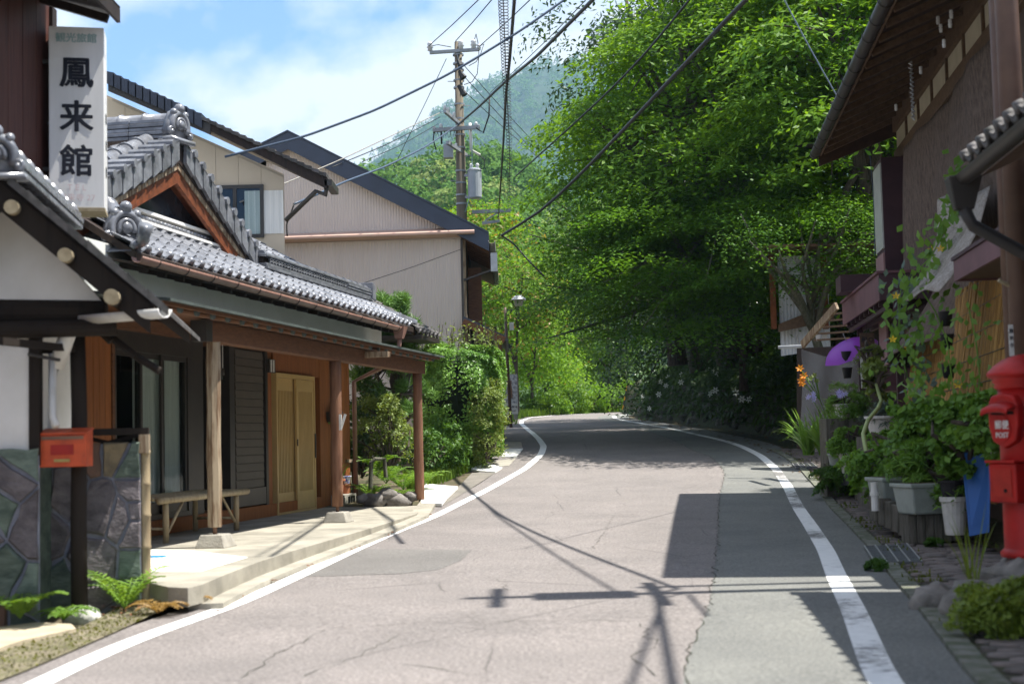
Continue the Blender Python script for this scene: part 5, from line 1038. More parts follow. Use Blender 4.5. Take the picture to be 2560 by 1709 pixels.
# ================================================================== wooded hills
def hill(name, label, d0, d1, prof, dist, n, cs, per, mats, sz, seed, conifer=.2, xr=None):
    """prof: pixel silhouette; surface rises from d0 to dist; crowns scattered over it"""
    rg = np.random.default_rng(seed); X = np.array([P(px, py, dist).x for px, py in prof]); Z = np.array([P(px, py, dist).z for px, py in prof])
    def zt(x): return np.interp(x, X, Z)
    def hz(x, y):
        t = np.clip((y-d0)/(dist-d0), 0, 1); base = 4.; bump = 1+.05*np.sin(x*.11*260/dist+seed)*np.sin(y*.07*260/dist); return base+(zt(x)-base)*t**1.15*bump
    xs = np.linspace(X[0], X[-1], 60); ysn = np.concatenate([np.linspace(d0, dist, 24), np.linspace(dist*1.02, d1, 6)])
    g = MB().sheet([[(x, y, float(hz(x, y) if y <= dist else zt(x)-(y-dist)*.35)) for x in xs] for y in ysn]); h_ = obj(name, g, mats[0][1], smooth=True); tag(h_, label, None, None, 'structure')
    x = rg.uniform(*xr, n); y = d0+(dist-d0)*rg.uniform(.12, 1.0, n)**.8; z = hz(x, y)
    Cs = []; Ns = []; Ls = []; Mi = []
    for i in range(n):
        r = cs*rg.uniform(.6, 1.25); con = rg.uniform() < conifer; d = rg.normal(size=(per, 3)); d[:, 2] = np.abs(d[:, 2])*1.0-.15; d[:, 1] = np.where(rg.uniform(size=per) < .75, -np.abs(d[:, 1]), d[:, 1]); d /= np.linalg.norm(d, axis=1)[:, None]
        if con: hgt = r*1.9; t = rg.uniform(0, 1, per); rr = (1-t)*r*.75; c_ = np.c_[x[i]+d[:, 0]*rr, y[i]+d[:, 1]*rr, z[i]+t*hgt]
        else: lump = 1+.22*np.sin(5*d[:, 0]+i)*np.cos(6*d[:, 2]+i); c_ = np.array([x[i], y[i], z[i]+r*.55])+d*r*np.array([1, 1, .95])*(lump*rg.uniform(.86, 1.05, per))[:, None]
        Cs.append(c_); Ns.append(d+rg.normal(size=(per, 3))*.35); Ls.append(np.full(per, sz*(.75 if con else 1)*r/cs)); Mi.append(np.full(per, 0 if con or rg.uniform() < .8 else 1))
    C = np.concatenate(Cs); Nn = np.concatenate(Ns); Ln = np.concatenate(Ls)*rg.uniform(.7, 1.3, len(C)); mi = np.concatenate(Mi)
    tag(obj(name+'_wood', leafmesh(name+'_wood', C, Nn, Ln, Ln*.7, [m[0] for m in mats], fold=.1, mi=mi), None), label.replace('hill', 'wood on the hill').replace('mountain', 'wood on the mountain'), None, None, 'stuff')
m_hillg = M('hill_ground', (.03, .06, .015), (.02, .04, .012), rough=.95, scale=.2)
hill('hill', 'green hill behind the utility pole', 150, 330, [(300, 720), (800, 600), (905, 510), (985, 460), (1070, 428), (1150, 412), (1215, 408), (1290, 445), (1345, 515), (1420, 585), (1700, 620), (2300, 650)], 262, 620, 4.2, 330, [(lf_hill, m_hillg), (lf_hill2, m_hillg)], .62, 3, .0, (-60, 40))
hill('mountain', 'hazy blue mountain on the skyline', 950, 3000, [(-600, 760), (300, 680), (700, 560), (820, 455), (905, 400), (1000, 350), (1100, 302), (1200, 258), (1310, 200), (1400, 165), (1600, 100), (1900, 60), (2600, 130), (3200, 300)], 2300, 2000, 12.0, 110, [(lf_hill, m_hillg), (lf_hill, m_hillg)], 3.0, 5, .35, (-420, 250))
# ================================================================== old house on the right
KU = Vector((.1201, .99276, 0)); KN = Vector((-.99276, .1201, 0)); KO = Vector((5.10, 22.8, 0))
def K(u, n, z): q = KO+KU*u+KN*n; return Vector((q.x, q.y, z+EYE))
def KP(px, py, n):
    r = ray(px, py); o = KO+KN*n; t = o.dot(KN)/(r.x*KN.x+r.y*KN.y); q = Vector((r.x*t, r.y*t, 0))-KO; return q.dot(KU), r.z*t
m_plum = M('plum_paint', (.16, .075, .085), (.12, .055, .065), rough=.55, scale=3, spec=.35)
m_plumd = M('dark_plum', (.07, .034, .040), (.05, .025, .03), rough=.55, scale=3)
m_pinkb = M('pink_board', (.33, .20, .19), (.27, .16, .155), rough=.6, scale=3, stretch=(8, 8, .7))
m_soff = M('soffit_board', (.07, .04, .026), (.045, .026, .018), rough=.7, scale=2.5, stretch=(3, 12, 3))
m_soffl = M('worn_timber', (.15, .095, .058), (.09, .057, .036), rough=.75, scale=3, stretch=(5, 5, 5))
m_gutd = M('dark_gutter', (.04, .034, .031), (.028, .025, .023), rough=.5, scale=3)
m_panel = M('cream_plaster', (.52, .47, .36), (.44, .40, .30), rough=.9, scale=3)
m_clothb = M('brown_screen_cloth', (.17, .125, .10), (.08, .057, .045), rough=.95, scale=7, stretch=(3, 3, 1.2), bump=.6, bscale=50, fine=.3)
m_reed = M('reed', (.46, .27, .08), (.28, .15, .045), rough=.7, scale=4, stretch=(9, 9, .5), rv=.25)
oh = thing('old_house', 'two-storey old house with deep rafter eave along the right of the road', 'house', K(-5, -3, -1.0))
UN = -10.9      # near end of the roof
EZ2 = 4.46; WNK = -1.15
obj('wall', MB().box((UN+.4, -7, -1.2), (-.35, WNK, 5.0), K), M('brown_wall', (.115, .08, .06), (.07, .05, .04), rough=.85, scale=2), oh)
obj('roof', MB().hexa([K(UN, .05, EZ2), K(0, .05, EZ2), K(0, -3.5, EZ2+1.6), K(UN, -3.5, EZ2+1.6), K(UN, .05, EZ2+.12), K(0, .05, EZ2+.12), K(0, -3.5, EZ2+1.75), K(UN, -3.5, EZ2+1.75)]), m_soff, oh)
for i in range(18):
    u_ = -.2-i*.6
    if u_ > UN: obj('rafter', MB().bar(K(u_, .0, EZ2-.03), K(u_, WNK-.1, EZ2-.03+.52), .055, .075), m_soffl, oh)
obj('eave_board', MB().bar(K(UN, .03, EZ2-.01), K(0, .03, EZ2-.01), .03, .09), m_soffl, oh)
obj('verge_board', MB().hexa([K(0, .06, EZ2-.22), K(.04, .06, EZ2-.22), K(.04, WNK-.3, EZ2+.32), K(0, WNK-.3, EZ2+.32), K(0, .06, EZ2+.10), K(.04, .06, EZ2+.10), K(.04, WNK-.3, EZ2+.66), K(0, WNK-.3, EZ2+.66)]), m_soff, oh)
gt = obj('gutter', MB().sheet([[K(u_, .12+.075*math.cos(t), EZ2-.02+.075*math.sin(t)) for t in np.linspace(-math.pi-.2, .2, 11)] for u_ in np.linspace(UN, .05, 30)]), m_gutd, oh, smooth=True); gt.modifiers.new('t', 'SOLIDIFY').thickness = .008
for i in range(16): u_ = -.15-i*.68; obj('gutter_bracket', MB().tube([K(u_, .12+.083*math.cos(t), EZ2-.02+.083*math.sin(t)) for t in np.linspace(-math.pi, .3, 9)], .006, 5), m_dframe, gt)
# plaster band: panels between timbers, follows the sloping sight of the wall head
zb0, zb1 = KP(2251, 372, WNK)[1], KP(2251, 323, WNK)[1]
obj('head_beam', MB().box((UN+.4, WNK, zb1+.01), (-.36, WNK+.08, zb1+.34), K), m_soffl, oh); obj('band_beam', MB().box((UN+.4, WNK, zb0-.22), (-.36, WNK+.07, zb0-.01), K), m_soffl, oh)
for i in range(9):
    u_ = -.42-i*1.12
    obj('plaster_panel', MB().box((u_-1.03, WNK, zb0), (u_, WNK+.03, zb1), K), m_panel, oh); obj('band_post', MB().box((u_-1.11, WNK, zb0-.008), (u_-1.04, WNK+.06, zb1+.008), K), m_soffl, oh)
for px, py in ((2345, 50), (2378, 35), (2352, 70), (2375, 58), (2302, 175), (2240, 268), (2360, 108)):
    u_, z_ = KP(px, py, -.62); obj('knob_insulator', MB().lathe([(.018, -.05), (.022, -.01), (.016, 0), (.022, .01), (.018, .04)], K(u_, -.62, z_), 8), m_ins, oh)
u_, z_ = KP(2277, 155, -.55); u2, z2 = KP(2284, 300, -.55)
obj('hanging_chain', MB().tube([K(u_, -.55+.016*math.sin(i*2.2), z_+(z2-z_)*i/40)+Vector((.014*math.cos(i*2.2), 0, 0)) for i in range(41)], .014, 5), m_metal, oh)
# shutter case at the far end
sc = obj('shutter_case', MB().box((-1.25, WNK+.01, .9), (-.38, WNK+.40, zb0-.25), K), m_plumd, oh)
for i in range(3): obj('case_board', MB().box((-1.24+i*.285, WNK+.40, .95), (-.965+i*.285, WNK+.425, 2.65), K), m_pinkb, sc)
obj('case_glass', MB().box((-1.22, WNK+.40, 2.72), (-.42, WNK+.42, zb0-.33), K), M('frosted_glass', (.50, .52, .48), (.42, .44, .40), rough=.3), sc)
obj('case_foot', MB().box((-1.35, WNK+.02, .55), (-.25, WNK+.50, .88), K), m_plum, oh)
# brown screen cloth hanging on the wall, its foot blown out over the road
g = []
for i in range(41):
    s_ = i/40; r = []
    for j in range(25):
        t = j/24; u_ = -1.55-6.2*t; z = (zb0-.25)-(zb0-.25-(.9-.25*t))*s_; n_ = WNK+.10+.05*math.sin(9*t+3*s_)+.02*math.sin(31*t+2*s_)
        k_ = max(0, s_-.62)/.38; n_ += .72*k_**1.5*math.exp(-((t-.42)/.30)**2); z += .32*k_*math.exp(-((t-.75)/.3)**2)
        r.append(K(u_, n_, z))
    g.append(r)
cl = obj('screen_cloth', MB().sheet(g), m_clothb, smooth=True); cl.modifiers.new('t', 'SOLIDIFY').thickness = .012; 
def lerp3(a, b, t): return a.lerp(b, t)
fa = [P(2345, 500, 17.0), P(2345, 600, 16.3), P(2318, 690, 15.7), P(2262, 748, 15.3)]; fb_ = [P(2478, 470, 15.0), P(2450, 575, 14.6), P(2400, 665, 14.3), P(2348, 722, 14.2)]
def poly3(q, s): s *= 3; i = min(2, int(s)); return q[i].lerp(q[i+1], s-i)
fl_ = obj('curled_foot', MB().sheet([[poly3(fa, s).lerp(poly3(fb_, s), t)+Vector((0, -.05*math.sin(3.1*t), .03*math.sin(7*t+4*s))) for t in np.linspace(0, 1, 12)] for s in np.linspace(0, 1, 19)]), M('lit_cloth', (.40, .36, .32), (.26, .23, .20), rough=.95, scale=9, bump=.6, bscale=50, fine=.3), cl, smooth=True); fl_.modifiers.new('t', 'SOLIDIFY').thickness = .012  # same cloth in a paler colour: light from above painted into the foot
tag(cl, 'brown woven screen cloth hanging down the old house wall with curled foot', 'screen')
# plum canopy on posts
cn = thing('plum_canopy', 'plum painted canopy on a slim post over the shop front', 'canopy', K(-3.8, -.5, -.9))
zc0, zc1 = 1.70, 2.06; ua, ub = -3.75, .75; na, nb = -.30, WNK
obj('fascia', MB().box((ua, na-.03, zc0), (ub, na, zc1), K), m_plum, cn, bevel=.006); obj('front_fascia', MB().box((ua-.03, nb+.02, zc0), (ua-.002, na, zc1), K), m_plumd, cn, bevel=.006)  # front fascia darker: the weaker skylight on that side put into its colour
obj('top', MB().box((ua-.06, nb+.02, zc1+.002), (ub, na+.03, zc1+.035), K), m_plum, cn)
for i in range(8): u_ = ua+.3+i*.55; obj('joist', MB().box((u_, nb+.02, zc0-.06), (u_+.07, na-.035, zc0+.05), K), m_plumd, cn)
for i in range(5): n_ = na-.12-i*.17; obj('slat', MB().box((ua+.05, n_-.03, zc0-.12), (ub, n_+.03, zc0-.065), K), m_plumd, cn)
pc = K(-3.78, na-.22, 0); obj('post', MB().box((-3.83, na-.27, -1.05), (-3.74, na-.18, zc0), K), m_plumd, cn); obj('post', MB().box((.3, na-.27, -.8), (.39, na-.18, zc0), K), m_plumd, cn)
obj('step_box', MB().box((-1.0, -.55, zc1+.04), (-.3, -.1, zc1+.30), K), m_plumd, cn)
# shop front beneath the canopy
sf = thing('shaded_shop', 'shaded shop front with shelves beneath the plum canopy', 'shop', K(-1.5, -1.0, -1.0))
obj('wall', MB().box((-3.7, WNK+.001, -1.05), (.2, WNK+.05, 1.7), K), m_dark, sf); obj('wall_panel', MB().box((-3.6, WNK+.05, -.2), (-3.2, WNK+.09, 1.2), K), m_panel, sf); obj('shelf', MB().box((-3.2, WNK+.05, -.28), (0, WNK+.45, -.22), K).box((-3.2, WNK+.05, -1.0), (-3.1, WNK+.4, -.28), K), m_wpost, sf)
for i, (uu, zz, c_) in enumerate(((-2.9, -.22, (.35, .02, .02)), (-2.3, -.22, (.4, .4, .42)), (-1.6, -.22, (.35, .02, .02)), (-1.1, -.22, (.2, .15, .1)))):
    tag(obj('shop_jar', MB().lathe([(.07, 0), (.085, .03), (.085, .16), (.06, .19), (.07, .22), (.0, .22)], K(uu, WNK+.25, zz+.001), 12), M('jar%d' % i, c_, rough=.4), smooth=True), ('red jar on the shop shelf nearest the post', 'grey jar on the shop shelf', 'red jar at the middle of the shop shelf', 'brown jar at the far end of the shop shelf')[i], 'jar', 'jars on the shop shelf')
# wooden board with a brushed character
wbx, wbz = KP(2168, 850, -.45); wbd = thing('wooden_board', 'small wooden board with a brushed character hanging under the canopy', 'sign', K(wbx, -.45, wbz-.2))
cb_ = K(wbx, -.45, wbz); obj('board', MB().box((cb_.x-.11, cb_.y-.012, cb_.z-.11), (cb_.x+.11, cb_.y+.012, cb_.z+.11)), m_soffl, wbd); text('lettering', '和', lambda x, y, k: Vector((cb_.x-.045+x, cb_.y-.014-k, cb_.z+y)), .10, m_ink, wbd, .02); text('lettering', '○', lambda x, y, k: Vector((cb_.x+.055+x, cb_.y-.014-k, cb_.z+y)), .09, m_ink, wbd, .01)
obj('cord', MB().tube([cb_+Vector((0, 0, .11)), cb_+Vector((0, 0, .75))], .004, 5), m_dframe, wbd)
# purple parasol
m_purple = leafmat('purple_nylon', (.30, .06, .55), (.36, .08, .62), trans=.35, rough=.4, spec=.5, clump=.2, tint=(1.2, 1, 1.2))
ux, uz = KP(2122, 866, -.30); uc = K(ux, -.30, uz); um = thing('umbrella', 'open purple umbrella hung under the canopy beside the shop', 'umbrella', uc)
rot_ = Matrix.Rotation(R(-24), 3, 'Y') @ Matrix.Rotation(R(12), 3, 'X')
def UB(x, y, z): return uc+rot_ @ Vector((x, y, z))
ur = .47; rows_ = []
for i in range(7):
    t = i/6; rr = ur*math.sin(t*1.25)/math.sin(1.25); zz = .22*(math.cos(t*1.25)-math.cos(1.25))/(1-math.cos(1.25)); rows_.append([UB((rr*(1-.06*t*abs(math.sin(4*a_))))*math.cos(a_), (rr*(1-.06*t*abs(math.sin(4*a_))))*math.sin(a_), zz-.12) for a_ in np.linspace(0, 2*math.pi, 33)])
obj('canopy', MB().sheet(rows_), m_purple, um, smooth=True)
for i in range(8): a_ = i*math.pi/4; obj('rib', MB().tube([UB(ur*math.sin(t*1.25)/math.sin(1.25)*math.cos(a_)*.99, ur*math.sin(t*1.25)/math.sin(1.25)*math.sin(a_)*.99, .22*(math.cos(t*1.25)-math.cos(1.25))/(1-math.cos(1.25))-.127) for t in (.05, .3, .6, .8, .97)], .004, 5), m_metal, um)
obj('shaft', MB().tube([UB(0, 0, .24), UB(0, 0, -.5)], .008, 6), m_metal, um)
# reed blind leaning below, in front of the near wall
rb = thing('reed_blind', 'golden reed blind leaning against the old house behind the climbing plants', 'reed blind', K(-6.5, -.75, -.8))
nre = 180; bb = [MB() for _ in range(6)]
for i in range(nre):
    t = i/nre; u_ = -3.0-6.3*t; zt_ = 1.45+.2*t; tl = random.uniform(-.06, .06)+.10*(1-t)
    bb[i % 6].tube([K(u_+random.uniform(-.01, .01), -.55, -.75), K(u_+tl, -.92, zt_+random.uniform(-.05, .05))], .015, 5)
for b in bb: obj('reeds', b, m_reed, rb)
for k_ in range(9):
    s_ = k_/8; obj('binding', MB().tube([K(-3.0-6.3*t, -.535-.37*s_, -.70+(2.12+.2*t)*s_) for t in np.linspace(0, 1, 24)], .006, 4), m_dframe, rb)
# near canopy and grey sheet further along the same wall
ncn = thing('side_canopy', 'plum edged canopy above the reed blind near the utility pole', 'canopy', K(-8.6, -.7, 1.3))
u0_, zz0 = KP(2385, 655, -.35); obj('fascia', MB().box((u0_-3.2, -.38, 1.42), (u0_, -.35, 1.62), K), m_plum, ncn); obj('end_fascia', MB().box((u0_, WNK, 1.42), (u0_+.03, -.35, 1.62), K), m_plum, ncn); obj('lining', MB().box((u0_-3.2, WNK, 1.44), (u0_, -.385, 1.47), K), m_soffl, ncn); obj('roof', MB().box((u0_-3.2, WNK, 1.625), (u0_+.05, -.33, 1.66), K), m_plumd, ncn)
obj('backing_sheet', MB().box((u0_-3.2, WNK+.01, 1.66), (u0_-.1, WNK+.05, 2.5), K), m_gutg, ncn)
# ================================================================== nearest house on the right: only its eave corner shows
nh = thing('near_tiled_house', 'tiled eave corner of the nearest house at the right edge', 'house', (5.2, 8, .1))
ec = P(2452, 420, 10.6); NE = Vector((.10, .995, 0)).normalized()
def NH(u, n, z): q = Vector((ec.x, ec.y, 0))+NE*u+Vector((NE.y, -NE.x, 0))*n; return Vector((q.x, q.y, z+ec.z))
obj('wall', MB().box((-9, 1.1, -3.4), (-.3, 5, .6), NH), m_plumd, nh)
obj('roof', MB().hexa([NH(-9.5, 0, -.06), NH(.1, 0, -.06), NH(.1, 3, 1.2), NH(-9.5, 3, 1.2), NH(-9.5, 0, .02), NH(.1, 0, .02), NH(.1, 3, 1.28), NH(-9.5, 3, 1.28)]), m_soffl, nh)
tiles(nh, NH(.05, -.10, .05), NE*-1, (NH(0, 1, .42)-NH(0, 0, 0)), 34, 3, None, t=ROOF_TD, e=ROOF_ED, cap=105)
obj('gutter', MB().sheet([[NH(u_, -.12+.07*math.cos(t), -.05+.07*math.sin(t)) for t in np.linspace(-math.pi, 0, 9)] for u_ in (-9.5, .12)]), m_gutd, nh, smooth=True)
obj('hopper', MB().hexa([NH(.04, -.19, -.30), NH(.13, -.19, -.30), NH(.13, -.05, -.30), NH(.04, -.05, -.30), NH(-.02, -.24, -.05), NH(.19, -.24, -.05), NH(.19, .01, -.05), NH(-.02, .01, -.05)]), m_gutd, nh, bevel=.01)
obj('downpipe', MB().tube([NH(.08, -.12, -.29), NH(.08, -.06, -.42), NH(.0, .6, -.85), NH(-.1, 1.05, -1.1), NH(-.1, 1.05, -3)], .05, 10), m_gutd, nh, smooth=True)
for z_ in (.35, .62): obj('window_trim', MB().box((-.32, .9, -.9+z_), (-.26, 1.1, 1.4), NH), m_plum, nh)
# near utility pole carrying the street cables
m_npole = M('brown_steel_pole', (.13, .075, .05), (.09, .05, .035), rough=.5, scale=3, spec=.4)
NPX, NPY = P(2530, 300, 10.95).x, 10.95
np_ = thing('utility_pole', 'slim brown utility pole with number plate behind the red postbox', 'utility pole', (NPX, NPY, float(zr(NPY))))
obj('pole', MB().tube([(NPX, NPY, -.2), (NPX, NPY, 5), (NPX, NPY, 10.2)], [.10, .088, .07], 14), m_npole, np_, smooth=True)
obj('conduit', MB().tube([(NPX+.06, NPY+.42, -.1), (NPX+.06, NPY+.42, 7.2)], .055, 10), m_npole, np_, smooth=True)
obj('conduit_clip', MB().bar((NPX, NPY, 2.2), (NPX+.06, NPY+.42, 2.2), .04).bar((NPX, NPY, 6.9), (NPX+.06, NPY+.42, 6.9), .05), m_arm, np_)
obj('crossarm', MB().bar((NPX-.05, NPY-.75, 6.75), (NPX-.05, NPY+.75, 6.75), .08).bar((NPX-.05, NPY-.6, 9.6), (NPX-.05, NPY+.6, 9.6), .08), m_arm, np_)
obj('cable_cabinet', MB().box((NPX-.30, NPY-.25, 7.0), (NPX-.09, NPY+.22, 8.4)), m_trans, np_, bevel=.02)
obj('step_bolt', MB().tube([(NPX, NPY, P(2510, 690, NPY).z-.12), P(2496, 700, NPY-.02)], .016, 6), m_log_end, np_); 
pl_ = P(2535, 850, NPY-.11); obj('number_plate', MB().box((pl_.x-.035, NPY-.105, pl_.z-.12), (pl_.x+.0, NPY-.098, pl_.z+.12)), m_pvcw, np_)
for i, ch in enumerate('鳳来寺'): text('lettering', ch, lambda x, y, k, i=i: Vector((pl_.x-.0175+x, NPY-.107-k, pl_.z+.07-.055*i+y)), .035, m_ink, np_, .01)
# ================================================================== white shack and net screen up the lane
m_wcorr = M('white_corrugated', (.62, .64, .66), (.30, .24, .20), rough=.6, scale=4, stretch=(5, 5, 1), ramp=(.28, .42))
sk = thing('white_shack', 'small white sheet-clad shack with rusty posts under the trees', 'shed', (7.3, 31.2, 2.0))
ska, skb = P(1945, 700, 30.6), P(2085, 690, 30.0)
corrugated('wall_sheet', ska.x, skb.x, lambda x: P(1945, 890, 30.6).z+(x-ska.x)*.12, P(1945, 640, 30.6).z, 30.6, sk, m_wcorr, .076, .012)
m_rustp = M('rust_post', (.22, .075, .03), (.13, .045, .02), rough=.85, scale=6)
for px in (1938, 2068): q = P(px, 900, 30.4); obj('post', MB().bar((q.x, 30.4, P(px, 822, 30.4).z), (q.x, 30.4, P(px, 640, 30.4).z), .11), m_rustp, sk)
q0, q1 = P(1935, 812, 30.2), P(2090, 770, 29.4)
obj('plinth_board', MB().hexa([P(1946, 830, 30.3), P(2085, 800, 30.2), P(2085, 800, 30.4), P(1946, 830, 30.5), P(1946, 810, 30.3), P(2085, 755, 30.2), P(2085, 755, 30.4), P(1946, 810, 30.5)]), m_soffl, sk)
obj('roof', MB().box((ska.x-.4, 29.8, P(1945, 630, 30.6).z), (skb.x+1.5, 33, P(1945, 630, 30.6).z+.06)), m_rust, sk)
lt = thing('lean_to', 'lean-to with a sloping pole and hanging net at the end of the old house', 'lean-to', P(2050, 1100, 25.5))
obj('sloping_board', MB().bar(P(2006, 862, 25.0), P(2092, 764, 24.0), .05, .13), m_wpost, lt)
for i in range(5): a, b = P(2040+i*9, 850-i*16, 25.4), P(2120, 845-i*16, 24.6); obj('roof_slat', MB().bar(a, b, .10, .03), m_soffl, lt)
obj('bar', MB().tube([P(1946, 868, 25.6), P(2012, 865, 25.4)], .03, 6), m_metal, lt)
obj('wall', MB().hexa([P(1992, 1120, 27.0), P(2200, 1110, 26.0), P(2200, 1110, 26.3), P(1992, 1120, 27.3), P(1992, 870, 27.0), P(2200, 860, 26.0), P(2200, 860, 26.3), P(1992, 870, 27.3)]), m_dark, lt)
for i in range(2): obj('torn_paper', MB().add([P(2038+i*16, 838, 25.3), P(2052+i*16, 835, 25.3), P(2050+i*16, 848, 25.3), P(2042+i*16, 853, 25.3)], [(0, 1, 2, 3)]), m_pvcw, lt)
def net():
    m = bpy.data.materials.new('grey_net'); m.use_nodes = True; t = m.node_tree; L = t.links.new; b = t.nodes['Principled BSDF']; b.inputs['Base Color'].default_value = (.26, .27, .28, 1); b.inputs['Roughness'].default_value = .9
    tr = N(t, 'ShaderNodeBsdfTransparent'); x = N(t, 'ShaderNodeMixShader'); x.inputs[0].default_value = .45; L(tr.outputs[0], x.inputs[1]); L(b.outputs[0], x.inputs[2]); L(x.outputs[0], t.nodes['Material Output'].inputs[0]); return m
g = []
for i in range(15):
    s_ = i/14; g.append([P(2003+165*t+3*math.sin(9*t+5*s_), 872+40*math.sin(math.pi*t)*.5+(1118-872-10*t)*s_, 25.2-.9*t+.06*math.sin(14*t+3*s_)) for t in np.linspace(0, 1, 25)])
nsc = obj('net_screen', MB().sheet(g), net(), smooth=True); tag(nsc, 'pale grey net screen hanging from the lean-to beside the shop', 'net')
# ================================================================== cables
def cpath(pts, d0, d1, n=10):
    """pixel polyline with the depth running evenly in 1/d from d0 to d1"""
    p = np.array(pts, float); s = np.r_[0, np.cumsum(np.hypot(*np.diff(p, axis=0).T))]; s /= s[-1]; t = np.linspace(0, 1, max(n, len(p)*4))
    k = np.exp(-np.linspace(-2, 2, 5)**2); k /= k.sum(); out = []
    X = np.interp(t, s, p[:, 0]); Y = np.interp(t, s, p[:, 1])
    for a in (X, Y): a[2:-2] = np.convolve(a, k, 'valid')
    return [P(x, y, 1/((1-q)/d0+q/d1)) for x, y, q in zip(X, Y, t)]
def cable(label, pts, d0, d1, r=.012, m=None, extra=None):
    q = cpath(pts, d0, d1)
    if extra: q = [Vector(e) for e in extra]+q
    return tag(obj('cable', MB().tube(q, r, 6), m or m_cable, smooth=True), label, 'cable', 'overhead cables')
npz = lambda z, dy=0: (NPX-.05, NPY+dy, z)
cable('long blue grey cable sagging from the inn gable past the pole to the upper right', [(562, 392), (640, 372), (760, 342), (940, 275), (1120, 187), (1196, 142), (1300, 78), (1400, 8), (1560, -110)], 15.6, 17, .014, m_bcable)
cable('thick black bundle climbing from the pole to the top right', [(1145, 312), (1200, 265), (1262, 205), (1340, 143), (1400, 82), (1482, 0), (1600, -130)], 41.8, 16, .03)
cable('thin messenger wire just above the thick black bundle', [(1225, 232), (1300, 165), (1390, 78), (1465, 0), (1560, -110)], 38, 16.5, .008)
cable('blue house drop running down from the pole to the corrugated gable', [(1145, 312), (1060, 370), (960, 418), (860, 455), (790, 487), (735, 510)], 41.8, 24.2, .022, m_bcable)
cable('looped ends of the house drop at the cream house corner', [(735, 510), (725, 540), (716, 560), (718, 590)], 24.2, 24, .014)
th = cpath([(2530, -640), (2180, -300), (1864, 0), (1700, 174), (1526, 360), (1417, 470), (1351, 530), (1254, 588)], 10.95, 34)
tag(obj('cable', MB().tube([(2.75, -9, 6.9), (3.1, 2, 6.5), npz(6.75)]+th[1:], .03, 7), m_cable, smooth=True), 'thick dark cable crossing in front of the big trees', 'cable', 'overhead cables')
cable('second cable crossing the trees above the thick one', [(2530, -1050), (1980, -330), (1724, 0), (1605, 145), (1510, 241), (1395, 345), (1290, 440)], 10.95, 38, .02)
cable('drop cable from the thick cable down through the trees at the house corner', [(1254, 588), (1285, 610), (1320, 650), (1360, 690)], 34, 33, .022)
cable('thin blue drop wire above the old house gutter', [(1900, -150), (1960, 0), (2030, 130), (2113, 277)], 15, 20.6, .008, M('light_blue_wire', (.30, .42, .60), rough=.4))
cable('hanging thin wire at the old house corner', [(2175, 390), (2182, 470), (2186, 540), (2187, 640)], 22.6, 21.5, .006, m_bcable)
cable('steep black cable beside the coiled one', [(1296, -140), (1286, 0), (1273, 165), (1265, 230), (1258, 364), (1246, 543)], 13, 44, .022)
cp = cpath([(1252, -120), (1258, 0), (1265, 184), (1273, 344), (1275, 524)], 13, 44, 1000); hx = []
for i, p in enumerate(cp): a = i*.52; hx.append(p+Vector((.055*math.cos(a), 0, .055*math.sin(a)*.5)))
co = obj('cable', MB().tube(hx, .005, 4, False).tube(cp[::20], .007, 5), m_cable, smooth=True); tag(co, 'coil-wrapped cable hanging steeply in the sky right of the pole', 'cable', 'overhead cables')
for k_, (a, b, l) in enumerate((((1070, 117), (1196, 0), 'thin line from the left end of the top crossarm'), ((1139, 103), (1229, 0), 'thin line from the pole head upwards'), ((1200, 115), (1325, 0), 'thin line from the right end of the top crossarm'))):
    cable(l, [a, ((a[0]+b[0])/2, (a[1]+b[1])/2+2), b, (b[0]+(b[0]-a[0])*.4, b[1]+(b[1]-a[1])*.4)], 42, 27, .013)
cable('guy wire slanting down to the left from the pole', [(1116, 147), (1060, 265), (1005, 375), (985, 420)], 42, 46, .010)
for k_, (a, b, l) in enumerate((((1104, 280), (600, 505), 'pale beaded line from the pole to the cream house window'), ((1100, 293), (830, 418), 'middle of the three lines leaving the pole leftwards'), ((1095, 310), (905, 405), 'lowest of the three lines leaving the pole leftwards'))):
    cable(l, [a, ((a[0]+b[0])/2, (a[1]+b[1])/2+7), b], 42, (23.4, 31, 36)[k_], (.013, .012, .010)[k_], m_gutg if k_ == 0 else None)
for k_, (a, b, l) in enumerate((((1162, 166), (1350, 372), 'upper thin line from the pole into the wood'), ((1160, 191), (1350, 394), 'middle thin line from the pole into the wood'), ((1166, 233), (1355, 402), 'lower thin line from the pole into the wood'))):
    cable(l, [a, ((a[0]+b[0])/2, (a[1]+b[1])/2+3), b], 42, 56, .012)
cable('thin wire stretched across the corrugated wall', [(1155, 622), (1030, 668), (888, 714)], 31.7, 27, .008)
cable('second overhead cable running towards the viewer above the right lane', [(2530, -640), (2700, -900)], 10.95, 9.6, .02, None, [(1.9, -9, 7.2), (2.6, 2, 6.7), npz(6.7, -.3)])
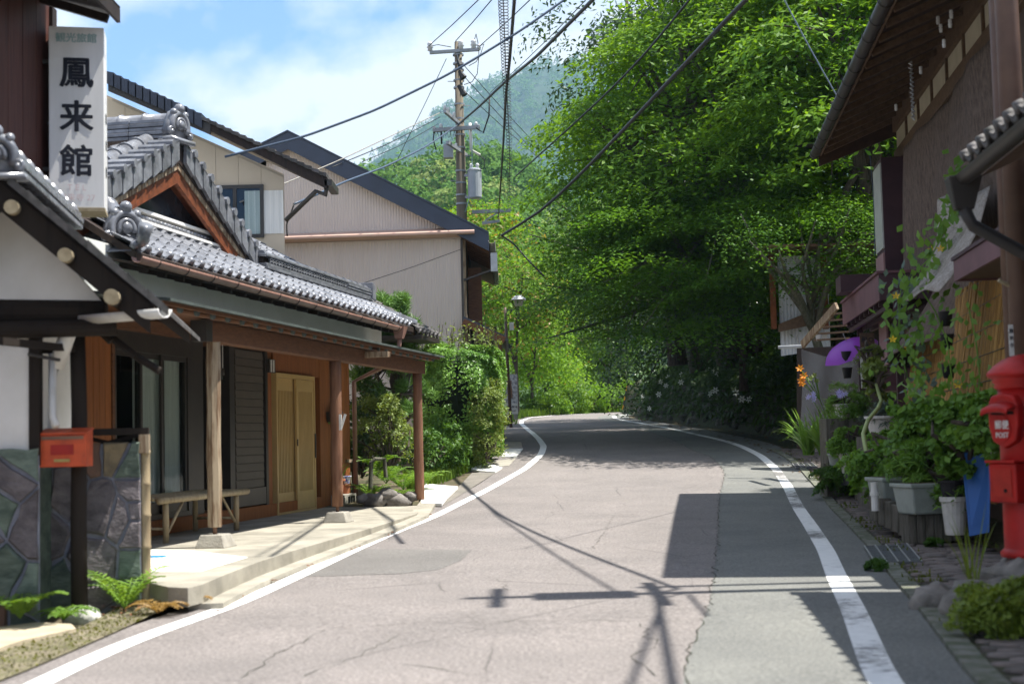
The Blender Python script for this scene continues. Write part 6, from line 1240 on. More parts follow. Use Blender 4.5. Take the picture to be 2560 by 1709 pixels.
# ================================================================== small things and planting on the left
def fern(name, label, base, n, ln, mat, cat='fern', spread=1.0, seed=0, up=.8, grp=None):
    rg = np.random.default_rng(seed); t = thing(name, label, cat, base, grp); C = []; Nn = []; Dd = []; Ls = []; base = np.array(base); st = MB()
    for i in range(n):
        a = 2*np.pi*i/n+rg.uniform(-.4, .4); l = ln*rg.uniform(.65, 1.1); d = np.array([np.cos(a), np.sin(a), 0])*spread; pts = []
        for k in range(15):
            s = k/14; p = base+d*l*s*.85+np.array([0, 0, l*(up*s*1.15-.75*s*s)]); pts.append(p)
        st.tube([Vector(p) for p in pts[::2]], [.005]*len(pts[::2]), 4)
        for k in range(2, 15):
            s = k/14; w_ = l*.24*math.sin(math.pi*min(1, .15+s*.85))+.012; tg = pts[k]-pts[k-1]; tg /= np.linalg.norm(tg); sd_ = np.cross(tg, [0, 0, 1]); sd_ /= np.linalg.norm(sd_)+1e-9
            for sg in (-1, 1): C.append(pts[k]+sd_*sg*w_*.5); Dd.append(sd_*sg+tg*.25); Nn.append(np.cross(sd_, tg)*1.0+rg.normal(size=3)*.15); Ls.append(w_)
    C = np.array(C); Nn = np.array(Nn); Nn[:, 2] = np.abs(Nn[:, 2])+.3; Ls = np.array(Ls)
    obj('fronds', leafmesh('fronds', C, Nn, Ls, np.maximum(.012, ln*.045)*np.ones(len(C)), [mat], dirs=np.array(Dd)), None, t); obj('stems', st, mat, t); return t
def straps(base, n, ln, wd, mat, t, name='leaves', spread=1.0, seed=0, up=1.0):
    """arching strap leaves"""
    rg = np.random.default_rng(seed); V = []; Fq = []; base = np.array(base)
    for i in range(n):
        a = rg.uniform(0, 2*np.pi); l = ln*rg.uniform(.6, 1.1); d = np.array([np.cos(a), np.sin(a), 0])*spread*rg.uniform(.4, 1.0); s_ = np.array([-np.sin(a), np.cos(a), 0]); k0 = len(V)
        o = base+np.array([rg.normal()*.03, rg.normal()*.03, 0])
        for k in range(7):
            s = k/6; p = o+d*l*s*.9+np.array([0, 0, l*(up*s*1.2-.85*s*s*np.linalg.norm(d))]); w_ = wd*(1-s**2.2)*(.55+.45*min(1, s*4)); V += [p-s_*w_/2, p+s_*w_/2]
        Fq += [(k0+2*k, k0+2*k+1, k0+2*k+3, k0+2*k+2) for k in range(6)]
    return obj(name, npmesh(name, np.array(V), np.array(Fq), [mat]), None, t)
def mound(name, label, c, rad, n, per, mat, leaf, cat='shrub', pr=(.15, .3), jit=.6, seed=0, up=.55, shell=.5, grp=None, base=None, stems=8, mats2=None, mix=0):
    pd = ellipsoid_pads(c, rad, n, pr, up, shell, seed); C, Nn = pads_cloud(pd, per, jit, droop=.25); b = Vector(base) if base else Vector((c[0], c[1], c[2]-rad[2])); t = thing(name, label, cat, b, grp)
    mi = (RNG.uniform(size=len(C)) < mix).astype(int) if mats2 else None
    obj('foliage', leafmesh('foliage', C, Nn, RNG.uniform(.7, 1.3, len(C))*leaf[0], RNG.uniform(.7, 1.3, len(C))*leaf[1], [mat]+(mats2 or []), fold=.12, mi=mi), None, t)
    if stems: obj('stems', limbs(lambda k: b+Vector((0, 0, .05)), [p[:3] for p in pd[:stems]], .03, seed), m_bark, t)
    return t
lf_fern = leafmat('fern_leaf', (.10, .22, .025), (.22, .36, .06), trans=.4); lf_fernd = leafmat('dark_fern_leaf', (.04, .11, .015), (.10, .20, .03), trans=.35); lf_brown = leafmat('brown_fern_leaf', (.20, .12, .03), (.36, .22, .06), trans=.3)
lf_hedge = leafmat('hedge_leaf', (.06, .17, .02), (.20, .36, .05), trans=.28, rough=.38, spec=.35); lf_az = leafmat('azalea_leaf', (.12, .19, .035), (.24, .30, .08), trans=.35); lf_pine = leafmat('pine_needle', (.07, .17, .03), (.16, .30, .06), trans=.2, rough=.5)
fb = G(115, 1530, .03)
fern('fern', 'bright green fern between the black post and the stone dado', (fb.x+.06, 9.68, fb.z+.05), 16, .36, lf_fern, seed=1, up=1.0)
fern('fern', 'small green fern at the foot of the black post', tuple(G(160, 1548, .03)), 12, .26, lf_fern, seed=2)
fern('fern', 'green fern left of the bamboo pole', tuple(G(312, 1522, .02)), 13, .42, lf_fern, seed=3, up=1.2)
fern('fern', 'browning fern under the bamboo pole', tuple(G(395, 1532, .02)), 12, .28, lf_brown, seed=4)
fern('fern', 'browning fern in the ditch below the forecourt slab', tuple(G(462, 1512, .02)), 11, .24, lf_brown, seed=5)
fern('fern', 'green fern behind the bamboo pole by the slab corner', tuple(G(378, 1482, .02)), 10, .26, lf_fernd, seed=6, up=1.1)
# left foreground: concrete walk, gravel edge with moss
m_walk = M('worn_walk_concrete', (.50, .43, .31), (.36, .31, .22), rough=.9, scale=2.5, bump=.35, bscale=60)
wk = [G(*p, .03) for p in ((-60, 1640), (60, 1600), (190, 1572), (178, 1560), (90, 1556), (-60, 1575))]
tag(obj('walk', MB().prism([(p.x, p.y, p.z-.08) for p in wk], (0, 0, .085)), m_walk), 'strip of worn concrete walk at the left edge', None, None, 'structure')
m_gravel = M('mossy_gravel', (.21, .18, .13), (.11, .11, .05), rough=.95, scale=5, bump=.9, bscale=45, fine=.3)
gv_ = [G(*p, .012) for p in ((-90, 1735), (60, 1676), (180, 1625), (300, 1573), (375, 1538), (440, 1510), (488, 1485), (360, 1470), (330, 1500), (190, 1572), (60, 1602), (-80, 1645))]
tag(obj('gravel_edge', MB().add([(p.x, p.y, p.z) for p in gv_], [tuple(range(len(gv_)))]), m_gravel), 'mossy gravel strip along the left road edge', None, None, 'structure')
def scatter_in(poly, n, dz=0):
    P2 = np.array([(p[0], p[1]) for p in poly]); lo, hi = P2.min(0), P2.max(0); out = []
    while len(out) < n:
        q = RNG.uniform(lo, hi, (n, 2)); ins = np.zeros(n, bool); j = len(P2)-1
        for i in range(len(P2)):
            a, b = P2[i], P2[j]; c_ = ((a[1] > q[:, 1]) != (b[1] > q[:, 1])) & (q[:, 0] < (b[0]-a[0])*(q[:, 1]-a[1])/(b[1]-a[1]+1e-12)+a[0]); ins ^= c_; j = i
        out += list(q[ins])
    q = np.array(out[:n]); return np.c_[q, zr(q[:, 1])+dz]
gp_ = scatter_in(gv_, 1100, .012); b = MB()
for q in gp_: r = random.uniform(.004, .013); b.add([(q[0]-r, q[1]-r*.6, q[2]), (q[0]+r, q[1]-r*.7, q[2]), (q[0]+r*.2, q[1]+r, q[2]), (q[0], q[1], q[2]+r*.9)], [(0, 1, 3), (1, 2, 3), (2, 0, 3)])
tag(obj('gravel', b, m_gravel), 'loose gravel and grit along the left road edge', None, None, 'stuff')
grass('gravel_moss', 'moss and small weeds in the gravel strip', scatter_in(gv_, 500, .01), .008, .022, leafmat('moss', (.12, .14, .02), (.22, .22, .04)), .012)
# litter of dry leaves by the slab edge
b = MB()
for i in range(70):
    t_ = random.random(); p = ep[3].lerp(ep[-1], t_) if random.random() < .75 else G(random.uniform(230, 330), random.uniform(1500, 1545)); k_ = min(range(len(ep)), key=lambda j: (ep[j]-p).length); q = ep[k_]+Vector((random.uniform(.0, .22), random.uniform(-.35, .35), 0)) if p.y > 10.8 else p
    z = float(zr(q.y))+.015+random.uniform(0, .02); s_ = random.uniform(.02, .045); a = random.uniform(0, 6.3)
    b.add([(q.x+s_*math.cos(a), q.y+s_*math.sin(a), z), (q.x-s_*.5*math.sin(a), q.y+s_*.5*math.cos(a), z+.012), (q.x-s_*math.cos(a), q.y-s_*math.sin(a), z), (q.x+s_*.5*math.sin(a), q.y-s_*.5*math.cos(a), z+.01)], [(0, 1, 2, 3)])
tag(obj('leaf_litter', b, M('dry_leaf', (.26, .10, .05), (.12, .06, .03), rough=.9)), 'dry leaves scattered along the slab edge', None, None, 'stuff')
# bench of bamboo
bn = thing('bamboo_bench', 'low bamboo bench standing against the inn window', 'bench', H(1.6, -1.05, -1.03))
bz = -.60; u0_, u1_, n0_, n1_ = .45, 2.75, -1.32, -.80
for i in range(12): n_ = n0_+(n1_-n0_)*i/11; obj('slat', MB().tube([H(u0_+.02, n_, bz+.035), H((u0_+u1_)/2, n_, bz+.028+.006*(i % 2)), H(u1_-.02, n_, bz+.035)], .021, 8), m_bamboo, bn, smooth=True)
obj('side_rail', MB().tube([H(u0_-.08, n1_+.03, bz+.02), H(u1_+.08, n1_+.03, bz+.02)], .036, 10), m_bamboo, bn, smooth=True); obj('side_rail', MB().tube([H(u0_-.08, n0_-.03, bz+.02), H(u1_+.08, n0_-.03, bz+.02)], .036, 10), m_bamboo, bn, smooth=True)
for u_ in (u0_+.15, u1_-.2):
    for n_ in (n0_, n1_): obj('leg', MB().tube([H(u_, n_, -1.03), H(u_, n_, -.86), H(u_, n_, -.855), H(u_, n_, bz)], [.033, .031, .035, .031], 10), m_bamboo, bn, smooth=True)
    obj('stretcher', MB().tube([H(u_, n0_, -.88), H(u_, n1_, -.88)], .016, 7), m_bamboo, bn, smooth=True)
obj('brace', MB().tube([H(u0_+.2, n1_, -.92), H(u0_+.6, n1_, bz)], .016, 7), m_bamboo, bn, smooth=True); obj('brace', MB().tube([H(u1_-.25, n1_, -.92), H(u1_-.65, n1_, bz)], .016, 7), m_bamboo, bn, smooth=True)
# hanging bulb
hb = H(pu(557, 945, -.9), -.9, 0); bz_ = P(557, 945, hb.y).z; bu = thing('light_bulb', 'clear light bulb hanging on a flex under the porch roof', 'bulb', (hb.x, hb.y, bz_-.06))
obj('flex', MB().tube([(hb.x, hb.y, bz_+.1), (hb.x, hb.y, 2.66)], .005, 5), m_pvcw, bu); obj('socket', MB().lathe([(.012, .12), (.02, .1), (.02, .04), (.016, .035)], (hb.x, hb.y, bz_), 10), m_dframe, bu, smooth=True); obj('glass', MB().lathe([(.012, .035), (.03, -.005), (.034, -.03), (.024, -.055), (.004, -.066)], (hb.x, hb.y, bz_), 12), m_glass, bu, smooth=True)
bt = PZ(372, 1392, SZ); tag(obj('blue_mat', MB().box((bt.x-.12, bt.y-.10, SZ+.001), (bt.x+.16, bt.y+.10, SZ+.008)), M('blue_plastic', (.03, .28, .55), rough=.4)), 'flat blue plastic mat on the slab beside the bamboo pole', 'mat')
tag(obj('floor_sheet', MB().add([PZ(358, 1372, SZ+.002), PZ(470, 1374, SZ+.002), PZ(620, 1392, SZ+.002), PZ(500, 1428, SZ+.002), PZ(372, 1428, SZ+.002)][::-1], [(0, 1, 2, 3, 4)]), m_white_slab), 'flat white sheet on the slab in front of the first post', None, None, 'structure')  # thin white polygon laid on the slab
# potted plants on a block beside the second post
def pot(name, label, c, r, h, m, cat='pot', rim=True, par=None, grp=None, n=18, soil=True):
    prof = [(r*.70, 0), (r*.74, .006), (r*.96, h*.86), (r*1.08, h*.87), (r*1.08, h), (r*.97, h), (r*.92, h*.82), (.002, h*.82)] if rim else [(r*.75, 0), (r, h), (r*.93, h), (r*.9, h*.85), (.002, h*.85)]
    t = thing(name, label, cat, c, grp); obj('body', MB().lathe(prof[:-1], c, n, False).lathe([(.001, .0), (r*.70, .0)], c, n, False), m, t, smooth=False, bevel=.003)
    if soil: obj('soil', MB().lathe([(.001, h*.80), (r*.93, h*.80)], c, n, False), m_soil, t)
    return t
m_terra = M('terracotta', (.42, .16, .08), (.32, .115, .055), rough=.8, scale=8, bump=.1); m_wpot = M('white_pot', (.66, .64, .60), (.52, .50, .46), rough=.55, scale=6); m_bpot = M('blue_patterned_pot', (.70, .72, .76), (.08, .12, .50), rough=.3, scale=18, ramp=(.42, .46))
def SU_(px, py):
    q = PZ(px, py, SZ)-HO; return q.dot(HU), q.dot(HN)
bu_, bn_ = SU_(858, 1264)
bu_ -= 7.75; bn_ += .26
H8 = lambda u, n, z: H(u+bu_, n+bn_, z)
blk = obj('concrete_block', MB().box((7.75, -.62, -1.03), (8.45, -.26, -.86), H8).box((7.78, -.258, -1.0), (7.9, -.25, -.90), H8), m_conc, bevel=.006); tag(blk, 'pierced concrete block carrying flower pots beside the second post', 'concrete block')
for i in range(3): obj('hole', MB().box((8.02+i*.13, -.259, -1.0), (8.10+i*.13, -.251, -.89), H8), m_dark_room, blk)
c_ = H8(7.93, -.44, -.859); pot('terracotta_pot', 'terracotta pot with strappy plant on the concrete block', tuple(c_), .15, .25, m_terra)
sp = thing('strappy_plant', 'strap-leaved plant in the terracotta pot by the porch', 'plant', c_+Vector((0, 0, .2))); straps(tuple(c_+Vector((0, 0, .2))), 14, .42, .05, lf_mid, sp, seed=5)
c_ = H8(8.30, -.40, -.859); pot('small_terracotta_pot', 'small terracotta pot at the end of the concrete block', tuple(c_), .085, .15, m_terra); c2 = H8(8.30, -.40, -.70); pot('patterned_pot', 'white pot with blue pattern set in the small terracotta pot', tuple(c2), .10, .13, m_bpot)
st = thing('plant_stand', 'weathered wooden plant stand beside the inn corner', 'stand', H8(8.85, -.7, -1.03))
for u_, n_ in ((8.6, -.9), (8.6, -.5), (9.1, -.9), (9.1, -.5)): obj('leg', MB().box((u_-.03, n_-.03, -1.03), (u_+.03, n_+.03, -.36), H8), m_wpost, st)
obj('top', MB().box((8.5, -1.0, -.36), (9.2, -.42, -.31), H8), m_wpost, st); obj('shelf', MB().box((8.55, -.95, -.75), (9.15, -.45, -.72), H8), m_wpost, st)
c_ = H8(8.75, -.75, -.308); pot('bowl_pot', 'dark bowl planter on top of the wooden stand', tuple(c_), .20, .13, M('brown_glaze', (.10, .055, .035), rough=.4)); 
mound('small_plant', 'small leafy plant in the bowl planter', (c_.x, c_.y, c_.z+.2), (.16, .16, .1), 8, 900, lf_dark, (.07, .04), 'plant', (.06, .1), seed=3, stems=4)
nb_ = P(848, 1055, H(3.95, .09, 0).y-.1); tag(obj('wall_bracket', MB().bar(nb_, nb_+Vector((.03, 0, .0)), .05, .2).bar(nb_+Vector((.02, 0, -.08)), nb_+Vector((.08, 0, .10)), .03), m_pvcw), 'small white flag holder on the second porch post', 'holder')
gp2 = thing('pipe_stand', 'grey bent pipe frame beside the plant stand', 'pipe frame', H(9.6, -.3, -.95)); a_, b_ = P(925, 1250, 22.8), P(928, 1155, 22.8)
obj('frame', MB().tube([a_, b_, b_+Vector((.06, 0, .05)), b_+Vector((.20, .1, .05)), b_+Vector((.22, .1, -.25))], .035, 8), m_bark_p, gp2)
# shrubs between the inn and the corrugated house
pn = P(985, 1140, 25.6); zg = .72
pt_ = thing('garden_pine', 'bright green garden pine behind the last porch post', 'pine', (pn.x, pn.y, zg)); tg = []
rg = random.Random(5); root_ = lambda k: Vector((pn.x+.15*math.sin(3*k), pn.y, zg+2.7*k))
for i in range(150):
    a = rg.uniform(0, 6.28); h = rg.uniform(.15, 1)**.8; r = (1.05-.62*h)*rg.uniform(.35, 1.05); tg.append(Vector((pn.x+r*math.cos(a)-.1, pn.y+r*math.sin(a)*.8, zg+.25+h*2.75)))
obj('trunk', MB().tube([root_(k/6) for k in range(7)], [.07-.009*k for k in range(7)], 8), m_bark, pt_, smooth=True); obj('boughs', limbs(root_, tg[:50], .06, 5), m_bark, pt_)
C = []; Nn = []; Dd = []
for t_ in tg:
    n_ = 150; d = RNG.normal(size=(n_, 3)); d[:, 2] = np.abs(d[:, 2])*.9+.25; d /= np.linalg.norm(d, axis=1)[:, None]; s_ = RNG.uniform(.0, .16, n_)[:, None]; C.append(np.array(t_)+d*.075+np.array([0, 0, 1])*s_+RNG.normal(size=(n_, 3))*.03); Dd.append(d); Nn.append(RNG.normal(size=(n_, 3)))
C = np.concatenate(C); Dd = np.concatenate(Dd); Nn = np.concatenate(Nn); obj('needles', leafmesh('needles', C, Nn, .16, .013, [lf_pine], dirs=Dd), None, pt_)
az = P(955, 1120, 24.2); mound('azalea', 'pale yellow-green azalea in front of the pine', (az.x, az.y, P(955, 1060, 24.2).z), (.52, .45, .62), 55, 900, lf_az, (.055, .03), 'shrub', (.10, .22), seed=11, base=(az.x+.1, az.y, .62), stems=14)
dk_ = P(905, 1080, 25.2); mound('dark_shrub', 'dark glossy shrub by the inn corner', (dk_.x, dk_.y, P(905, 1075, 25.2).z), (.55, .6, .95), 60, 520, lf_dark, (.10, .045), 'shrub', (.16, .3), seed=12, base=(dk_.x, dk_.y, .6))
dk2 = P(1075, 1130, 27.6); mound('low_shrub', 'low dark shrub under the clipped hedge', (dk2.x, dk2.y, P(1075, 1120, 27.6).z), (.9, .5, .45), 45, 500, lf_fernd, (.09, .045), 'shrub', (.15, .28), seed=13)
# clipped hedge: fine leaves over a barrel shape
hc = P(1150, 1005, 29.6); rg_ = np.random.default_rng(9); k = 52000
d = rg_.normal(size=(k, 3)); d /= np.linalg.norm(d, axis=1)[:, None]; sup = np.sign(d)*np.abs(d)**.55; sup *= (1+.06*np.sin(6*d[:, [0]]+4*d[:, [2]])+.05*np.sin(11*d[:, [1]]+5*d[:, [2]])); sh = .86+.16*rg_.beta(2.5, 1.3, k)[:, None]
C = np.array([hc.x, hc.y, hc.z])+sup*sh*np.array([.92, 1.3, 1.18])
hd = thing('clipped_hedge', 'large clipped glossy evergreen bush beside the corrugated house', 'hedge', (hc.x, hc.y, .85)); obj('foliage', leafmesh('foliage', C, d+np.array([0, 0, .5])+rg_.normal(size=(k, 3))*.5, rg_.uniform(.05, .095, k), rg_.uniform(.028, .05, k), [lf_hedge], fold=.15), None, hd)
core = MB().ball((hc.x, hc.y, hc.z), 1, 16, (.78, 1.1, 1.0)); obj('inner_core', core, M('hedge_core', (.012, .02, .008), rough=.95), hd); obj('stems', limbs(lambda k: Vector((hc.x, hc.y, .8+k*.4)), [(hc.x+random.uniform(-.7, .7), hc.y-random.uniform(.2, .9), hc.z+random.uniform(-.9, -.2)) for _ in range(16)], .05, 3), m_bark, hd)  # solid near-black ball filling the middle of the bush
sh_pts = [(hc.x+random.uniform(-.85, .85), hc.y+random.uniform(-1, .3), hc.z+1.05+random.uniform(0, .1)) for _ in range(60)]; b = MB(); C = []; 
for p in sh_pts:
    q = Vector(p)+Vector((random.uniform(-.08, .08), 0, random.uniform(.15, .5))); b.tube([p, q], .006, 4)
    for j in range(9): C.append(np.array(Vector(p).lerp(q, j/8))+RNG.normal(size=3)*.035)
C = np.array(C); sho = obj('shoots', leafmesh('shoots', C, RNG.normal(size=C.shape)+np.array([0, 0, .6]), .085, .035, [lf_az], fold=.1), None, hd); tag(sho, kind='stuff'); tag(obj('shoot_stems', b, m_bark, hd), kind='stuff')
ym = P(1215, 1050, 28.3); mound('pale_maple_bush', 'pale feathery maple bush on the road side of the hedge', (ym.x, ym.y, P(1215, 1035, 28.3).z), (.42, .4, .85), 60, 900, lf_az, (.05, .03), 'shrub', (.12, .25), seed=14, base=(ym.x, ym.y, .75), up=.7)
# undergrowth and grass by the last post
for q, (px, py, dd_, ln_) in enumerate(((925, 1225, 22.8, .5), (965, 1190, 23.4, .6), (985, 1235, 22.6, .45), (1008, 1205, 23.2, .55), (1060, 1195, 24.2, .55), (940, 1160, 23.8, .6))):
    p = P(px, py, dd_); fern('fern', ('fern beside the plant stand', 'fern under the azalea', 'fern at the foot of the last porch post', 'fern left of the last porch post', 'fern right of the last porch post', 'fern between azalea and pine')[q], (p.x, p.y, p.z-.12), 13, ln_, lf_fern, seed=40+q, up=1.0)
gpoly = [G(*p) for p in ((1020, 1240), (1090, 1215), (1170, 1180), (1225, 1150), (1245, 1130), (1180, 1120), (1080, 1150), (1010, 1190))]
grass('garden_grass', 'sunlit grass and weeds in front of the clipped hedge', scatter_in(gpoly, 5200, .0), .06, .2, lf_grass, .012)
rp_ = MB(); 
for i, (px, py, r) in enumerate(((940, 1255, .16), (968, 1240, .13), (1000, 1258, .17), (910, 1250, .1), (1028, 1245, .1))):
    p = P(px, py, 22.2); rock('garden_rock', (p.x, p.y, p.z+.02), r, (1.3, 1, .8), m_rock, ('mossy garden rock beside the pipe frame', 'brown garden rock among the ferns', 'largest garden rock left of the last post', 'small garden rock by the plant stand', 'garden rock at the foot of the last post')[i], 'rock', seed=20+i, group='rocks edging the garden')
# culvert cover slabs beside the road
def cover(label, pts, m, dz=.03, th=.05):
    q = [G(*p, dz) for p in pts]; tag(obj('cover_slab', MB().prism([(p.x, p.y, p.z-th) for p in q], (0, 0, th)), m, bevel=.008), label, 'slab', 'slabs bridging the roadside drain')
m_stained = M('stained_slab', (.50, .45, .37), (.36, .33, .27), rough=.9, scale=3, bump=.3)
m_driveway = M('old_driveway', (.21, .19, .165), (.15, .14, .12), rough=.92, scale=2, bump=.4, bscale=60)
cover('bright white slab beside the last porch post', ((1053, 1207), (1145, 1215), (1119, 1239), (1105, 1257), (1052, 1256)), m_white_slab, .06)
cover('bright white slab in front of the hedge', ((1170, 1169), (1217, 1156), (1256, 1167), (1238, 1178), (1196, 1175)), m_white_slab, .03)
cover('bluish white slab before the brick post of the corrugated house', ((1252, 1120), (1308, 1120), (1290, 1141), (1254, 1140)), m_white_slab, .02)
cover('grey jointed slab between two white slabs', ((1228, 1153), (1290, 1144), (1272, 1163), (1250, 1164)), m_conc, .012)
cover('cream slab nearest the bend', ((1257, 1104), (1303, 1104), (1306, 1117), (1254, 1118)), m_stained, .02)
dq = [G(*p, .006) for p in ((1080, 1258), (1150, 1212), (1180, 1181), (1240, 1180), (1170, 1225), (1110, 1262))]; tag(obj('driveway', MB().add([tuple(p) for p in dq], [tuple(range(6))]), m_driveway), 'old concrete ramp between the white slabs', None, None, 'structure')
bp2 = G(1245, 1125); gp3 = thing('brick_gate_post', 'low brick gate post under the hedge by the road', 'gate post', (bp2.x-.05, bp2.y+.3, bp2.z)); m_brick = M('old_brick', (.26, .11, .075), (.16, .07, .05), rough=.85, scale=9, rv=.25, bump=.3)
for i in range(9):
    for j in range(3): obj('brick', MB().box((bp2.x-.45+j*.155+(.07 if i % 2 else 0), bp2.y+.2, bp2.z-.1+i*.068), (bp2.x-.45+j*.155+.148+(.07 if i % 2 else 0), bp2.y+.42, bp2.z-.1+i*.068+.06)), m_brick, gp3)
obj('core', MB().box((bp2.x-.43, bp2.y+.22, bp2.z-.12), (bp2.x+.06, bp2.y+.40, bp2.z+.5)), m_mortar, gp3)
fp = P(1188, 1155, 26.6)
# ---- poster board and lamp post at the bend
PB = 47.0; a_, b_ = P(1262, 1035, PB), P(1293, 935, PB); pbd = thing('poster_board', 'standing poster board with grey picture and dates at the bend', 'poster board', P(1276, 1045, PB))
def prt():
    m = M('poster_print', (.60, .60, .62), (.20, .20, .22), rough=.6, scale=14, detail=8, ramp=(.40, .55)); return m
bw = b_.x-a_.x; bh = b_.z-a_.z; obj('board', MB().box((a_.x, PB, a_.z), (b_.x, PB+.03, b_.z)), m_pvcw, pbd); obj('picture', MB().box((a_.x+.01, PB-.006, a_.z+bh*.27), (b_.x-.01, PB-.001, b_.z-.01)), prt(), pbd)
m_fig = M('poster_figure', (.30, .16, .10), (.12, .07, .06), rough=.6, scale=10); obj('figure_print', MB().prism([(a_.x+bw*x, PB-.008, a_.z+bh*z) for x, z in ((.38, .40), (.62, .40), (.60, .62), (.55, .72), (.57, .84), (.47, .86), (.45, .72), (.40, .60))], (0, .0015, 0)), m_fig, pbd)
text('lettering', '7/27', lambda x, y, k: Vector((a_.x+bw*.30+x, PB-.004-k, a_.z+bh*.18+y)), .10, m_ink, pbd, .03, .9); text('lettering', '9/16', lambda x, y, k: Vector((a_.x+bw*.75+x, PB-.004-k, a_.z+bh*.18+y)), .10, m_ink, pbd, .03, .9); text('lettering', '~', lambda x, y, k: Vector((a_.x+bw*.52+x, PB-.004-k, a_.z+bh*.18+y)), .12, m_ink, pbd, .02)
text('lettering', '土', lambda x, y, k: Vector((a_.x+bw*.46+x, PB-.004-k, a_.z+bh*.16+y)), .04, m_ink, pbd, .02); text('lettering', '月', lambda x, y, k: Vector((a_.x+bw*.94+x, PB-.004-k, a_.z+bh*.16+y)), .04, m_redd, pbd, .02)
text('lettering', '9:00 - 16:00', lambda x, y, k: Vector((a_.x+bw*.5+x, PB-.004-k, a_.z+bh*.08+y)), .06, m_ink, pbd, .01)
obj('foot', MB().box((a_.x+.02, PB-.1, a_.z-.18), (a_.x+bw*.4, PB+.2, a_.z-.001)).box((b_.x-bw*.35, PB-.1, a_.z-.18), (b_.x-.02, PB+.2, a_.z-.001)), m_conc, pbd)
LP_ = 45.0; lpx = P(1266, 900, LP_).x; lpt = P(1264, 768, LP_).z; lamp = thing('lamp_post', 'dark street lamp post with lantern on a short arm behind the poster', 'street lamp', (lpx, LP_, float(zr(LP_))))
obj('pole', MB().tube([(lpx+.10, LP_, float(zr(LP_))-.1), (lpx+.03, LP_, 3.6), (lpx, LP_, lpt)], [.05, .05, .045], 10), m_npole, lamp, smooth=True)
ln0 = P(1297, 775, LP_); obj('arm', MB().bar((lpx, LP_, ln0.z), (ln0.x, LP_, ln0.z+.02), .05).bar((lpx+.03, LP_, ln0.z-.2), (lpx+.22, LP_, ln0.z), .03), m_dframe, lamp); obj('arm_tip', MB().bar((ln0.x, LP_, ln0.z-.1), (ln0.x, LP_, ln0.z+.12), .05), m_dframe, lamp)
obj('lantern', MB().hexa([(ln0.x-.12, LP_-.12, ln0.z+.12), (ln0.x+.12, LP_-.12, ln0.z+.12), (ln0.x+.12, LP_+.12, ln0.z+.12), (ln0.x-.12, LP_+.12, ln0.z+.12), (ln0.x-.15, LP_-.15, ln0.z+.32), (ln0.x+.15, LP_-.15, ln0.z+.32), (ln0.x+.15, LP_+.15, ln0.z+.32), (ln0.x-.15, LP_+.15, ln0.z+.32)]), m_panel, lamp); obj('lantern_roof', MB().hexa([(ln0.x-.24, LP_-.24, ln0.z+.325), (ln0.x+.24, LP_-.24, ln0.z+.325), (ln0.x+.24, LP_+.24, ln0.z+.325), (ln0.x-.24, LP_+.24, ln0.z+.325), (ln0.x-.1, LP_-.1, ln0.z+.46), (ln0.x+.1, LP_-.1, ln0.z+.46), (ln0.x+.1, LP_+.1, ln0.z+.46), (ln0.x-.1, LP_+.1, ln0.z+.46)]), m_metal, lamp)
pq = P(1279, 815, LP_); obj('notice', MB().box((pq.x-.07, LP_-.06, pq.z-.13), (pq.x+.07, LP_-.05, pq.z+.12)), m_pvcw, lamp); bq = P(1272, 866, LP_); obj('speaker_box', MB().hexa([(bq.x-.10, LP_-.2, bq.z-.16), (bq.x+.05, LP_-.2, bq.z-.12), (bq.x+.05, LP_, bq.z-.12), (bq.x-.10, LP_, bq.z-.16), (bq.x-.08, LP_-.2, bq.z+.04), (bq.x+.15, LP_-.2, bq.z+.1), (bq.x+.15, LP_, bq.z+.1), (bq.x-.08, LP_, bq.z+.04)]), m_dframe, lamp)
# striped marker stake
mk = P(1557, 1024, 66); ms = thing('striped_marker', 'yellow and black striped snow stake by the verge', 'marker', mk); m_yel = M('marker_yellow', (.75, .38, .02), rough=.4); tpm = P(1568, 965, 66)
for i in range(5): obj('stripe', MB().tube([mk.lerp(tpm, i/5), mk.lerp(tpm, (i+1)/5)], .045, 8), m_yel if i % 2 == 0 else m_dframe, ms)
# ---- lilies on the bank
m_lily = leafmat('lily_petal', (.70, .72, .66), (.84, .85, .80), trans=.3, tint=(1, 1, .95))
proto = None
ordn = 'first second third fourth fifth sixth seventh eighth ninth tenth eleventh twelfth thirteenth fourteenth fifteenth sixteenth seventeenth eighteenth nineteenth twentieth twenty-first twenty-second twenty-third twenty-fourth'.split()
px_l = [(955, 885), (1040, 915), (1165, 885), (1255, 950), (1255, 1005), (1120, 960), (1165, 970), (1145, 1025), (1105, 1000), (920, 975), (955, 960), (970, 990), (873, 995), (1465, 915), (1500, 930), (1525, 945), (1500, 1065), (1460, 1085), (1645, 1085), (1695, 1135), (1740, 1130), (1030, 1190), (980, 1100), (1095, 1090)]
rk = {i: r for r, i in enumerate(sorted((i for i in range(len(px_l)) if bank_hit(1280+px_l[i][0]/2.865, 600+px_l[i][1]/2.865+14) is not None), key=lambda i: px_l[i][0]))}
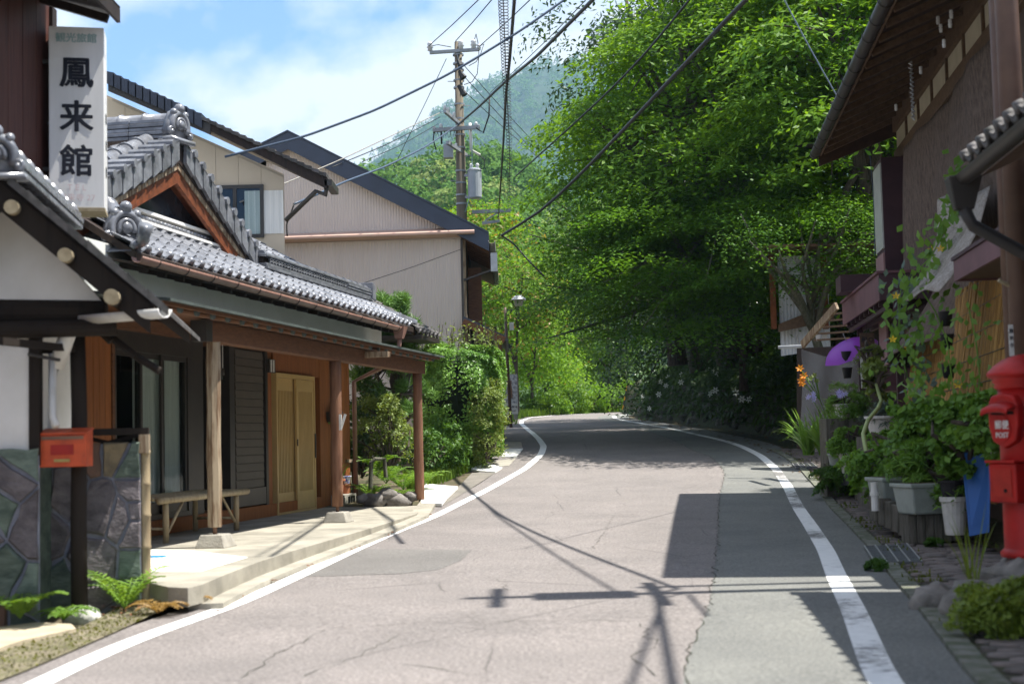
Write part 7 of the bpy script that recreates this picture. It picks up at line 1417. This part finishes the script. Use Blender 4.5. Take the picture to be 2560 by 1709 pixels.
for i, (X, Y) in enumerate(px_l):
    h_ = bank_hit(1280+X/2.865, 600+Y/2.865+14)
    if h_ is None: continue
    h_ = h_+Vector((-.25, -.45, .12))
    if proto is None:
        proto = thing('lily', 'white lily in bloom leaning out from the mossy bank', 'lily', (0, 0, 0), 'white lilies on the bank'); pv = MB()
        obj('stem', MB().tube([(.45, .35, -.45), (.2, .15, -.05), (.0, .0, .0)], .008, 5), lf_mid, proto)
        for j in range(6):
            a = j*math.pi/3; r = []
            for s in (0, .25, .5, .75, 1): w_ = .028*math.sin(math.pi*(s*.8+.12)); rr = .02+.10*s; zz = -.11*s+.0; cx, cy = math.cos(a), math.sin(a); y_ = -.07*s+ .05*s*s; r.append([(rr*cx-w_*cy, y_*1.2-.02, rr*cy+w_*cx), (rr*cx, y_*1.2-.035, rr*cy), (rr*cx+w_*cy, y_*1.2-.02, rr*cy-w_*cx)])
            pv.sheet(r)
        obj('bloom', pv, m_lily, proto, smooth=True); obj('leaves', leafmesh('leaves', np.array([[.1+.05*j, .08+.04*j, -.03*j+RNG.normal()*.03] for j in range(9)]), RNG.normal(size=(9, 3)), .15, .02, [lf_mid]), None, proto); o_ = proto
    else: o_ = copy_tree(proto)
    o_['label'] = '%s white lily from the left on the mossy bank' % ordn[rk[i]]
    o_.location = h_; o_.rotation_euler = (random.uniform(-.3, .5), random.uniform(-.5, .5), random.uniform(-.7, .5)); s_ = random.uniform(.75, 1.05); o_.scale = (s_,)*3
# ================================================================== small things and planting on the right
# drain grates let into the path
m_grate = M('grate_steel', (.16, .17, .18), (.11, .115, .12), rough=.5, metal=.4, scale=8); m_grl = M('grate_bar', (.40, .41, .40), rough=.5, metal=.3)
for lab, pts in (('steel drain grate in the paved strip near the postbox', ((2160, 1364), (2268, 1358), (2306, 1402), (2186, 1404))), ('far steel drain grate in the paved strip by the flower pots', ((1980, 1158), (2030, 1156), (2044, 1166), (1990, 1169)))):
    q = [G(*p, .03) for p in pts]; g_ = thing('drain_grate', lab, 'drain grate', sum(q, Vector())/4, 'drain grates'); obj('plate', MB().prism([(p.x, p.y, p.z-.02) for p in q], (0, 0, .02)), m_grate, g_)
    for i in range(5): t_ = i/4*.98+.01; obj('bar', MB().bar(q[0].lerp(q[1], t_)+Vector((0, 0, .004)), q[3].lerp(q[2], t_)+Vector((0, 0, .004)), .012, .008), m_grl, g_)
    for i in range(12): t_ = (i+.5)/12; obj('cross_bar', MB().bar(q[0].lerp(q[3], t_)+Vector((0, 0, .002)), q[1].lerp(q[2], t_)+Vector((0, 0, .002)), .008, .005), m_grate, g_)
# ledge of rough ground under the pots
lg = MB().sheet([[(rx(y, o_), y, float(zr(y))+h) for o_, h in ((1.58, .0), (1.66, .06), (2.2, .09), (3.2, .1), (9, .1))] for y in np.linspace(3, 30, 60)]); tag(obj('ledge', lg, m_soil, smooth=True), 'earth ledge between the paved strip and the old house', None, None, 'structure')
# ---- red pillar postbox
m_post = M('postbox_red', (.42, .011, .008), (.24, .008, .007), rough=.48, scale=5, ramp=(.3, .62), spec=.3)
pc_ = P(2584, 1392, 9.45); px0, py0, pz0 = pc_.x, 9.45, P(2500, 1392, 9.45).z
pbx = thing('pillar_postbox', 'round red iron pillar postbox on a stone at the right edge', 'postbox', (px0, py0, pz0))
obj('body', MB().lathe([(.205, 0), (.205, .03), (.185, .05), (.178, .06), (.178, .80), (.186, .81), (.186, .835), (.178, .845), (.178, 1.10)], (px0, py0, pz0), 36), m_post, pbx, smooth=True)
obj('cap', MB().lathe([(.178, 1.10), (.20, 1.115), (.19, 1.135), (.215, 1.15), (.205, 1.17), (.235, 1.185), (.245, 1.20), (.24, 1.215), (.20, 1.26), (.14, 1.30), (.07, 1.325), (.001, 1.335)], (px0, py0, pz0), 36), m_post, pbx, smooth=True)
mdir = Vector((-.90, -.43, 0)).normalized(); mside = Vector((-mdir.y, mdir.x, 0))
def PBX(f, s, z): return Vector((px0, py0, pz0))+mdir*f+mside*s+Vector((0, 0, z))
b = MB()
b.prism([PBX(.15, s, z) for s, z in ((-.13, .86), (-.10, .76), (0, .71), (.10, .76), (.13, .86), (.13, 1.0), (.10, 1.06), (0, 1.08), (-.10, 1.06), (-.13, 1.0))], mdir*.065)
obj('mouth_plate', b, m_post, pbx, bevel=.015)
rows_ = [[PBX(.20+.0*t, .125*math.cos(a), .985+.045*math.sin(a)) for a in np.linspace(0, math.pi, 11)] for t in (0,)]+[[PBX(.285, .12*math.cos(a), .965+.030*math.sin(a)) for a in np.linspace(0, math.pi, 11)]]+[[PBX(.30, .115*math.cos(a), .935+.02*math.sin(a)) for a in np.linspace(0, math.pi, 11)]]
hdp = obj('hood', MB().sheet(rows_), m_post, pbx, smooth=True); hdp.modifiers.new('t', 'SOLIDIFY').thickness = .02
obj('slot', MB().box((0, 0, 0), (1, 1, 1), lambda x, y, z: PBX(.214+.003*x, -.10+.2*y, .935+.02*z)), m_dark_room, pbx)
obj('notice_plate', MB().prism([PBX(.217, .075*math.cos(a), .84+.085*math.sin(a)) for a in np.linspace(0, 2*math.pi, 17)[:-1]], mdir*.005), m_post, pbx)
text('lettering', '郵便', lambda x, y, k: PBX(.223+k, x, .865+y), .062, m_pvcw, pbx, .02); text('lettering', 'POST', lambda x, y, k: PBX(.223+k, x, .80+y), .048, m_pvcw, pbx, .02)
dr_ = obj('collection_door', MB().box((0, 0, 0), (1, 1, 1), lambda x, y, z: PBX(.10+.14*x, -.12+.24*y, .36+.26*z)), m_post, pbx, bevel=.012)
obj('door_panel', MB().box((0, 0, 0), (1, 1, 1), lambda x, y, z: PBX(.241+.004*x, -.085+.17*y, .40+.18*z)), m_redd, dr_); obj('ledge', MB().box((0, 0, 0), (1, 1, 1), lambda x, y, z: PBX(.09+.17*x, -.13+.26*y, .622+.014*z)), m_post, dr_); obj('keyhole', MB().tube([PBX(.245, .03, .44), PBX(.252, .03, .44)], .012, 8), m_dark_room, dr_)
for i, (dx, dy, r, sq) in enumerate(((.0, .0, .36, (1.0, .9, .62)), (-.42, -.35, .24, (1.1, 1, .8)), (-.15, -.75, .28, (1.2, 1, .8)), (.3, -.6, .3, (1.2, 1, .7)), (-.55, .25, .17, (1.2, 1, .7)), (-.62, -.9, .16, (1.3, 1, .7)))):
    zq = float(zr(py0+dy)); hgt = (pz0-zq)*.5 if i == 0 else r*.25; rock('footing_rock' if i == 0 else 'edge_rock', (px0+dx, py0+dy, zq+hgt), r if i else .40, sq if i else (1.0, .95, (pz0-zq)*.62/.40), m_rock if i != 3 else m_wstone, ('rough footing rock under the red postbox', 'rock at the left foot of the postbox', 'mossy rock in front of the postbox', 'pale rock at the right edge below the postbox', 'small rock behind the postbox footing', 'small mossy rock among the weeds')[i], 'rock', seed=50+i, n=16, group='rocks below the postbox')
# ---- containers
m_planter = M('grey_green_plastic', (.34, .37, .34), (.25, .28, .25), rough=.5, scale=5); m_wood_stump = M('grey_stump', (.17, .155, .13), (.07, .065, .05), rough=.9, scale=4, stretch=(7, 7, 1), bump=.4); m_dpot = M('dark_plastic', (.022, .020, .024), rough=.5); m_bluep = M('blue_board', (.035, .13, .40), (.03, .11, .34), rough=.4, scale=2)
def planter(label, px, py, d, wd, dp_, h, m, ang=0, name='planter'):
    c = P(px, py, d); t = thing(name, label, 'planter', c, 'planters along the old house'); ca, sa = math.cos(ang), math.sin(ang)
    T = lambda x, y, z: (c.x+x*ca-y*sa, c.y+x*sa+y*ca, c.z+z); a, b_ = wd/2, dp_/2; q = .82
    obj('body', MB().hexa([T(-a*q, -b_*q, 0), T(a*q, -b_*q, 0), T(a*q, b_*q, 0), T(-a*q, b_*q, 0), T(-a, -b_, h), T(a, -b_, h), T(a, b_, h), T(-a, b_, h)]), m, t, bevel=.02)
    obj('rim', MB().box((-a-.015, -b_-.015, h-.035), (a+.015, b_+.015, h+.005), T), m, t, bevel=.01); obj('soil', MB().box((-a+.02, -b_+.02, h+.004), (a-.02, b_-.02, h+.008), T), m_soil, t); return T
planter('large grey green planter beside the white bucket', 2308, 1283, 14.3, .46, .40, .30, m_planter, .25)
planter('grey planter half hidden behind the large grey green one', 2225, 1258, 15.4, .34, .40, .28, m_planter, .2)
planter('grey planter under trailing leaves next to the white pipe', 2188, 1215, 16.4, .32, .4, .28, m_planter, .2)
sp_ = P(2330, 1345, 14.3)
for i in range(6):
    q = P(2275+i*22, 1347-2*i, 14.35); hgt = P(2275, 1283, 14.3).z-q.z; tag(obj('wooden_block', MB().box((q.x-.045, q.y-.12, q.z-.05), (q.x+.042, q.y+.16, q.z+hgt-.005)), m_wood_stump, bevel=.012), 'upright weathered timber block under the large planter, number %s from the left' % ('one', 'two', 'three', 'four', 'five', 'six')[i], 'timber block', 'timber blocks under the planters')
for i in range(5):
    q = P(2190+i*18, 1290+i*9, 15.6-.22*i); hgt = .24; tag(obj('wooden_block', MB().box((q.x-.05, q.y-.2, q.z-.05), (q.x+.045, q.y+.1, q.z+hgt)), m_wood_stump, bevel=.012), 'upright grey timber edging block left of the large planter, number %s from the far end' % ('one', 'two', 'three', 'four', 'five')[i], 'timber block', 'timber blocks under the planters')
bkp = P(2389, 1336, 13.9); pot('white_bucket', 'white plastic bucket holding a dark pot beside the blue board', tuple(bkp), .128, .37, m_wpot, 'bucket', True, soil=False); dpp = bkp+Vector((0, 0, .33)); pot('dark_pot', 'dark plastic pot standing in the white bucket', tuple(dpp), .135, .20, m_dpot, 'pot')
bb_ = [P(2404, 1132, 13.6), P(2478, 1122, 13.4), P(2474, 1330, 13.25), P(2424, 1340, 13.3)]; tag(obj('blue_board', MB().prism(bb_[::-1], (.0, .012, 0)), m_bluep, bevel=.004), 'leaning blue plastic board behind the postbox', 'board')
wp_ = [P(2462, 1045, 12.6), P(2478, 1045, 12.6), P(2496, 1128, 12.5), P(2478, 1135, 12.5)]; tag(obj('white_board', MB().prism(wp_[::-1], (0, .012, 0)), m_pvcw), 'narrow white board wedged behind the postbox', 'board')
wpp = P(2188, 1262, 15.2); tag(obj('white_pipe', MB().lathe([(.04, -.06), (.04, .1), (.052, .1), (.052, .14), (.04, .14), (.04, .24), (.03, .24)], wpp, 14), m_pvcw, smooth=False), 'stub of white plastic pipe beside the paved strip', 'pipe')
# pots by the canopy post
c = P(2131, 1182, 21.0); pot('white_round_pot', 'round white pot on an upturned black pot', tuple(c), .20, .30, m_wpot); st_ = P(2135, 1212, 20.95); st_ = Vector((c.x+.02, c.y, st_.z)); tag(obj('pot_stand', MB().lathe([(.20, 0), (.19, .02), (.15, c.z-st_.z-.012), (.14, c.z-st_.z-.004), (.001, c.z-st_.z-.004)], st_, 20), m_dpot, smooth=True), 'upturned black pot used as a stand for the round white pot', 'stand')
c3 = P(2096, 1176, 21.5); pot('grey_pot', 'grey pot left of the round white pot', tuple(c3), .15, .26, m_planter); c4 = P(2163, 1158, 20.6); pot('terracotta_pot', 'small terracotta pot right of the round white pot', tuple(c4), .085, .13, m_terra)
c5 = P(2208, 1090, 19.6); pot('large_cream_pot', 'large cream ribbed pot at the foot of the canopy post', tuple(c5), .23, .28, m_wpot); c6 = P(2108, 1045, 21.9); pot('white_urn', 'white urn on the shop step left of the post', tuple(c6), .14, .22, m_wpot)
us = P(2108, 1060, 21.9); tag(obj('step_block', MB().box((c6.x-.3, c6.y-.15, float(zr(21.9))), (c6.x+.35, c6.y+.35, c6.z-.002)), m_wood_stump, bevel=.01), 'grey timber step carrying the white urn', 'step'); tag(obj('step_block', MB().box((c5.x-.3, c5.y-.25, float(zr(19.6))), (c5.x+.4, c5.y+.3, c5.z-.002)), m_wood_stump, bevel=.01), 'grey timber step carrying the large cream pot', 'step')
tag(obj('step_block', MB().box((c3.x-.2, c3.y-.1, float(zr(21.5))), (c3.x+.22, c3.y+.3, c3.z-.002)), m_wood_stump, bevel=.01), 'dark timber step carrying the grey pot', 'step')
tag(obj('step_block', MB().box((c4.x-.1, c4.y-.1, float(zr(20.6))), (c4.x+.14, c4.y+.3, c4.z-.002)), m_wood_stump, bevel=.01), 'dark timber step carrying the small terracotta pot', 'step')
# ---- plants
lf_strap = leafmat('strap_leaf', (.08, .20, .025), (.22, .38, .06), trans=.35, rough=.4, spec=.3); lf_herb = leafmat('herb_leaf', (.09, .22, .025), (.22, .38, .06), trans=.4); lf_vine = leafmat('vine_leaf', (.08, .19, .025), (.19, .34, .06), trans=.35); lf_blue = leafmat('bluish_leaf', (.07, .12, .09), (.14, .19, .15), trans=.2)
ag = P(2060, 1150, 22.6); agt = thing('agapanthus', 'big arching strap-leaved clump with flower stems at the path end', 'plant', ag+Vector((0, 0, -.1)))
for k_, (dx, dy, dz) in enumerate(((0, 0, 0), (.25, -.3, .05), (-.15, .4, .0), (.3, .3, .1))): straps((ag.x+dx, ag.y+dy, ag.z+.08+dz), 75, .95, .04, lf_strap, agt, seed=70+k_)
def stem(t, pts, r=.007, m=None): return obj('flower_stem', MB().tube(pts, r, 5), m or lf_strap, t)
m_orange_fl = leafmat('orange_petal', (.80, .22, .02), (.90, .42, .03), trans=.35, tint=(1.1, .9, .6)); m_lil = leafmat('lilac_petal', (.45, .42, .75), (.62, .58, .85), trans=.3, tint=(1, 1, 1.1))
def flower(t, c, r, mat, n=6, name='bloom', facing=(-.3, -.8, .4)):
    f = Vector(facing).normalized(); s_ = f.orthogonal().normalized(); q = f.cross(s_); b = MB()
    for j in range(n):
        a = 2*math.pi*j/n; d = s_*math.cos(a)+q*math.sin(a); e = s_*-math.sin(a)+q*math.cos(a); c0 = Vector(c); b.add([c0-f*.02, c0+d*r*.5+e*r*.24, c0+d*r+f*r*.15, c0+d*r*.5-e*r*.24], [(0, 1, 2, 3)])
    return obj(name, b, mat, t)
dl = thing('daylily', 'tall orange daylilies leaning out beside the net', 'plant', P(2080, 1100, 23.0))
for k_, (px, py) in enumerate(((2000, 920), (2010, 938), (2004, 950), (2005, 958), (2026, 945), (2036, 938), (2042, 952))):
    e = P(px, py, 23.0); stem(dl, [P(2085, 1090, 23.2), P(2050, 1000, 23.1), e]); flower(dl, e, .075 if k_ < 4 else .055, m_orange_fl if k_ < 4 else lf_az, 6)
lc = thing('lilac_agapanthus', 'pale lilac flower head on a tall stem before the net', 'plant', P(2090, 1110, 22.5)); e = P(2028, 992, 22.6); stem(lc, [P(2092, 1100, 22.6), P(2060, 1050, 22.6), e])
for j in range(9): flower(lc, e+Vector((random.uniform(-.07, .07), random.uniform(-.05, .05), random.uniform(-.06, .07))), .045, m_lil, 5)
e2 = P(2105, 985, 21.6); stem(lc, [P(2115, 1060, 21.8), e2])
for j in range(8): flower(lc, e2+Vector((random.uniform(-.09, .09), random.uniform(-.05, .05), random.uniform(-.05, .06))), .045, m_lil, 5)
def mnd(label, px, py, d, rad, n, per, mat, leaf, seed, pr=(.08, .18), name='potted_plant', up=.5, **k): c_ = P(px, py, d); return mound(name, label, tuple(c_), rad, n, per, mat, leaf, 'plant', pr, seed=seed, up=up, grp='potted plants along the old house', **k)
mnd('leafy plant in the round white pot', 2125, 1105, 21.0, (.38, .3, .26), 34, 1500, lf_herb, (.05, .03), 71)
mnd('fine-leaved plant in the white urn', 2115, 1010, 21.9, (.42, .3, .34), 30, 900, lf_strap, (.10, .014), 72)
mnd('dark spiky plant in the large cream pot', 2215, 1030, 19.6, (.30, .25, .18), 22, 1100, lf_blue, (.12, .02), 73, up=.8)
mnd('trailing fern-like plant below the round white pot', 2100, 1195, 21.2, (.42, .3, .20), 26, 1200, lf_fernd, (.07, .02), 74)
mnd('broad mass of herbs in the middle planters', 2235, 1165, 16.0, (.52, .5, .30), 60, 1500, lf_herb, (.055, .035), 75)
mnd('grassy plant spilling over the large planter', 2320, 1165, 14.6, (.46, .35, .24), 40, 900, lf_strap, (.15, .016), 76, up=.8)
mnd('small plant in the dark pot by the blue board', 2395, 1215, 14.0, (.20, .18, .14), 16, 1200, lf_strap, (.11, .016), 77)
mnd('tall leafy plant behind the planters under the reed blind', 2300, 1085, 15.2, (.5, .45, .36), 50, 900, lf_vine, (.075, .045), 78)
mnd('dense leafy plant against the blind near the postbox', 2420, 1085, 13.6, (.40, .4, .36), 50, 900, lf_vine, (.085, .05), 79)
mnd('drooping green plant at the canopy post foot', 2240, 1120, 17.6, (.36, .35, .28), 34, 1200, lf_herb, (.06, .03), 80)
mnd('feathery pale plant hanging before the shop', 2178, 900, 20.4, (.16, .16, .30), 26, 1600, lf_az, (.035, .012), 81, pr=(.05, .1))
mnd('bronze tinted leafy plant beside the board', 2480, 1040, 12.4, (.26, .3, .26), 24, 700, lf_vine, (.08, .05), 82)
cs = thing('bent_stem', 'thick pale green bent stem arching above the planters', 'plant', P(2170, 1240, 16.5)); obj('stem', MB().tube([P(2182, 1165, 16.6), P(2165, 1125, 16.8), P(2158, 1085, 17), P(2170, 1050, 17.2), P(2195, 1020, 17.5), P(2203, 1002, 17.6), P(2190, 960, 17.8)], [.03, .028, .027, .026, .025, .022, .02], 8), leafmat('pale_stem', (.30, .38, .14), (.38, .45, .2), trans=.1), cs, smooth=True)
sl_ = mound('stem_foliage', 'ruffled leaves at the head of the bent stem', tuple(P(2188, 940, 17.9)), (.14, .14, .26), 20, 1500, lf_az, (.06, .05), 'plant', (.05, .1), seed=83, stems=4)
# climbing vine over the cloth and blind, each run a plant of its own
def vine(label, pts, d0, d1, n, leaf, mat, spread=.16, fl=0, hang=True):
    q = cpath(pts, d0, d1, 30); t = thing('climbing_vine', label, 'vine', q[-1], 'climbing vines on the old house'); obj('stem', MB().tube(q, .008, 5), lf_strap, t)
    C = np.array([np.array(q[i]) for i in RNG.integers(0, len(q), n)])+RNG.normal(size=(n, 3))*spread*np.array([.8, .6, 1]); C[:, 1] -= .08
    Nn = RNG.normal(size=(n, 3))*.5+np.array([-.5, -.7, .35]); dd_ = RNG.normal(size=(n, 3))*.45+np.array([0, 0, -1])
    a = leafmesh('leaves', C, Nn, RNG.uniform(.7, 1.3, n)*leaf, RNG.uniform(.6, 1.0, n)*leaf*.75, [mat], fold=.1, dirs=dd_); obj('leaves', a, None, t)
    for i in range(fl): flower(t, q[random.randrange(len(q))]+Vector((random.uniform(-.15, .1), -.15, random.uniform(-.1, .1))), .05, M('yellow_petal', (.80, .55, .03), rough=.6), 5)
vine('vine climbing high up the brown screen cloth', [(2396, 420), (2380, 500), (2370, 560), (2350, 620), (2320, 680)], 15.5, 16.5, 110, .13, lf_vine, .09, 1)
vine('vine with yellow flowers hanging from the curled cloth foot', [(2370, 560), (2330, 640), (2280, 690), (2250, 760), (2245, 850), (2265, 930)], 15.5, 15.2, 170, .12, lf_vine, .16, 3)
vine('bluish vine hanging beside the canopy post', [(2260, 690), (2245, 760), (2250, 820), (2290, 900), (2310, 980)], 16, 15.4, 80, .13, lf_blue, .14, 1)
vine('vine spread over the middle of the reed blind', [(2300, 720), (2340, 780), (2370, 860), (2380, 950), (2390, 1040)], 14.8, 14.2, 120, .09, lf_vine, .20, 1)
vine('vine on the right part of the reed blind', [(2420, 760), (2440, 850), (2450, 940), (2440, 1030)], 13.6, 13.4, 45, .09, lf_vine, .16)
vine('vine along the foot of the reed blind', [(2255, 960), (2320, 1000), (2400, 1020), (2460, 1060)], 15, 13.2, 160, .09, lf_herb, .2)
for i, (px, py) in enumerate(((2365, 815), (2368, 872), (2372, 945))): cq = P(px, py, 14.6); tag(obj('hanging_pot', MB().lathe([(.05, 0), (.075, .14), (.08, .15), (.07, .15), (.001, .13)], cq, 12), m_dpot, smooth=True), ('topmost', 'middle', 'lowest')[i]+' small black pot hung in front of the reed blind', 'pot', 'hanging black pots')
for i, (px, py) in enumerate(((2117, 905), (2119, 945))): cq = P(px, py, 22.5); tag(obj('hanging_pot', MB().lathe([(.06, 0), (.085, .16), (.09, .17), (.08, .17), (.001, .15)], cq, 12), m_dpot, smooth=True), ('upper', 'lower')[i]+' black pot hung in front of the net', 'pot', 'hanging black pots')
# banner strip and hanging cloth near the post
bs = P(2157, 885, 20.8); be = P(2160, 970, 20.8); tag(obj('paper_strip', MB().box((bs.x-.04, 20.8, be.z), (bs.x+.06, 20.81, bs.z)), m_pvcw), 'pale hanging strip of patterned paper beside the canopy post', 'banner')
# weeds below the postbox and along the strip
lf_weed = leafmat('weed_leaf', (.12, .20, .02), (.24, .30, .05), trans=.4)
for q, (px, py, d, rad, nn_) in enumerate(((2480, 1560, 8.3, (.22, .22, .11), 20), (2535, 1500, 8.6, (.2, .22, .15), 18), (2440, 1470, 9.0, (.16, .16, .10), 12))):
    c_ = P(px, py, d); mound('weed_clump', ('leafy weeds at the bottom right corner', 'yellowish weeds against the rocks', 'small weeds at the edge of the paved strip')[q], (c_.x, c_.y, float(zr(d))+rad[2]*.9+.05), rad, nn_, 1300, lf_weed, (.05, .018), 'weeds', (.06, .13), seed=90+q, stems=0, base=(c_.x, c_.y, float(zr(d))+.03))
wg = thing('wild_grass', 'tuft of wild grass in front of the postbox', 'grass', P(2420, 1480, 9.2)); straps(tuple(P(2430, 1462, 9.2)), 16, .42, .014, lf_weed, wg, seed=95, spread=.7, up=1.2)
for q, (px, py) in enumerate(((2185, 1418), (2330, 1365))): c_ = G(px, py, .03); mound('path_weed', ('weed tuft at the near corner of the drain grate', 'weed tuft at the foot of the timber blocks')[q], tuple(c_+Vector((0, 0, .04))), (.09, .07, .045), 9, 2500, lf_fernd, (.03, .012), 'weeds', (.025, .05), seed=97+q, stems=0)
i0 = np.where((RIGHT[:, 1] > 4) & (RIGHT[:, 1] < 30))[0]; k = 2600; ii = RNG.choice(i0, k); dd = np.where(RNG.uniform(size=k) < .5, .60, 1.6)+RNG.normal(size=k)*.05+RNG.exponential(.05, k); p = RIGHT[ii]+NR[ii]*dd[:, None]+RNG.normal(size=(k, 2))*.03
p = p[(np.sin(p[:, 1]*2.3)+np.sin(p[:, 1]*5.1+1) > .1)]
grass('path_moss', 'moss and tiny weeds along the kerb and path edge', np.c_[p, zr(p[:, 1])+.02], .012, .05, leafmat('kerb_moss', (.06, .10, .012), (.16, .18, .03)), .012)
k = 260; ii = RNG.choice(np.where((RIGHT[:, 1] > 26) & (RIGHT[:, 1] < 56))[0], k); p = RIGHT[ii]+NR[ii]*RNG.uniform(.15, 1.3, k)[:, None]; b = MB()
for x_, y_ in p: s_ = random.uniform(.025, .06); a = random.uniform(0, 6.3); z = float(zr(y_))+.012; b.add([(x_+s_*math.cos(a), y_+s_*math.sin(a), z), (x_-s_*.5*math.sin(a), y_+s_*.5*math.cos(a), z+.015), (x_-s_*math.cos(a), y_-s_*math.sin(a), z), (x_+s_*.5*math.sin(a), y_-s_*.5*math.cos(a), z+.01)], [(0, 1, 2, 3)])
tag(obj('fallen_leaves', b, M('fallen_leaf', (.22, .13, .05), (.10, .06, .03), rough=.9)), 'fallen leaves on the road edge below the stone wall', None, None, 'stuff')
# ================================================================== haze: even, thin air round the whole place
hzm = bpy.data.materials.new('haze_air'); hzm.use_nodes = True; t = hzm.node_tree; t.nodes.clear(); ho = N(t, 'ShaderNodeOutputMaterial'); pv_ = N(t, 'ShaderNodeVolumePrincipled'); pv_.inputs['Density'].default_value = .00017; pv_.inputs['Color'].default_value = (.45, .72, 1, 1); pv_.inputs['Anisotropy'].default_value = .2; t.links.new(pv_.outputs[0], ho.inputs['Volume'])
hz = obj('haze', MB().box((-1500, -70, -4), (2100, 3100, 860)), hzm); tag(hz, 'thin bluish summer haze filling the valley', None, None, 'stuff')
